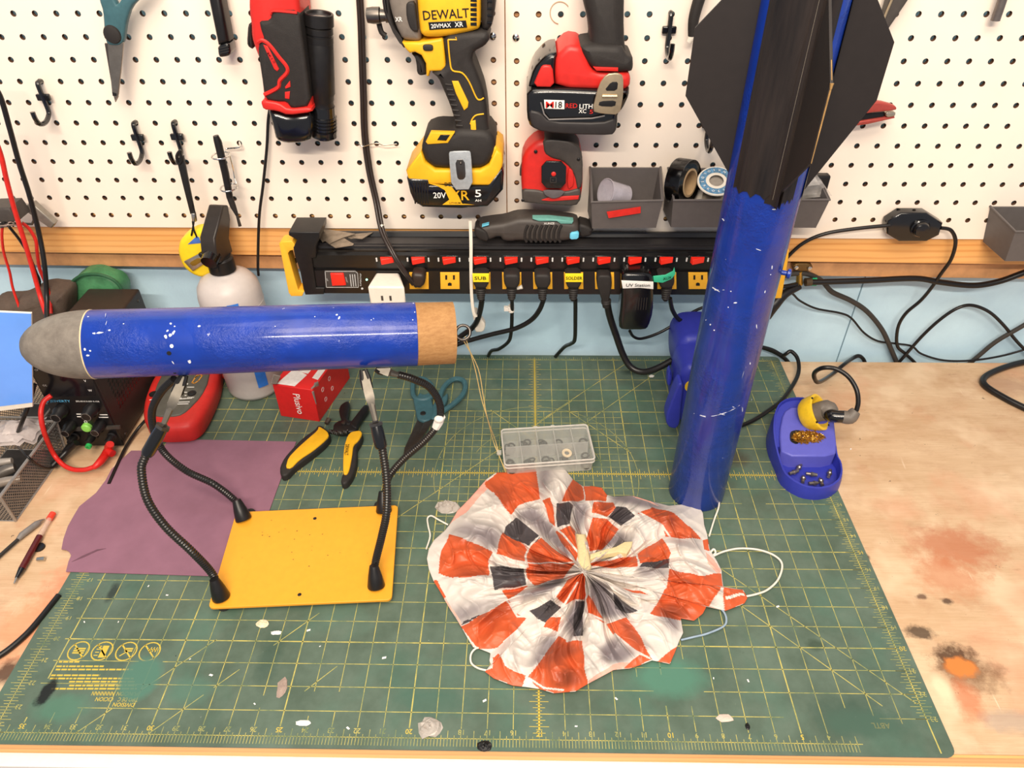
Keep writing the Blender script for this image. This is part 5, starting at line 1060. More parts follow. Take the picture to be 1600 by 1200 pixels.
for c, poly in PAT:
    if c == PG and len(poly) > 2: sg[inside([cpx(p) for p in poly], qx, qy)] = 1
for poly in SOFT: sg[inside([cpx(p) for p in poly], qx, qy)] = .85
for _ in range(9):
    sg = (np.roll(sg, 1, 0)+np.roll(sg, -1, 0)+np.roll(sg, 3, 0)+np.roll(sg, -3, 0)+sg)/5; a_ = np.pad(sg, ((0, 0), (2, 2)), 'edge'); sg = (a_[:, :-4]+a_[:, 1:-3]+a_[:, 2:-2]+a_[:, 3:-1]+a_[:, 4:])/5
at_ = me.attributes.new('layer_fold_shade', 'FLOAT', 'POINT'); at_.data.foreach_set('value', sg.reshape(-1).astype(np.float32))  # layers showing through, plus soft fold shade painted into the cloth colour
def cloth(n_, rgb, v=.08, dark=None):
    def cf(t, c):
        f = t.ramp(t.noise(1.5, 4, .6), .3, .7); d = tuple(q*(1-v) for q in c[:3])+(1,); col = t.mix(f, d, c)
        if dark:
            an = t.n('ShaderNodeAttribute', attribute_name='layer_fold_shade'); col = t.mix(an.outputs['Fac'], col, lin(dark))
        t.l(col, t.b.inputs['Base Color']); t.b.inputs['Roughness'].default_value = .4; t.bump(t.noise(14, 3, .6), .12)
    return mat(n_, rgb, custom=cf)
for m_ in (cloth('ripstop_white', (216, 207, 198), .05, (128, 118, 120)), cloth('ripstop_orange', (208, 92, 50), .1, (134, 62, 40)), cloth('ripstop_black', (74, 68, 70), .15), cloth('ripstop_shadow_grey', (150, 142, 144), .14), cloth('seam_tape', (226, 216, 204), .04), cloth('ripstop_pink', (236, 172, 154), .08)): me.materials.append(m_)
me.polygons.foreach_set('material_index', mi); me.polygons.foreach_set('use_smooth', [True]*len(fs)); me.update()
t = thing('parachute', 'crumpled orange, white and grey nylon parachute spread on the cutting mat', 'parachute', pb)
co_ = bpy.data.objects.new('canopy', me); COL.objects.link(co_); co_.parent = t
md = co_.modifiers.new('cloth', 'SOLIDIFY'); md.thickness = .012*S; md.offset = -1
cream = mat('masking_tape', (214, 196, 148), .6, var=.06, bump=.3, bs=8)
b = MB(); O = [(693,512),(735,514),(742,560),(750,600),(758,650),(745,668),(722,676),(705,660),(700,600)]
b.puff([Z(*cpx(p), 1.02) for p in O], (0, 0, -1), .6, .15); b.puff([Z(*cpx(p), .86) for p in [(752,602),(800,585),(860,570),(895,550),(930,548),(925,570),(905,600),(870,592),(800,605),(752,622)]], (0, 0, -1), .3, .04); build(b, 'masking_tape', cream, t)
wc = mat('white_cord', (232, 224, 210), .6)
bcd = mat('pale_blue_cord', (146, 166, 184), .6)
def cordp(pts, m=wc, r=.042): b = MB(); b.tube([Z(a, c, q) for a, c, q in pts], r, 6, 0, True, False, 5); build(b, 'shroud_line', m, t)
cordp([(1092, 789, .15), (1100, 781, .3), (1112, 777, .35), (1122, 781, .3), (1123, 792, .25), (1116, 812, .15), (1108, 838, .1)])
cordp([(1108, 866, .12), (1115, 858, .2), (1118, 864, .15), (1112, 870, .1), (1130, 862, .12), (1155, 857, .2), (1185, 859, .25), (1210, 868, .2), (1222, 882, .15), (1216, 905, .12), (1200, 921, .1), (1183, 928, .08), (1165, 932, .1)], wc, .048)
cordp([(1118, 946, .1), (1130, 955, .15), (1135, 968, .15), (1130, 979, .1), (1105, 990, .08), (1085, 995, .08), (1064, 1000, .08)], bcd, .045)
cordp([(700, 820, .1), (685, 812, .15), (674, 806, .15), (668, 810, .12), (669, 822, .1), (672, 838, .1), (666, 858, .08)])
cordp([(756, 1012, .1), (744, 1013, .15), (736, 1022, .15), (736, 1035, .1), (745, 1043, .1), (758, 1047, .1), (768, 1048, .1)])
# ---- cord from the eye bolt
b = MB()
for d in (0, .12):
    b.tube([ec+V(.1-d, -.1, -.15)+V(0, 0, -d), Y(742+d*40, 575, -10.3), Y(752+d*30, 622, -10.0), Y(762, 655, -9.8), Z(771+d*30, 690, .9), Z(781, 715, .35), Z(790+d*20, 738, .2)], .023, 6, 0, True, False, 5)
tag(build(b, 'string', mat('kevlar_string', (226, 196, 128), .6), kind='thing'), 'thin tan double string hanging from the eye bolt to the clear box', 'string')
# ================================================================== LEFT SIDE OF THE BENCH
# ---- bench power supply
t = thing('bench_power_supply', 'black bench power supply with knobs and terminals under the grey nose cone', 'power supply', (-24.3, -4.8, -.08))
x0, x1, y0, y1, h0 = -25.8, -22.82, -8.2, -1.35, 6.0
psm = mat('psu_brown_black', (50, 42, 38), .45, var=.08); psf = mat('psu_front', (24, 23, 24), .32)
b = MB(); b.box(x0, x1, y0+.12, y1, .1, h0); build(b, 'case', psm, t, bev=.12)
b = MB(); b.box(x0-.02, x1+.02, y0-.02, y0+.14, .05, h0-.0); build(b, 'front_panel', psf, t, bev=.04)
for x in (x0+.4, x1-.4):
    for y in (y0+.6, y1-.6):
        b = MB(); b.lathe([(.2, -.07), (.22, .1)], frame(V(x, y, 0), ZU), 12); build(b, 'foot', blkm, t)
R_ = MB()
for i in range(15):
    for j in range(9):
        y = -7.2+i*.3; z = 1.9+j*.26; R_.hexa([V(x1+.001, y, z), V(x1+.001, y+.12, z), V(x1+.001, y+.22, z+.14), V(x1+.001, y+.1, z+.14)], [V(x1+.012, y, z), V(x1+.012, y+.12, z), V(x1+.012, y+.22, z+.14), V(x1+.012, y+.1, z+.14)])
build(R_, 'vent_slots', blkg, t, kind='stuff')
R_ = MB()
for p in ((x1, -7.6, .4), (x1, -1.9, 5.5), (x1, -7.6, 5.4)): R_.ball(p, .1, sc=(.4, 1, 1))
build(R_, 'case_screws', dsteel, t, kind='stuff')
fp = lambda px, py: Y(px, py, y0-.03)
b = MB(); b.prism([fp(42, 562), fp(140, 570), fp(150, 618), fp(70, 621)], (0, .02, 0)); build(b, 'display_window', mat('smoked_display', (20, 19, 24), .12, coat=.4), t)
b = MB(); b.hexa([fp(112, 667), fp(188, 664), fp(189, 670), fp(114, 674)], [fp(112, 667)+V(0, -.12, 0), fp(188, 664)+V(0, -.12, 0), fp(189, 668)+V(0, -.12, 0), fp(114, 672)+V(0, -.12, 0)]); build(b, 'ledge', mat('psu_ledge', (66, 62, 58), .4), t)
for px, py, r_ in ((98, 639, .36), (145, 637, .36), (112, 663, .3), (158, 662, .3)):
    c = fp(px, py); b = MB(); b.lathe([(r_, 0), (r_, .4), (r_*.8, .5), (r_*.78, .72), (r_*.7, .76), (.01, .76)], frame(c, YF), 24); kn = build(b, 'knob', blk, t)
    b = MB(); b.lathe([(r_*.62, .765), (r_*.7, .77), (r_*.7, .775), (r_*.62, .78)], frame(c, YF), 20, 0, False, False); build(b, 'knob_ring', mat('knob_ring_grey', (130, 126, 122), .3, .5), kn)
c = fp(137, 666); b = MB(); b.lathe([(.26, 0), (.26, .18), (.2, .24), (.01, .25)], frame(c, YF), 20); build(b, 'power_button', mat('green_button', (140, 210, 90), .4, emit=.15), t)
for px, c_ in ((118, None), (146, mat('terminal_green', (50, 180, 90), .4)), (176, mat('terminal_red', (222, 40, 30), .4))):
    c = fp(px, 680); b = MB(); b.lathe([(.24, 0), (.27, .05), (.27, .12), (.2, .16), (.2, .5), (.17, .62), (.08, .64)], frame(c, YF), 14); tm = build(b, 'terminal_post', blk, t)
    if c_:
        b = MB(); b.lathe([(.07, .62), (.16, .62), (.16, .8), (.07, .8)], frame(c+V(0, 0, -.06), V(0, -1, -.15)), 14, 0, False, False, True); build(b, 'terminal_ring', c_, tm)
b = MB(); lettering(b, 'JESVERTY', fp(94, 627), XR, ZU, .2, 1.1, 0); b.lathe([(.05, 0), (.1, 0), (.1, .012), (.05, .012)], frame(fp(73, 626.5), YF), 12, 0, False, False, True); build(b, 'blue_lettering', mat('cyan_print', (92, 176, 220), .5), t, kind='stuff')
b = MB(); lettering(b, 'SPS-3010 0-30V 0-10A', fp(137, 627), XR, ZU, .1, 1.25, 0); lettering(b, 'CV', fp(57, 578), XR, ZU, .11, None, 0); lettering(b, 'CC', fp(70, 602), XR, ZU, .11, None, 0); lettering(b, 'V', fp(133, 595), XR, ZU, .14, None, 0); lettering(b, 'W', fp(141, 610), XR, ZU, .14, .2, 0)
for px, py, w_ in ((124, 647, .3), (127, 651, .45), (162, 648, .42), (162, 652, .5)): c = fp(px, py); b.box(c.x-w_/2, c.x+w_/2, c.y-.01, c.y, c.z-.03, c.z+.03)
b.lathe([(.06, 0), (.09, 0), (.09, .01), (.06, .01)], frame(fp(134, 659), YF), 12, 0, False, False, True); build(b, 'white_lettering', paint_w, t, kind='stuff')
redc = mat('red_lead', (206, 36, 30), .4)
def lead(name, lab, pts, r, m): b = MB(); b.tube(pts, r, 10, 0, True, False, 6); return tag(build(b, name, m), lab, 'test lead')
pj = fp(170, 700)
t2 = thing('banana_lead', 'red banana lead looping under the power supply from its right terminal', 'test lead', V(-23.6, -9.4, 0))
b = MB(); b.tube([Y(172, 694, -9.0), Y(168, 706, -9.0), Z(156, 722, .5), Z(146, 731, .4)], [.2, .24, .2, .13], 12, 0, True, False, 4); build(b, 'plug_boot', redc, t2)
b = MB(); b.tube([Y(168, 704, -9.1), Y(176, 709, -9.3)], [.18, .2], 12); build(b, 'stack_socket', redc, t2)
b = MB(); b.tube([Z(150, 728, .4), Z(132, 734, .3), Z(112, 733, .3), Z(96, 724, .5), Z(82, 706, 1.0), Y(69, 675, -10.0), Y(64, 648, -9.7), Y(68, 628, -9.2), Y(80, 618, -8.9)], .125, 10, 0, True, False, 6); build(b, 'wire', redc, t2)
# ---- leads hanging from above on the left
ml = mat('red_silicone', (214, 42, 34), .38)
G_ = 'leads hanging at the left edge'
lead('test_lead', 'long red lead hanging from the upper left edge down to the nose cone', [Y(a, c, d) for a, c, d in ((-20, 190, -3.2), (0, 238, -3.2), (10, 280, -3.2), (22, 325, -3.2), (36, 370, -3.2), (48, 410, -3.2), (62, 460, -3.4), (72, 490, -4.2), (82, 505, -5))], .12, ml)
lead('test_lead', 'long black lead hanging from the left edge in front of the batten', [Y(a, c, d) for a, c, d in ((-20, 120, -3.0), (0, 150, -3.0), (15, 200, -3.0), (30, 255, -3.0), (46, 305, -3.0), (60, 360, -3.0), (69, 410, -3.5), (73, 460, -4.0), (73, 490, -4.8), (74, 505, -5.4))], .125, cab)
lead('test_lead', 'short thin red lead at the far left dropping from the wire bundle', [Y(a, c, d) for a, c, d in ((4, 352, -2.8), (3, 370, -2.8), (6, 395, -2.7), (15, 425, -2.6), (20, 450, -2.6), (30, 480, -2.8))], .07, ml)
lead('test_lead', 'thin red lead curving right from the wire bundle behind the long leads', [Y(a, c, d) for a, c, d in ((34, 348, -2.6), (46, 358, -2.5), (56, 376, -2.5), (58, 395, -2.5), (62, 420, -2.5), (74, 450, -2.6), (78, 470, -2.8), (80, 490, -3.2))], .09, ml)
lead('test_lead', 'thin black wire running down-right from the wire bundle', [Y(a, c, d) for a, c, d in ((14, 354, -2.4), (30, 374, -2.3), (46, 400, -2.2), (56, 425, -2.1), (62, 440, -2.0), (58, 455, -1.9), (55, 462, -1.8))], .075, cab)
t = thing('wire_bracket', 'grey angled metal bar with a small arm at the pegboard edge', 'bracket', Y(60, 356, -1.5))
slab('bar', [(36, 328), (42, 320), (50, 318), (85, 350), (80, 357), (74, 355)], -1.9, -1.5, mat('galvanised', (150, 144, 134), .45, .5), t, .08, 0)
b = MB(); b.tube(W([(24, 349), (50, 350), (53, 344), (50, 326), (47, 312)], -1.8), .07, 8); build(b, 'arm', dsteel, t)
t = thing('clip_connector', 'dark grey hollow connector with a knot of thin wires at the left edge', 'connector', Y(8, 350, -3))
slab('shell', [(-20, 326), (14, 325), (20, 333), (28, 346), (10, 350), (-20, 346)], -3.2, -2.0, dgrey, t, .15, 0)
b = MB()
for k in range(6): b.tube([Y(random.uniform(-6, 4), random.uniform(350, 356), -2.9), Y(random.uniform(6, 16), random.uniform(346, 354), -3.2), Y(random.uniform(20, 38), random.uniform(345, 356), -2.7)], .04, 6, k % 2, True, False, 4)
build(b, 'wire_knot', [cab, mat('grey_wire', (150, 130, 120), .5)], t, kind='stuff')
# ---- grey bag, green pouch, blue screen, small black box
def blob(name, lab, cat, O, y, dep, m, amp=.15, sc=1.2, r=.5):
    b = MB(); b.puff(W(rnd(O, 2), y), YB, dep, r, 0, 4); b.v = [v+V(0, 1, 0)*amp*noise.noise(v*sc)+V(0, 0, .5)*amp*noise.noise(v*sc+V(9, 0, 0)) for v in b.v]
    return tag(build(b, name, m, ang=80), lab, cat)
blob('cloth_bag', 'brown-grey padded bag slumped against the wall behind the leads', 'bag', [(-30, 478), (20, 477), (35, 470), (52, 461), (66, 459), (80, 462), (98, 463), (100, 520), (90, 560), (-30, 560)], -3.0, 1.6, mat('taupe_fabric', (92, 78, 68), .85, bump=.3, bs=12), .2, .9)
t = thing('green_pouch', 'crinkled green fabric pouch behind the power supply', 'pouch', Y(140, 500, -1.5))
b = MB(); O = [(92, 466), (98, 458), (112, 440), (126, 430), (142, 428), (160, 430), (176, 437), (186, 446), (191, 456), (192, 500), (100, 500), (95, 490)]
b.puff(W(rnd(O, 1), -1.2), YB, 1.1, .3, 0, 4); b.v = [v+V(0, .15*noise.noise(v*1.6), .08*noise.noise(v*2.3)) for v in b.v]; gm = mat('green_nylon', (74, 134, 92), .4, var=.3, vs=1.2, bump=.3, bs=3); build(b, 'body', gm, t, ang=80)
b = MB(); b.tube(W([(94, 486), (92, 467), (100, 456), (112, 441), (126, 431), (142, 428), (160, 430), (178, 438), (188, 448), (191, 456)], -1.35), .09, 8, 0, True, False, 3); build(b, 'binding', mat('dark_green_binding', (44, 92, 62), .5), t)
t = thing('tablet', 'upright tablet showing a plain light blue screen at the left edge', 'tablet', Y(20, 640, -9.6))
yb_ = -9.9; q = [Y(-60, 484, yb_), Y(49, 489, yb_), Y(51, 636, yb_-.0), Y(-60, 650, yb_)]
b = MB(); b.prism([q[0], q[1], q[2], q[3]], (0, .1, 0)); build(b, 'frame', white, t, bev=.02)
b = MB(); b.prism([Y(-58, 486, yb_-.02), Y(48.5, 490.5, yb_-.02), Y(50.5, 629, yb_-.02), Y(-58, 642, yb_-.02)], (0, .02, 0)); build(b, 'screen', mat('lit_screen', (92, 140, 214), .15, var=.1, vs=.3, emit=.55), t)
for px, py in ((10, 520), (28, 560), (12, 610)): pass
b = MB(); b.box(-27.6, -26.1, -4.6, -1.4, -.08, 3.2); tag(build(b, 'black_case', blk, bev=.15), 'black case standing left of the power supply in shadow', 'case')
# ---- multimeter
t = thing('multimeter', 'red and grey multimeter lying flat under the horizontal tube', 'multimeter', Z(280, 610, 0))
zt = 1.35; O = [(223, 622), (221, 648), (229, 662), (246, 668), (292, 666), (310, 655), (328, 622), (340, 590), (344, 548), (268, 548), (236, 588)]
b = MB(); b.puff(T(rnd(O, 2), zt), (0, 0, -1), zt+.02, .4, 0, 4, .25); build(b, 'holster', mat('multimeter_red', (206, 46, 40), .45, var=.06), t, ang=60)
O = [(235, 628), (235, 642), (243, 650), (278, 649), (292, 641), (314, 618), (326, 594), (330, 550), (276, 550), (248, 592)]
b = MB(); b.puff(T(rnd(O, 1), zt+.1), (0, 0, -1), .3, .08); fm = build(b, 'faceplate', mat('meter_grey', (88, 86, 78), .5), t)
for px, py in ((240, 616), (281, 615), (300, 615)):
    b = MB(); b.lathe([(.1, 0), (.24, 0), (.24, .05), (.18, .06), (.1, .03)], frame(Z(px, py, zt+.1), ZU), 18, 0, False, True); build(b, 'jack', blk, t)
b = MB(); b.strip(T([(300, 598), (305, 590), (312, 585), (316, 587), (310, 595), (304, 599), (300, 598)], zt+.105), .07, ZU); b.strip(T([(305, 590), (311, 584)], zt+.105), .1, ZU); build(b, 'orange_mark', mat('orange_print', (222, 150, 50), .5), t, kind='stuff')
b = MB()
for p, q_ in (((274, 624), (300, 622)), ((262, 629), (296, 628)), ((262, 632), (294, 631)), ((293, 605), (303, 605)), ((288, 613), (292, 613)), ((289, 618), (291, 618)), ((262, 594), (270, 592)), ((234, 625), (240, 624))): b.strip(T([p, q_], zt+.105), .05, ZU)
for px, py, w_ in ((281, 622, 'mA'), (298, 621, 'COM'), (290, 600, '-')): lettering(b, w_, Z(px, py, zt+.105), XR, YB, .12, None, 0, True, .005)
build(b, 'white_print', paint_w, t, kind='stuff')
b = MB(); b.lathe([(.75, 0), (.7, .22), (.3, .25)], frame(Z(292, 560, zt+.1), ZU), 24); build(b, 'range_dial', blk, t)
lead('probe_lead', 'thin black lead curving over the plywood left of the purple sheet', [Z(a, c, d) for a, c, d in ((238, 648, 1.0), (228, 656, .6), (214, 672, .2), (198, 696, .1), (186, 720, .1), (176, 742, .1), (170, 756, .06))], .085, cab)
lead('test_lead', 'red lead lying behind the multimeter under the blue tube', [Z(a, c, d) for a, c, d in ((336, 582, .5), (350, 588, .4), (362, 580, .4), (372, 570, .4))], .14, ml)
# ---- red carton
t = thing('carton', 'red and white printed carton with the word Plusivo standing on the mat', 'box', Z(468, 640, 0))
fa, fb_ = Z(439, 650, 0), Z(499.5, 659, 0); hh = 2.35
u = (fb_-fa).normalized(); bk = (Z(556, 577, 0)-fb_).normalized(); Ln = 4.2
rc = mat('carton_red', (214, 34, 34), .45, var=.05)
b = MB(); P0 = [fa, fb_, fb_+bk*Ln, fa+bk*Ln]; b.hexa([p+V(0, 0, 0) for p in P0], [p+V(0, 0, hh) for p in P0]); build(b, 'shell', rc, t, bev=.03)
n_ = V(u.y, -u.x, 0); tp = lambda a, c: fa+u*a+bk*c+V(0, 0, hh+.01)
b = MB(); Wd = (fb_-fa).length
b.add([tp(.2, .1), tp(1.3, .1), tp(1.5, 1.2), tp(.5, 1.6)], [(0, 1, 2, 3)]); b.add([tp(.9, 1.4), tp(1.5, 1.3), tp(1.6, 3.9), tp(.8, 4.1)], [(0, 1, 2, 3)]); b.add([tp(1.9, 1.0), tp(2.3, .9), tp(2.3, 4.0), tp(1.9, 4.1)], [(0, 1, 2, 3)])
build(b, 'white_print', mat('carton_white', (226, 220, 216), .5), t, kind='stuff')
b = MB(); cf = (fa+fb_)/2+V(0, 0, hh*.5)+n_*(.02 if n_.y < 0 else -.02); nn_ = n_ if n_.y < 0 else -n_
lettering(b, 'Plusivo', cf+nn_*.01+u*.15, V(0, 0, -1), u, .42, 1.5, 0, True, .01); build(b, 'lettering', paint_w, t)
b = MB(); b.v = []; F = [tp(-.05, -.05), tp(.35, -.1), tp(.3, .5), tp(-.1, .45)]; b.prism([p+V(0, 0, .05+.1*k) for k, p in enumerate(F)], (0, 0, .02)); build(b, 'torn_flap', mat('torn_tape', (120, 108, 100), .35, alpha=.9), t)
b = MB()
for k in range(5): b.tube([tp(Wd-.1, .1+.1*k)+V(0, 0, -.1*k), tp(Wd+.05, .2+.1*k)+V(0, 0, .15), tp(Wd-.05, .5+.05*k)+V(0, 0, .1-.1*k)], .05, 5)
b.tube([tp(Wd, 0)+V(0, 0, -.1), tp(Wd+.05, -.02)+V(0, 0, -1.0)], [.07, .02], 5); build(b, 'crumpled_tape', mat('silver_tear', (150, 142, 136), .35, .3), t, kind='stuff')
b = MB(); sd_ = bk.cross(ZU).normalized(); sd_ = sd_ if sd_.dot(u) > 0 else -sd_
for c_, z_ in ((1.0, 1.6), (1.1, .8), (1.9, 1.7), (2.0, .9)): b.lathe([(.1, 0), (.15, 0), (.15, .01), (.1, .01)], frame(fb_+bk*c_+V(0, 0, z_), sd_), 12, 0, False, False, True)
build(b, 'round_icons', mat('icon_white', (226, 190, 186), .5), t, kind='stuff')
# ---- spray bottle
t = thing('spray_bottle', 'white translucent spray bottle with black trigger head behind the blue tube', 'spray bottle', (-17.0, -2.75, 0))
bo = V(-17.0, -2.75, 0)
hd = mat('bottle_plastic', (198, 190, 186), .35, var=.03, trans=.0, spec=.4)
b = MB(); b.lathe([(1.3, 0), (1.55, .08), (1.62, .3), (1.66, 2.0), (1.70, 5.4), (1.70, 6.6), (1.6, 7.15), (1.3, 7.6), (.9, 7.85), (.62, 7.95), (.55, 8.3)], frame(bo, ZU), 48); build(b, 'bottle', hd, t, ang=60)
b = MB(); b.lathe([(1.69, 6.0), (1.72, 6.05), (1.70, 6.1)], frame(bo, ZU), 48, 0, False, False); build(b, 'mould_line', hd, t)
b = MB()
for a0, z0, w_, h_ in ((-76, 5.9, .5, .9), (-62, 1.0, .5, 1.5)):
    R0 = [bo+V((1.712)*math.cos(math.radians(a0+k*5)), 1.712*math.sin(math.radians(a0+k*5)), 0) for k in range(int(w_*8)+1)]
    b.rings([[p+V(0, 0, z0) for p in R0], [p+V(0, 0, z0+h_) for p in R0]], 0, False, False, False)
build(b, 'blue_tape', mat('blue_masking_tape', (50, 120, 214), .5), t, kind='stuff')
b = MB(); a_ = math.radians(-48); c_ = bo+V(1.72*math.cos(a_), 1.72*math.sin(a_), 6.05); lettering(b, 'Fo', c_, V(-math.sin(a_), math.cos(a_), .25), V(0, 0, 1), .42, .45, 0, False, .01); build(b, 'handwriting', blk, t)
nk = bo+V(0, 0, 8.0)
b = MB(); b.lathe([(.62, 0), (.7, .05), (.7, .75), (.6, .85)]+[(.6, .9)], frame(nk, ZU), 28); build(b, 'neck_ring', blk, t)
q = mat('trigger_black', (46, 40, 36), .3)
hx = nk+V(.05, .1, .8); fdir = V(-.12, -1, 0).normalized(); sdv = V(fdir.y, -fdir.x, 0)
def hp(f, s_, z): return hx+fdir*f+sdv*s_+V(0, 0, z)
b = MB(); pr2 = [(.95, .15), (1.0, .8), (.75, 1.5), (-.9, 2.55), (-1.35, 2.35), (-1.2, 1.6), (-.6, .8), (-.6, 0), (.6, 0)]
b.rings([[hp(f, -.42, z) for f, z in pr2], [hp(f, .42, z) for f, z in pr2]]); build(b, 'trigger_head', q, t, bev=.08)
b = MB(); b.tube([hp(.7, 0, .5), hp(1.25, 0, .3)], [.45, .42], 20); build(b, 'nozzle', blkg, t)
b = MB(); b.tube([hp(.5, 0, .1), hp(.72, 0, -.2), hp(.75, 0, -.5)], [.24, .2, .16], 8, 0, True, False, 3); build(b, 'trigger', blk, t)
# ================================================================== FLAT THINGS ON THE MAT
t = thing('sanding_sheet', 'torn purple sheet of sandpaper lying under the yellow stand', 'sandpaper', Z(260, 800, .0))
O = [(262, 686), (463, 690), (440, 745), (420, 800), (392, 850), (372, 903), (330, 900), (200, 896), (103, 893), (107, 877), (111, 868), (108, 862), (103, 859), (96, 858), (99, 842), (106, 822), (115, 806), (124, 791), (140, 778), (150, 770), (165, 750), (174, 733), (192, 716), (205, 704), (222, 704), (240, 703), (256, 700)]
b = MB(); b.prism(T(O, .05), (0, 0, -.03)); build(b, 'sheet', mat('purple_abrasive', (146, 103, 121), .85, var=.12, vs=.4, bump=.3, bs=60), t, flat=True)
b = MB(); b.tube(T([(112, 878), (130, 870), (152, 860), (166, 857)], .05), [.01, .06, .05, .01], 6); build(b, 'crease', mat('purple_crease', (104, 70, 84), .85), t)
# ---- wire strippers
t = thing('wire_stripper', 'yellow and black wire stripper lying open on the mat', 'pliers', Z(520, 690, 0))
z = .45
def flatp(name, O, z, d, m, r=.08, k=1): b = MB(); b.puff(T(rnd(O, k), z), (0, 0, -1), d, r); return build(b, name, m, t, ang=50)
flatp('jaw', [(540, 664), (532, 652), (529, 640), (532, 632), (539, 627), (545, 626), (547, 632), (544, 645), (543, 655), (552, 662)], z, .3, blk)
flatp('jaw', [(545, 662), (553, 652), (562, 640), (570, 631), (576, 633), (575, 640), (566, 652), (560, 662), (556, 670)], z+.02, .3, blk)
flatp('pivot_plate', [(521, 662), (530, 656), (545, 655), (558, 661), (559, 670), (552, 674), (530, 675), (520, 672)], z-.02, .35, blk)
flatp('handle', [(437, 738), (437, 728), (444, 714), (458, 698), (474, 682), (492, 670), (496, 664), (502, 664), (515, 674), (516, 682), (508, 692), (494, 704), (474, 719), (459, 730), (449, 741), (441, 743)], z, .42, blkm, .12)
flatp('grip_inlay', [(446, 730), (450, 715), (464, 700), (482, 684), (496, 672), (498, 665), (512, 674), (514, 681), (504, 691), (488, 704), (468, 717), (454, 731)], z+.08, .1, yel, .05)
flatp('handle', [(532, 752), (534, 742), (539, 735), (545, 710), (547, 690), (549, 676), (564, 672), (567, 678), (564, 688), (557, 698), (558, 712), (556, 728), (551, 742), (543, 753), (536, 756)], z, .42, blkm, .12)
flatp('grip_inlay', [(536, 740), (536, 715), (538, 695), (543, 680), (549, 674), (563, 672), (566, 677), (560, 688), (552, 695), (550, 712), (546, 733), (542, 741)], z+.08, .1, yel, .05)
b = MB(); lettering(b, 'DEWALT', Z(542, 703, z+.1), V(.12, -1, 0), V(1, .12, 0), .2, .85, 0, True, .02); build(b, 'lettering', blk, t)
b = MB(); P = spl(T([(515, 674), (528, 677), (543, 675)], z), 20); Q = []
for k in range(len(P)*2): a = k*1.1; p = P[min(len(P)-1, k//2)]; Q.append(p+V(0, .11*math.cos(a), .11*math.sin(a)))
b.tube(Q, .03, 5); build(b, 'spring', dsteel, t)
b = MB(); b.lathe([(.15, 0), (.13, .06), (.05, .07)], frame(Z(537, 661, z), ZU), 14); build(b, 'pivot_screw', dsteel, t)
b = MB(); b.tube([Z(510, 662, .4), Z(514, 655, .45)], [.13, .16], 8); build(b, 'lock_lever', mat('brown_steel', (96, 82, 72), .4, .6), t)
# ---- scissors on the mat
t = thing('scissors', 'teal handled scissors lying closed on the mat under the arms', 'scissors', Z(665, 650, 0))
flatp('blade', [(652, 656), (672, 655), (652, 688), (638, 708), (628, 722), (632, 700)], .2, .08, mat('dark_blade', (70, 74, 74), .35, .8), .02, 0)
flatp('blade', [(665, 655), (678, 655), (655, 690), (640, 708)], .27, .06, mat('dark_blade'), .02, 0)
flatp('hub', [(643, 608), (650, 622), (655, 612), (662, 616), (672, 612), (676, 630), (679, 645), (672, 655), (662, 658), (652, 654), (648, 636)], .36, .3, teal, .1)
flatp('hub', [(672, 646), (676, 630), (688, 622), (700, 612), (700, 622), (694, 634), (688, 648), (674, 656)], .34, .3, teal, .1)
b = MB(); b.tube(T([(645, 612), (646, 598), (654, 592), (664, 593), (674, 602), (677, 616), (668, 624), (656, 625), (648, 621)], .3), .15, 8, 0, True, True, 4); build(b, 'finger_loop', teal, t)
b = MB(); b.tube(T([(686, 634), (690, 612), (700, 598), (712, 592), (724, 595), (727, 606), (722, 618), (710, 630), (696, 640), (686, 645)], .3), .16, 8, 0, True, True, 4); build(b, 'finger_loop', teal, t)
b = MB(); b.lathe([(.17, 0), (.15, .05)], frame(Z(661, 646, .36), ZU), 16); build(b, 'pivot', dsteel, t)
# ---- parts box
t = thing('parts_box', 'clear plastic compartment box of small hardware behind the parachute', 'parts box', (.7, -8.9, 0))
zt = .85
C4 = [Z(783, 672, zt), Z(917, 664, zt), Z(930, 718, zt), Z(789, 728, zt)]
TP = roundc(C4, .2, 3); cl = mat('clear_box', (200, 202, 196), .12, alpha=.13, var=.02, spec=.8); cw = mat('clear_box_wall', (214, 212, 204), .15, alpha=.42, var=.02, spec=.8)
cen = sum(C4, V(0, 0, 0))/4; sh = lambda p, k: cen.lerp(p, k)
b = MB(); BT = [V(sh(p, .96).x, sh(p, .96).y, .02) for p in TP]; R0 = [BT, [V(sh(p, .985).x, sh(p, .985).y, zt-.2) for p in TP], [V(p.x, p.y, zt-.2) for p in TP], TP]
b.rings(R0, 0, True, False); build(b, 'tray', cw, t)
b = MB(); b.prism([p+V(0, 0, .01) for p in TP], (0, 0, .04)); build(b, 'lid', cl, t)
b = MB(); b.tube([p+V(0, 0, .03) for p in TP], .045, 6, 0, True, True); b.tube([V(p.x, p.y, zt-.2) for p in TP], .04, 6, 0, True, True); build(b, 'rim', mat('frosted_rim', (222, 216, 206), .3, alpha=.75), t)
def bx(u, v, z): return (C4[0].lerp(C4[1], u)).lerp(C4[3].lerp(C4[2], u), v)*1.0 + V(0, 0, z-zt)
for k in (.2, .4, .6, .8):
    b = MB(); b.hexa([bx(k-.006, .04, .05), bx(k+.006, .04, .05), bx(k+.006, .96, .05), bx(k-.006, .96, .05)], [bx(k-.006, .04, zt), bx(k+.006, .04, zt), bx(k+.006, .96, zt), bx(k-.006, .96, zt)]); build(b, 'divider', cw, t)
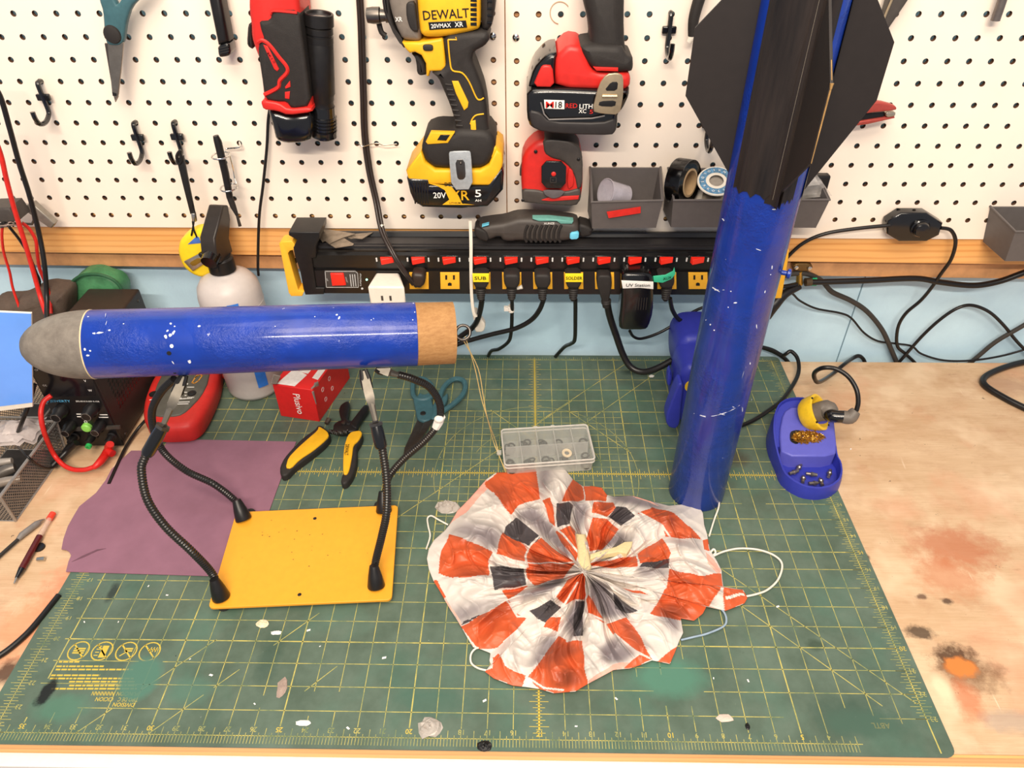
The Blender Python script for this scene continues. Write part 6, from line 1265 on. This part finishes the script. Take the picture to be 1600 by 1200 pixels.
b = MB(); b.hexa([bx(.03, .49, .05), bx(.97, .49, .05), bx(.97, .51, .05), bx(.03, .51, .05)], [bx(.03, .49, zt), bx(.97, .49, zt), bx(.97, .51, zt), bx(.03, .51, zt)]); build(b, 'divider', cw, t)
for k in (.4, .6): b = MB(); p = bx(k, -.02, zt+.02); b.tube([p-V(.1, 0, 0), p+V(.1, 0, 0)], .07, 8); build(b, 'hinge', cw, t)
b = MB(); p = bx(-.03, .55, .6); b.box(p.x-.2, p.x+.05, p.y-.15, p.y+.15, .55, .68); build(b, 'latch', cw, t, bev=.02)
rr = random.Random(11)
b0 = MB(); b0.rings([[V(r*math.cos(2*PI*j/14), r*math.sin(2*PI*j/14), h) for j in range(14)] for r, h in ((.1, 0), (.17, 0), (.17, .03), (.1, .03))], 0, False, False, True, True)
w0 = None; k = 0
for u0 in (.1, .3, .5, .7, .9):
    for v0 in (.26, .74):
        for q in range(4):
            p = bx(u0+rr.uniform(-.05, .05), v0+rr.uniform(-.08, .16), .14+.05*q)
            if w0 is None: w0 = build(b0, 'washer', mat('washer_steel', (78, 74, 70), .35, .6), loc=(0, 0, 0)); w0['label'] = 'small steel washer lying loose inside the clear parts box'; w0['category'] = 'washer'; w0['group'] = 'loose washers in the parts box'; o = w0
            else: o = w0.copy(); COL.objects.link(o)
            o.location = p*S; sc_ = rr.uniform(.9, 1.7); o.scale = (sc_, sc_, 1); o.rotation_euler = (rr.uniform(-.35, .35), rr.uniform(-.35, .35), 0)
b = MB(); M = frame(bx(.72, .6, .36), V(.1, -.2, 1)); b.rings([[M @ V(r*math.cos(2*PI*j/20), r*math.sin(2*PI*j/20), h) for j in range(20)] for r, h in ((.13, 0), (.27, 0), (.27, .06), (.13, .06))], 0, False, False, True, True); tag(build(b, 'cream_washer', mat('cream_nylon', (232, 208, 170), .5)), 'large cream coloured washer in the clear parts box', 'washer')
# ================================================================== SOLDERING GEAR
sb = mat('station_blue', (50, 58, 164), .42, var=.05); sl_ = mat('station_lavender', (92, 94, 190), .42, var=.04); sy = mat('station_yellow', (240, 196, 40), .4)
t = thing('soldering_iron_holder', 'blue soldering iron holder with brass wool on the mat corner', 'iron holder', Z(1262, 700, -.05))
TOPO = [(1317, 737), (1313, 750), (1300, 760), (1280, 764), (1258, 761), (1238, 751), (1224, 738), (1216, 715), (1210, 690), (1208, 668), (1210, 646), (1217, 630), (1230, 622), (1250, 620), (1270, 624), (1292, 632), (1302, 650), (1306, 690), (1309, 712), (1315, 722)]
FO = [(1313, 742), (1311, 760), (1300, 773), (1280, 779), (1258, 777), (1238, 767), (1223, 752), (1213, 725), (1206, 695), (1205, 668), (1208, 645), (1222, 632), (1240, 628), (1262, 632), (1290, 640), (1303, 655), (1307, 690), (1309, 718)]
def hz(p): return max(.75, 1.0+.36*(p.y+8.9))
top1 = []
for a, c in rnd(TOPO, 1):
    zz_ = 1.2
    for _ in range(14): pq = Z(a, c, zz_); zz_ = hz(pq)
    top1.append(Z(a, c, zz_))
cen = sum(top1, V(0, 0, 0))/len(top1)
base = [V(cen.x+(p.x-cen.x)*1.05, cen.y+(p.y-cen.y)*1.03, 0) for p in top1]
R0 = [[V(p.x, p.y, -.05) for p in base], [V(p.x, p.y, .25) for p in base]]
R0.append([V(p.x, p.y, q.z*.7) for p, q in zip([a.lerp(c, .4) for a, c in zip(base, top1)], top1)]); R0.append(top1)
top2 = [V(cen.x+(p.x-cen.x)*.95, cen.y+(p.y-cen.y)*.965, p.z+.02) for p in top1]; R0.append(top2)
rec = [V(cen.x+(p.x-cen.x)*.92, cen.y+(p.y-cen.y)*.94, .18) for p in top1]; R0.append(rec)
b = MB(); b.rings(R0, 0, True, False)
b.add(rec, [tuple(range(len(rec)))])
b.rings([[V(p.x, p.y, .1) for p in top2 if p.y > -8.8], [p+V(0, 0, -.16) for p in top2 if p.y > -8.8]])
build(b, 'body', sb, t, ang=45)
ramp = [(1222, 711), (1307, 711), (1306, 680), (1302, 655), (1288, 645), (1240, 640), (1222, 650), (1217, 680)]
rp = [Z(a, c, 1.0) for a, c in ramp]; zr = lambda y: 1.0+.62*(y+8.9)
pts_ = []
for a, c in rnd([(1221, 712), (1306, 712), (1307, 690), (1302, 652), (1290, 640), (1238, 634), (1224, 644), (1218, 675)], 1):
    zz_ = 1.2
    for _ in range(12): pq = Z(a, c, zz_); zz_ = 1.04+.36*max(0, pq.y+8.9)
    pts_.append(Z(a, c, zz_))
b = MB(); b.rings([[V(p.x, p.y+.0, .1) for p in pts_], pts_]); build(b, 'sloped_top', sl_, t, bev=.08)
def onr(a, c, up=0):
    zz_ = 1.2
    for _ in range(12): pq = Z(a, c, zz_); zz_ = 1.04+.36*max(0, pq.y+8.9)+up
    return Z(a, c, zz_)
nr = V(0, -.36, 1).normalized()
O = rnd([(1234, 675), (1245, 672), (1262, 676), (1282, 672), (1291, 677), (1291, 688), (1282, 696), (1245, 696), (1234, 690)], 2)
b = MB(); b.prism([onr(a, c, .03) for a, c in O], nr*.05); build(b, 'wool_port', blk, t)
b = MB(); rr = random.Random(5)
cx_, cz_ = 1262, 684
for k in range(420):
    a = rr.uniform(0, 2*PI); d_ = math.sqrt(rr.random()); px = cx_+25*d_*math.cos(a); py = cz_+9.5*d_*math.sin(a); p = onr(px, py, .11)
    pts3 = [p+V(rr.uniform(-.1, .1), rr.uniform(-.1, .1), rr.uniform(-.02, .1)) for _ in range(4)]; b.tube(pts3, .017, 4, 0, False, False, 2)
build(b, 'brass_wool', mat('brass_wool', (196, 150, 66), .3, .9), t, kind='stuff')
cn = onr(1263, 648, .12); axn = V(.62, -.35, .60).normalized()
b = MB(); M = frame(cn-axn*.2, axn); b.lathe([(.75, 0), (.9, .2), (1.0, .75), (1.0, .85), (.86, .88), (.8, .8), (.62, .55), (.5, .3)], M, 32, 0, True, True); build(b, 'yellow_cone', sy, t)
for k in range(4):
    a = k*PI/2+.5; b = MB(); b.tube([M @ V(.93*math.cos(a), .93*math.sin(a), .8), M @ V(.93*math.cos(a), .93*math.sin(a), .92)], .06, 8); build(b, 'cone_notch', blk, t)
for k, (px, py, an, lb_) in enumerate(((1240, 738, .4, 'soldering tip nearest the left wall of the blue dish'), (1255, 748, 1.2, 'upright-lying soldering tip left of the middle of the dish'), (1268, 741, -.2, 'soldering tip lying level in the middle of the blue dish'), (1283, 752, 1.5, 'soldering tip near the front right rim of the dish'), (1296, 740, 1.1, 'soldering tip closest to the right wall of the dish'), (1272, 755, .1, 'soldering tip lying level at the front rim of the dish'), (1248, 731, .9, 'soldering tip against the step at the back left of the dish'))):
    p = Z(px, py, .35); d_ = V(math.cos(an), math.sin(an), 0)*.28
    b = MB(); b.tube([p-d_, p-d_*.2, p, p+d_*.5, p+d_], [.09, .09, .14, .1, .02 if k % 2 else .09], 10); tag(build(b, 'iron_tip', mat('tip_metal', (150, 140, 132), .3, .85)), lb_, 'soldering tip', 'spare tips in the dish')
t = thing('soldering_iron', 'grey soldering iron resting in the yellow cone with its cord curling up', 'soldering iron', cn)
e0 = cn+axn*.3; ig = mat('iron_grey', (112, 104, 96), .5)
p1 = e0+axn*.5; p2 = Y(1290, 646, (e0+axn*1.2).y-.2)
h1 = cn+axn*1.05; h2 = Y(1300, 650, h1.y-.5); h3 = Y(1328, 652, h1.y-.7); h4 = Y(1338, 642, h1.y-.6)
b = MB(); b.tube([e0, h1, h1.lerp(h2, .6)], [.5, .55, .38], 20, 0, True, False, 4); build(b, 'grip', ig, t)
b = MB(); b.tube([h1.lerp(h2, .5), h2, h2.lerp(h3, .7)], [.3, .33, .33], 18, 0, True, False, 3); build(b, 'handle', blkg, t)
b = MB(); b.tube([h2.lerp(h3, .6), h3, h4.lerp(h3, .3), h4], [.34, .36, .3, .24], 16, 0, True, False, 4); build(b, 'cord_boot', ig, t)
b = MB(); b.tube([h4, Y(1341, 628, h4.y+.2), Y(1338, 608, h4.y+.6), Y(1325, 588, h4.y+1.2), Y(1305, 576, h4.y+1.6), Y(1285, 575, h4.y+1.8), Y(1273, 582, -5.6), Y(1273, 592, -5.2), Y(1280, 597, -4.6), Z(1300, 585, .5), Z(1318, 570, .6), Y(1332, 560, .1), Y(1342, 556, .35), Y(1350, 563, .5), Y(1354, 580, .5)], .12, 10, 0, True, False, 6); build(b, 'cord', cab, t)
t = thing('soldering_station', 'blue soldering station mostly hidden behind the upright tube', 'soldering station', Z(1080, 640, 0))
def sp_(name, O, y, d, m, r=.3, k=2): b = MB(); b.puff(W(rnd(O, k), y), YB, d, r, 0, 4); return build(b, name, m, t, ang=60)
sp_('rear_housing', [(1055, 585), (1056, 552), (1063, 537), (1077, 528), (1135, 528), (1135, 612), (1062, 612)], -4.6, 2.6, sb, .5)
sp_('front_housing', [(1060, 600), (1066, 582), (1078, 573), (1120, 573), (1120, 662), (1062, 662), (1052, 650)], -6.6, 2.2, sb, .4)
sp_('handle_rest', [(1041, 650), (1048, 630), (1060, 600), (1068, 600), (1064, 640), (1062, 664), (1056, 671), (1046, 669), (1041, 662)], -7.2, .8, sb, .12)
sp_('side_fin', [(1042, 602), (1044, 584), (1048, 578), (1051, 590), (1048, 604)], -5.4, .5, sb, .1, 1)
b = MB(); b.lathe([(.42, 0), (.4, .12)], frame(Y(1082, 603, -6.6), V(-.2, -1, 0)), 20); build(b, 'yellow_dial', sy, t)
for k in range(5): b = MB(); b.tube(W([(1066, 543+k*3.4), (1071, 541+k*3.4), (1077, 543+k*3.4)], -4.62), .03, 6, 0, True, False, 3); build(b, 'vent_slot', sl_, t)
cable('cable', 'black cable looping from behind the bench over the mat corner to the tube base', [Y(1180, 540, .2), Y(1205, 546, .3), Y(1222, 555, .2), Z(1228, 553, .7), Z(1236, 549, .9), Z(1246, 560, .7), Z(1248, 580, .35), Z(1240, 600, .25), Z(1222, 625, .22), Z(1200, 642, .2), Z(1175, 658, .2), Z(1150, 668, .2)], .12)
cable('cable', 'short black cable end diving behind the bench right of the upright tube', [Y(1185, 541, .35), Y(1208, 549, .42), Y(1226, 560, .5), Y(1236, 572, .5)], .13)
# ================================================================== LEFT FRONT: TRAYS, PENS, CABLE, SCRAPS
mesh_m = mat('grey_mesh_steel', (150, 146, 142), .4, .5); rim_m = mat('tray_rim', (160, 154, 148), .4, .4)
def lattice(b, P, nu, nv, w=.022):
    pt = lambda u, v: P[0].lerp(P[1], u).lerp(P[3].lerp(P[2], u), v)
    n = (P[1]-P[0]).cross(P[3]-P[0]).normalized()
    for k in range(-nv, nu+nv):
        for sg in (1, -1):
            u0 = (k)/nu if sg > 0 else (k+nv)/nu; u1 = (k+nv)/nu if sg > 0 else k/nu; v0, v1 = 0, 1
            if (u0 < 0 and u1 < 0) or (u0 > 1 and u1 > 1): continue
            du = u1-u0
            if u0 < 0: v0 = -u0/du; u0 = 0
            if u0 > 1: v0 = (1-u0)/du; u0 = 1
            if u1 < 0: v1 = v0+(0-u0)/du; u1 = 0
            if u1 > 1: v1 = v0+(1-u0)/du; u1 = 1
            a, c = pt(u0, v0), pt(u1, v1); d_ = c-a
            if d_.length < .02: continue
            q = n.cross(d_.normalized())*w; b.add([a-q, c-q, c+q, a+q], [(0, 1, 2, 3)])
def mtray(lab, x0, x1, y0, y1, h, rot=0):
    t = thing('mesh_tray', lab, 'mesh tray', ((x0+x1)/2, (y0+y1)/2, -.08), 'grey wire mesh drawer trays')
    z0 = -.06; i = .18
    C = [V(x0, y0, h), V(x1, y0, h), V(x1, y1, h), V(x0, y1, h)]; Bq = [V(x0+i, y0+i, z0), V(x1-i, y0+i, z0), V(x1-i, y1-i, z0), V(x0+i, y1-i, z0)]
    for k in range(4):
        a, c, d_, e = C[k], C[(k+1) % 4], Bq[(k+1) % 4], Bq[k]; L = (c-a).length; b = MB(); lattice(b, [a, c, d_, e], int(L*5), int(h*5)); build(b, 'mesh_side', mesh_m, t, kind='stuff')
    b = MB(); b.tube(C, .09, 6, 0, True, True); build(b, 'rim', rim_m, t); b = MB(); b.tube(Bq, .06, 6, 0, True, True); build(b, 'bottom_wire', rim_m, t)
    for k in range(4): b = MB(); b.tube([C[k], Bq[k]], .07, 6); build(b, 'corner_post', rim_m, t)
    b = MB(); b.box(x0+i, x1-i, y0+i, y1-i, z0-.01, z0+.03); build(b, 'floor_pan', mat('tray_dark', (52, 48, 46), .6), t)
mtray('grey wire mesh tray in front, its long side facing the purple sheet', -29.4, -25.75, -13.7, -8.3, 1.9)
mtray('grey wire mesh tray further back beside the power supply', -30.2, -26.6, -8.0, -4.4, 1.9)
b = MB(); NN = 14; Gd = []
for i in range(NN):
    Gd.append([V(-28.6+2.3*j/(NN-1), -10.2+1.7*i/(NN-1)+.4*(j/(NN-1)), 2.0+.45*math.sin(PI*i/(NN-1))*math.sin(PI*j/(NN-1))+.25*noise.noise(V(i*.5, j*.5, 0))) for j in range(NN)])
b.rings(Gd, 0, False, False, False); b.rings([[p-V(0, 0, .25) for p in r] for r in Gd], 0, False, False, False); tag(build(b, 'plastic_bag', mat('hazy_bag', (206, 194, 190), .25, alpha=.75, bump=.4, bs=3)), 'hazy crumpled plastic bag lying on the mesh trays', 'bag')
for k, (px, py, dx, dy, r_, c_, lab) in enumerate(((2, 722, 1.0, .3, .2, (190, 180, 170), 'pale metal tube tip sticking out of the front mesh tray'), (10, 752, 1.3, .5, .24, (160, 148, 136), 'beige grey pen body lying in the front mesh tray'), (14, 733, .5, .3, .3, (104, 98, 92), 'dark grey round knob lying in the front mesh tray'))):
    p = Z(px, py, 1.0); b = MB(); b.tube([p-V(dx*1.4, dy, .2), p, p+V(dx*.5, dy*.4, 0)], [r_, r_, r_*.8], 14); tag(build(b, 'pen_body' if k < 2 else 'knob', mat('tube_%d' % c_[0], c_, .35, .4)), lab, 'pen' if k < 2 else 'knob')
lead('thin_wire', 'thin black wire hooked over the rim of the front mesh tray', [Z(28, 698, 1.8), Z(36, 706, 2.1), Z(46, 716, 2.0), Z(60, 727, 1.2), Z(76, 732, .5), Z(88, 726, .3), Z(100, 704, .4), Z(108, 692, .5)], .06, cab)
lead('test_lead', 'black banana lead running from the left terminal behind the mesh tray', [Y(120, 692, -9.0), Z(108, 702, .6), Z(98, 712, .4), Z(90, 720, .3), Z(82, 728, .2)], .17, cab)
lead('stylus_cord', 'black cord running up between tablet and power supply', [Y(54, 600, -8.9), Y(48, 622, -9.2), Y(38, 650, -9.6), Y(28, 676, -9.4)], .11, cab)
t = thing('mechanical_pencil', 'grey and black pen lying at the left edge above the red marker', 'pen', Z(40, 835, -.05))
b = MB(); b.tube([Z(-20, 886, .1), Z(0, 868, .1), Z(28, 843, .12)], .085, 8); build(b, 'tail', blkm, t)
b = MB(); b.tube([Z(28, 843, .13), Z(34, 836, .14), Z(58, 818, .14), Z(62, 815, .12)], [.1, .15, .15, .1], 12); build(b, 'barrel', mat('pen_grey', (126, 120, 116), .4), t)
b = MB(); b.tube([Z(62, 815, .12), Z(70, 811, .1)], [.1, .03], 10); build(b, 'tip', steel, t)
t = thing('red_marker', 'dark red pen with clear barrel end and red cap on the plywood', 'pen', Z(50, 860, -.05))
dr = mat('dark_red_pen', (84, 22, 24), .25)
b = MB(); b.tube([Z(22, 912, .08), Z(26, 903, .1)], [.03, .06], 10); build(b, 'tip', steel, t)
b = MB(); b.tube([Z(26, 903, .1), Z(34, 889, .14)], [.08, .15], 12); build(b, 'nose', blkg, t)
b = MB(); b.tube([Z(34, 889, .14), Z(62, 838, .14)], .15, 14); build(b, 'barrel', dr, t)
b = MB(); b.tube([Z(62, 838, .14), Z(79, 808, .14)], [.13, .12], 14); build(b, 'clear_barrel', mat('clear_pinkish', (226, 196, 176), .15, alpha=.45), t)
b = MB(); b.tube([Z(77, 811, .14), Z(83, 802, .14)], .15, 12); build(b, 'end_plug', mat('red_plug', (232, 70, 50), .35), t)
b = MB(); b.lathe([(.26, 0), (.24, .1), (.1, .12)], frame(Z(62, 856, -.07), ZU), 14); tag(build(b, 'plastic_disc', blk), 'small round black plastic piece beside the dark red pen', 'disc')
b = MB(); b.tube([Z(58, 874, .06), Z(70, 873, .06)], [.09, .1], 10); tag(build(b, 'metal_stub', steel), 'tiny shiny metal stub below the black cap', 'stub')
cable('cable', 'black cable lying on the plywood left of the cutting mat', [Z(a, c, .06) for a, c in ((-30, 1040), (0, 1024), (22, 1008), (44, 988), (64, 965), (80, 945), (92, 930))], .13)
# crumpled bits of tape and chips on the mat
def scrap(lab, c, r, hgt, m, sx=1.5, seed=0, cat='tape scrap'):
    b = MB(); p = Z(*c, 0); n = 12; R0 = []
    for i in range(7):
        f = i/6; R0.append([p+V(r*sx*math.cos(2*PI*j/n)*(1-f*.9)*(1+.5*noise.noise(V(j*1.3, i, seed))), r*math.sin(2*PI*j/n)*(1-f*.9)*(1+.5*noise.noise(V(j*1.7, i, seed+5))), .01+hgt*(math.sin(f*PI/2)+.5*noise.noise(V(j*2.1, i*1.4, seed+9))*(f > 0))) for j in range(n)])
    b.rings(R0); return tag(build(b, 'tape_scrap', m, flat=True), lab, cat)
ct = mat('crumpled_clear', (206, 196, 186), .2, alpha=.6, spec=1)
scrap('crumpled clear tape scrap left of the parachute', (700, 793), .42, .35, ct, 1.5, 1); scrap('small crumpled clear tape ball near the bench edge', (672, 1137), .42, .25, ct, 1.2, 2)
scrap('cream frayed scrap below the yellow stand', (410, 975), .22, .12, mat('cream_scrap', (232, 214, 180), .6), 1.3, 3); scrap('thin curved white scrap below the yellow stand', (431, 989), .1, .08, paint_w, 2.2, 4)
scrap('pinkish tan dried glue smear on the lower mat', (441, 1074), .42, .05, mat('tan_glue', (160, 140, 128), .6), .5, 6, 'glue smear')
scrap('white rag of thread near the bottom ruler', (474, 1130), .12, .05, paint_w, 2.5, 7); scrap('pale strip of tape at the number eight', (1132, 1122), .16, .03, mat('pink_tape', (214, 190, 176), .5), 2.0, 8)
scrap('small pale scrap by the thick cable on the mat', (1018, 588), .12, .08, paint_w, 1.4, 9); scrap('black burnt crumb on the lower right mat', (1168, 1135), .13, .08, blk, .7, 10, 'crumb')
scrap('black crumb on the bench edge at the middle', (757, 1166), .22, .1, blk, 1.3, 12, 'crumb'); scrap('pink paint dot beside the multimeter', (268, 677), .13, .04, mat('pink_dot', (196, 104, 96), .6), 1, 13, 'paint dot')
rr = random.Random(21); w0 = None; spots = [(1215, 948), (1169, 1064), (757, 1095), (963, 1092), (232, 916), (261, 930), (185, 972), (132, 972), (297, 1030), (330, 1055), (544, 1138), (900, 1135), (1115, 1060), (700, 540), (482, 985), (600, 1028), (1005, 580), (1330, 700), (500, 1010), (398, 1100)]
for k, (px, py) in enumerate(spots):
    p = Z(px, py, .012)
    if w0 is None: b = MB(); b.prism([V(-.06, -.02, 0), V(.05, -.035, 0), V(.07, .02, 0), V(-.04, .035, 0)], (0, 0, .015)); w0 = build(b, 'paint_flake', paint_w, loc=(0, 0, 0)); tag(w0, 'tiny white paint flake scattered on the green mat', 'flake', 'white flakes on the mat'); o = w0
    else: o = w0.copy(); COL.objects.link(o)
    o.location = (p if px != 1330 else V(p.x, p.y, -.075))*S; o.rotation_euler = (0, 0, rr.uniform(0, 3)); s_ = rr.uniform(.6, 1.6); o.scale = (s_, s_, 1)
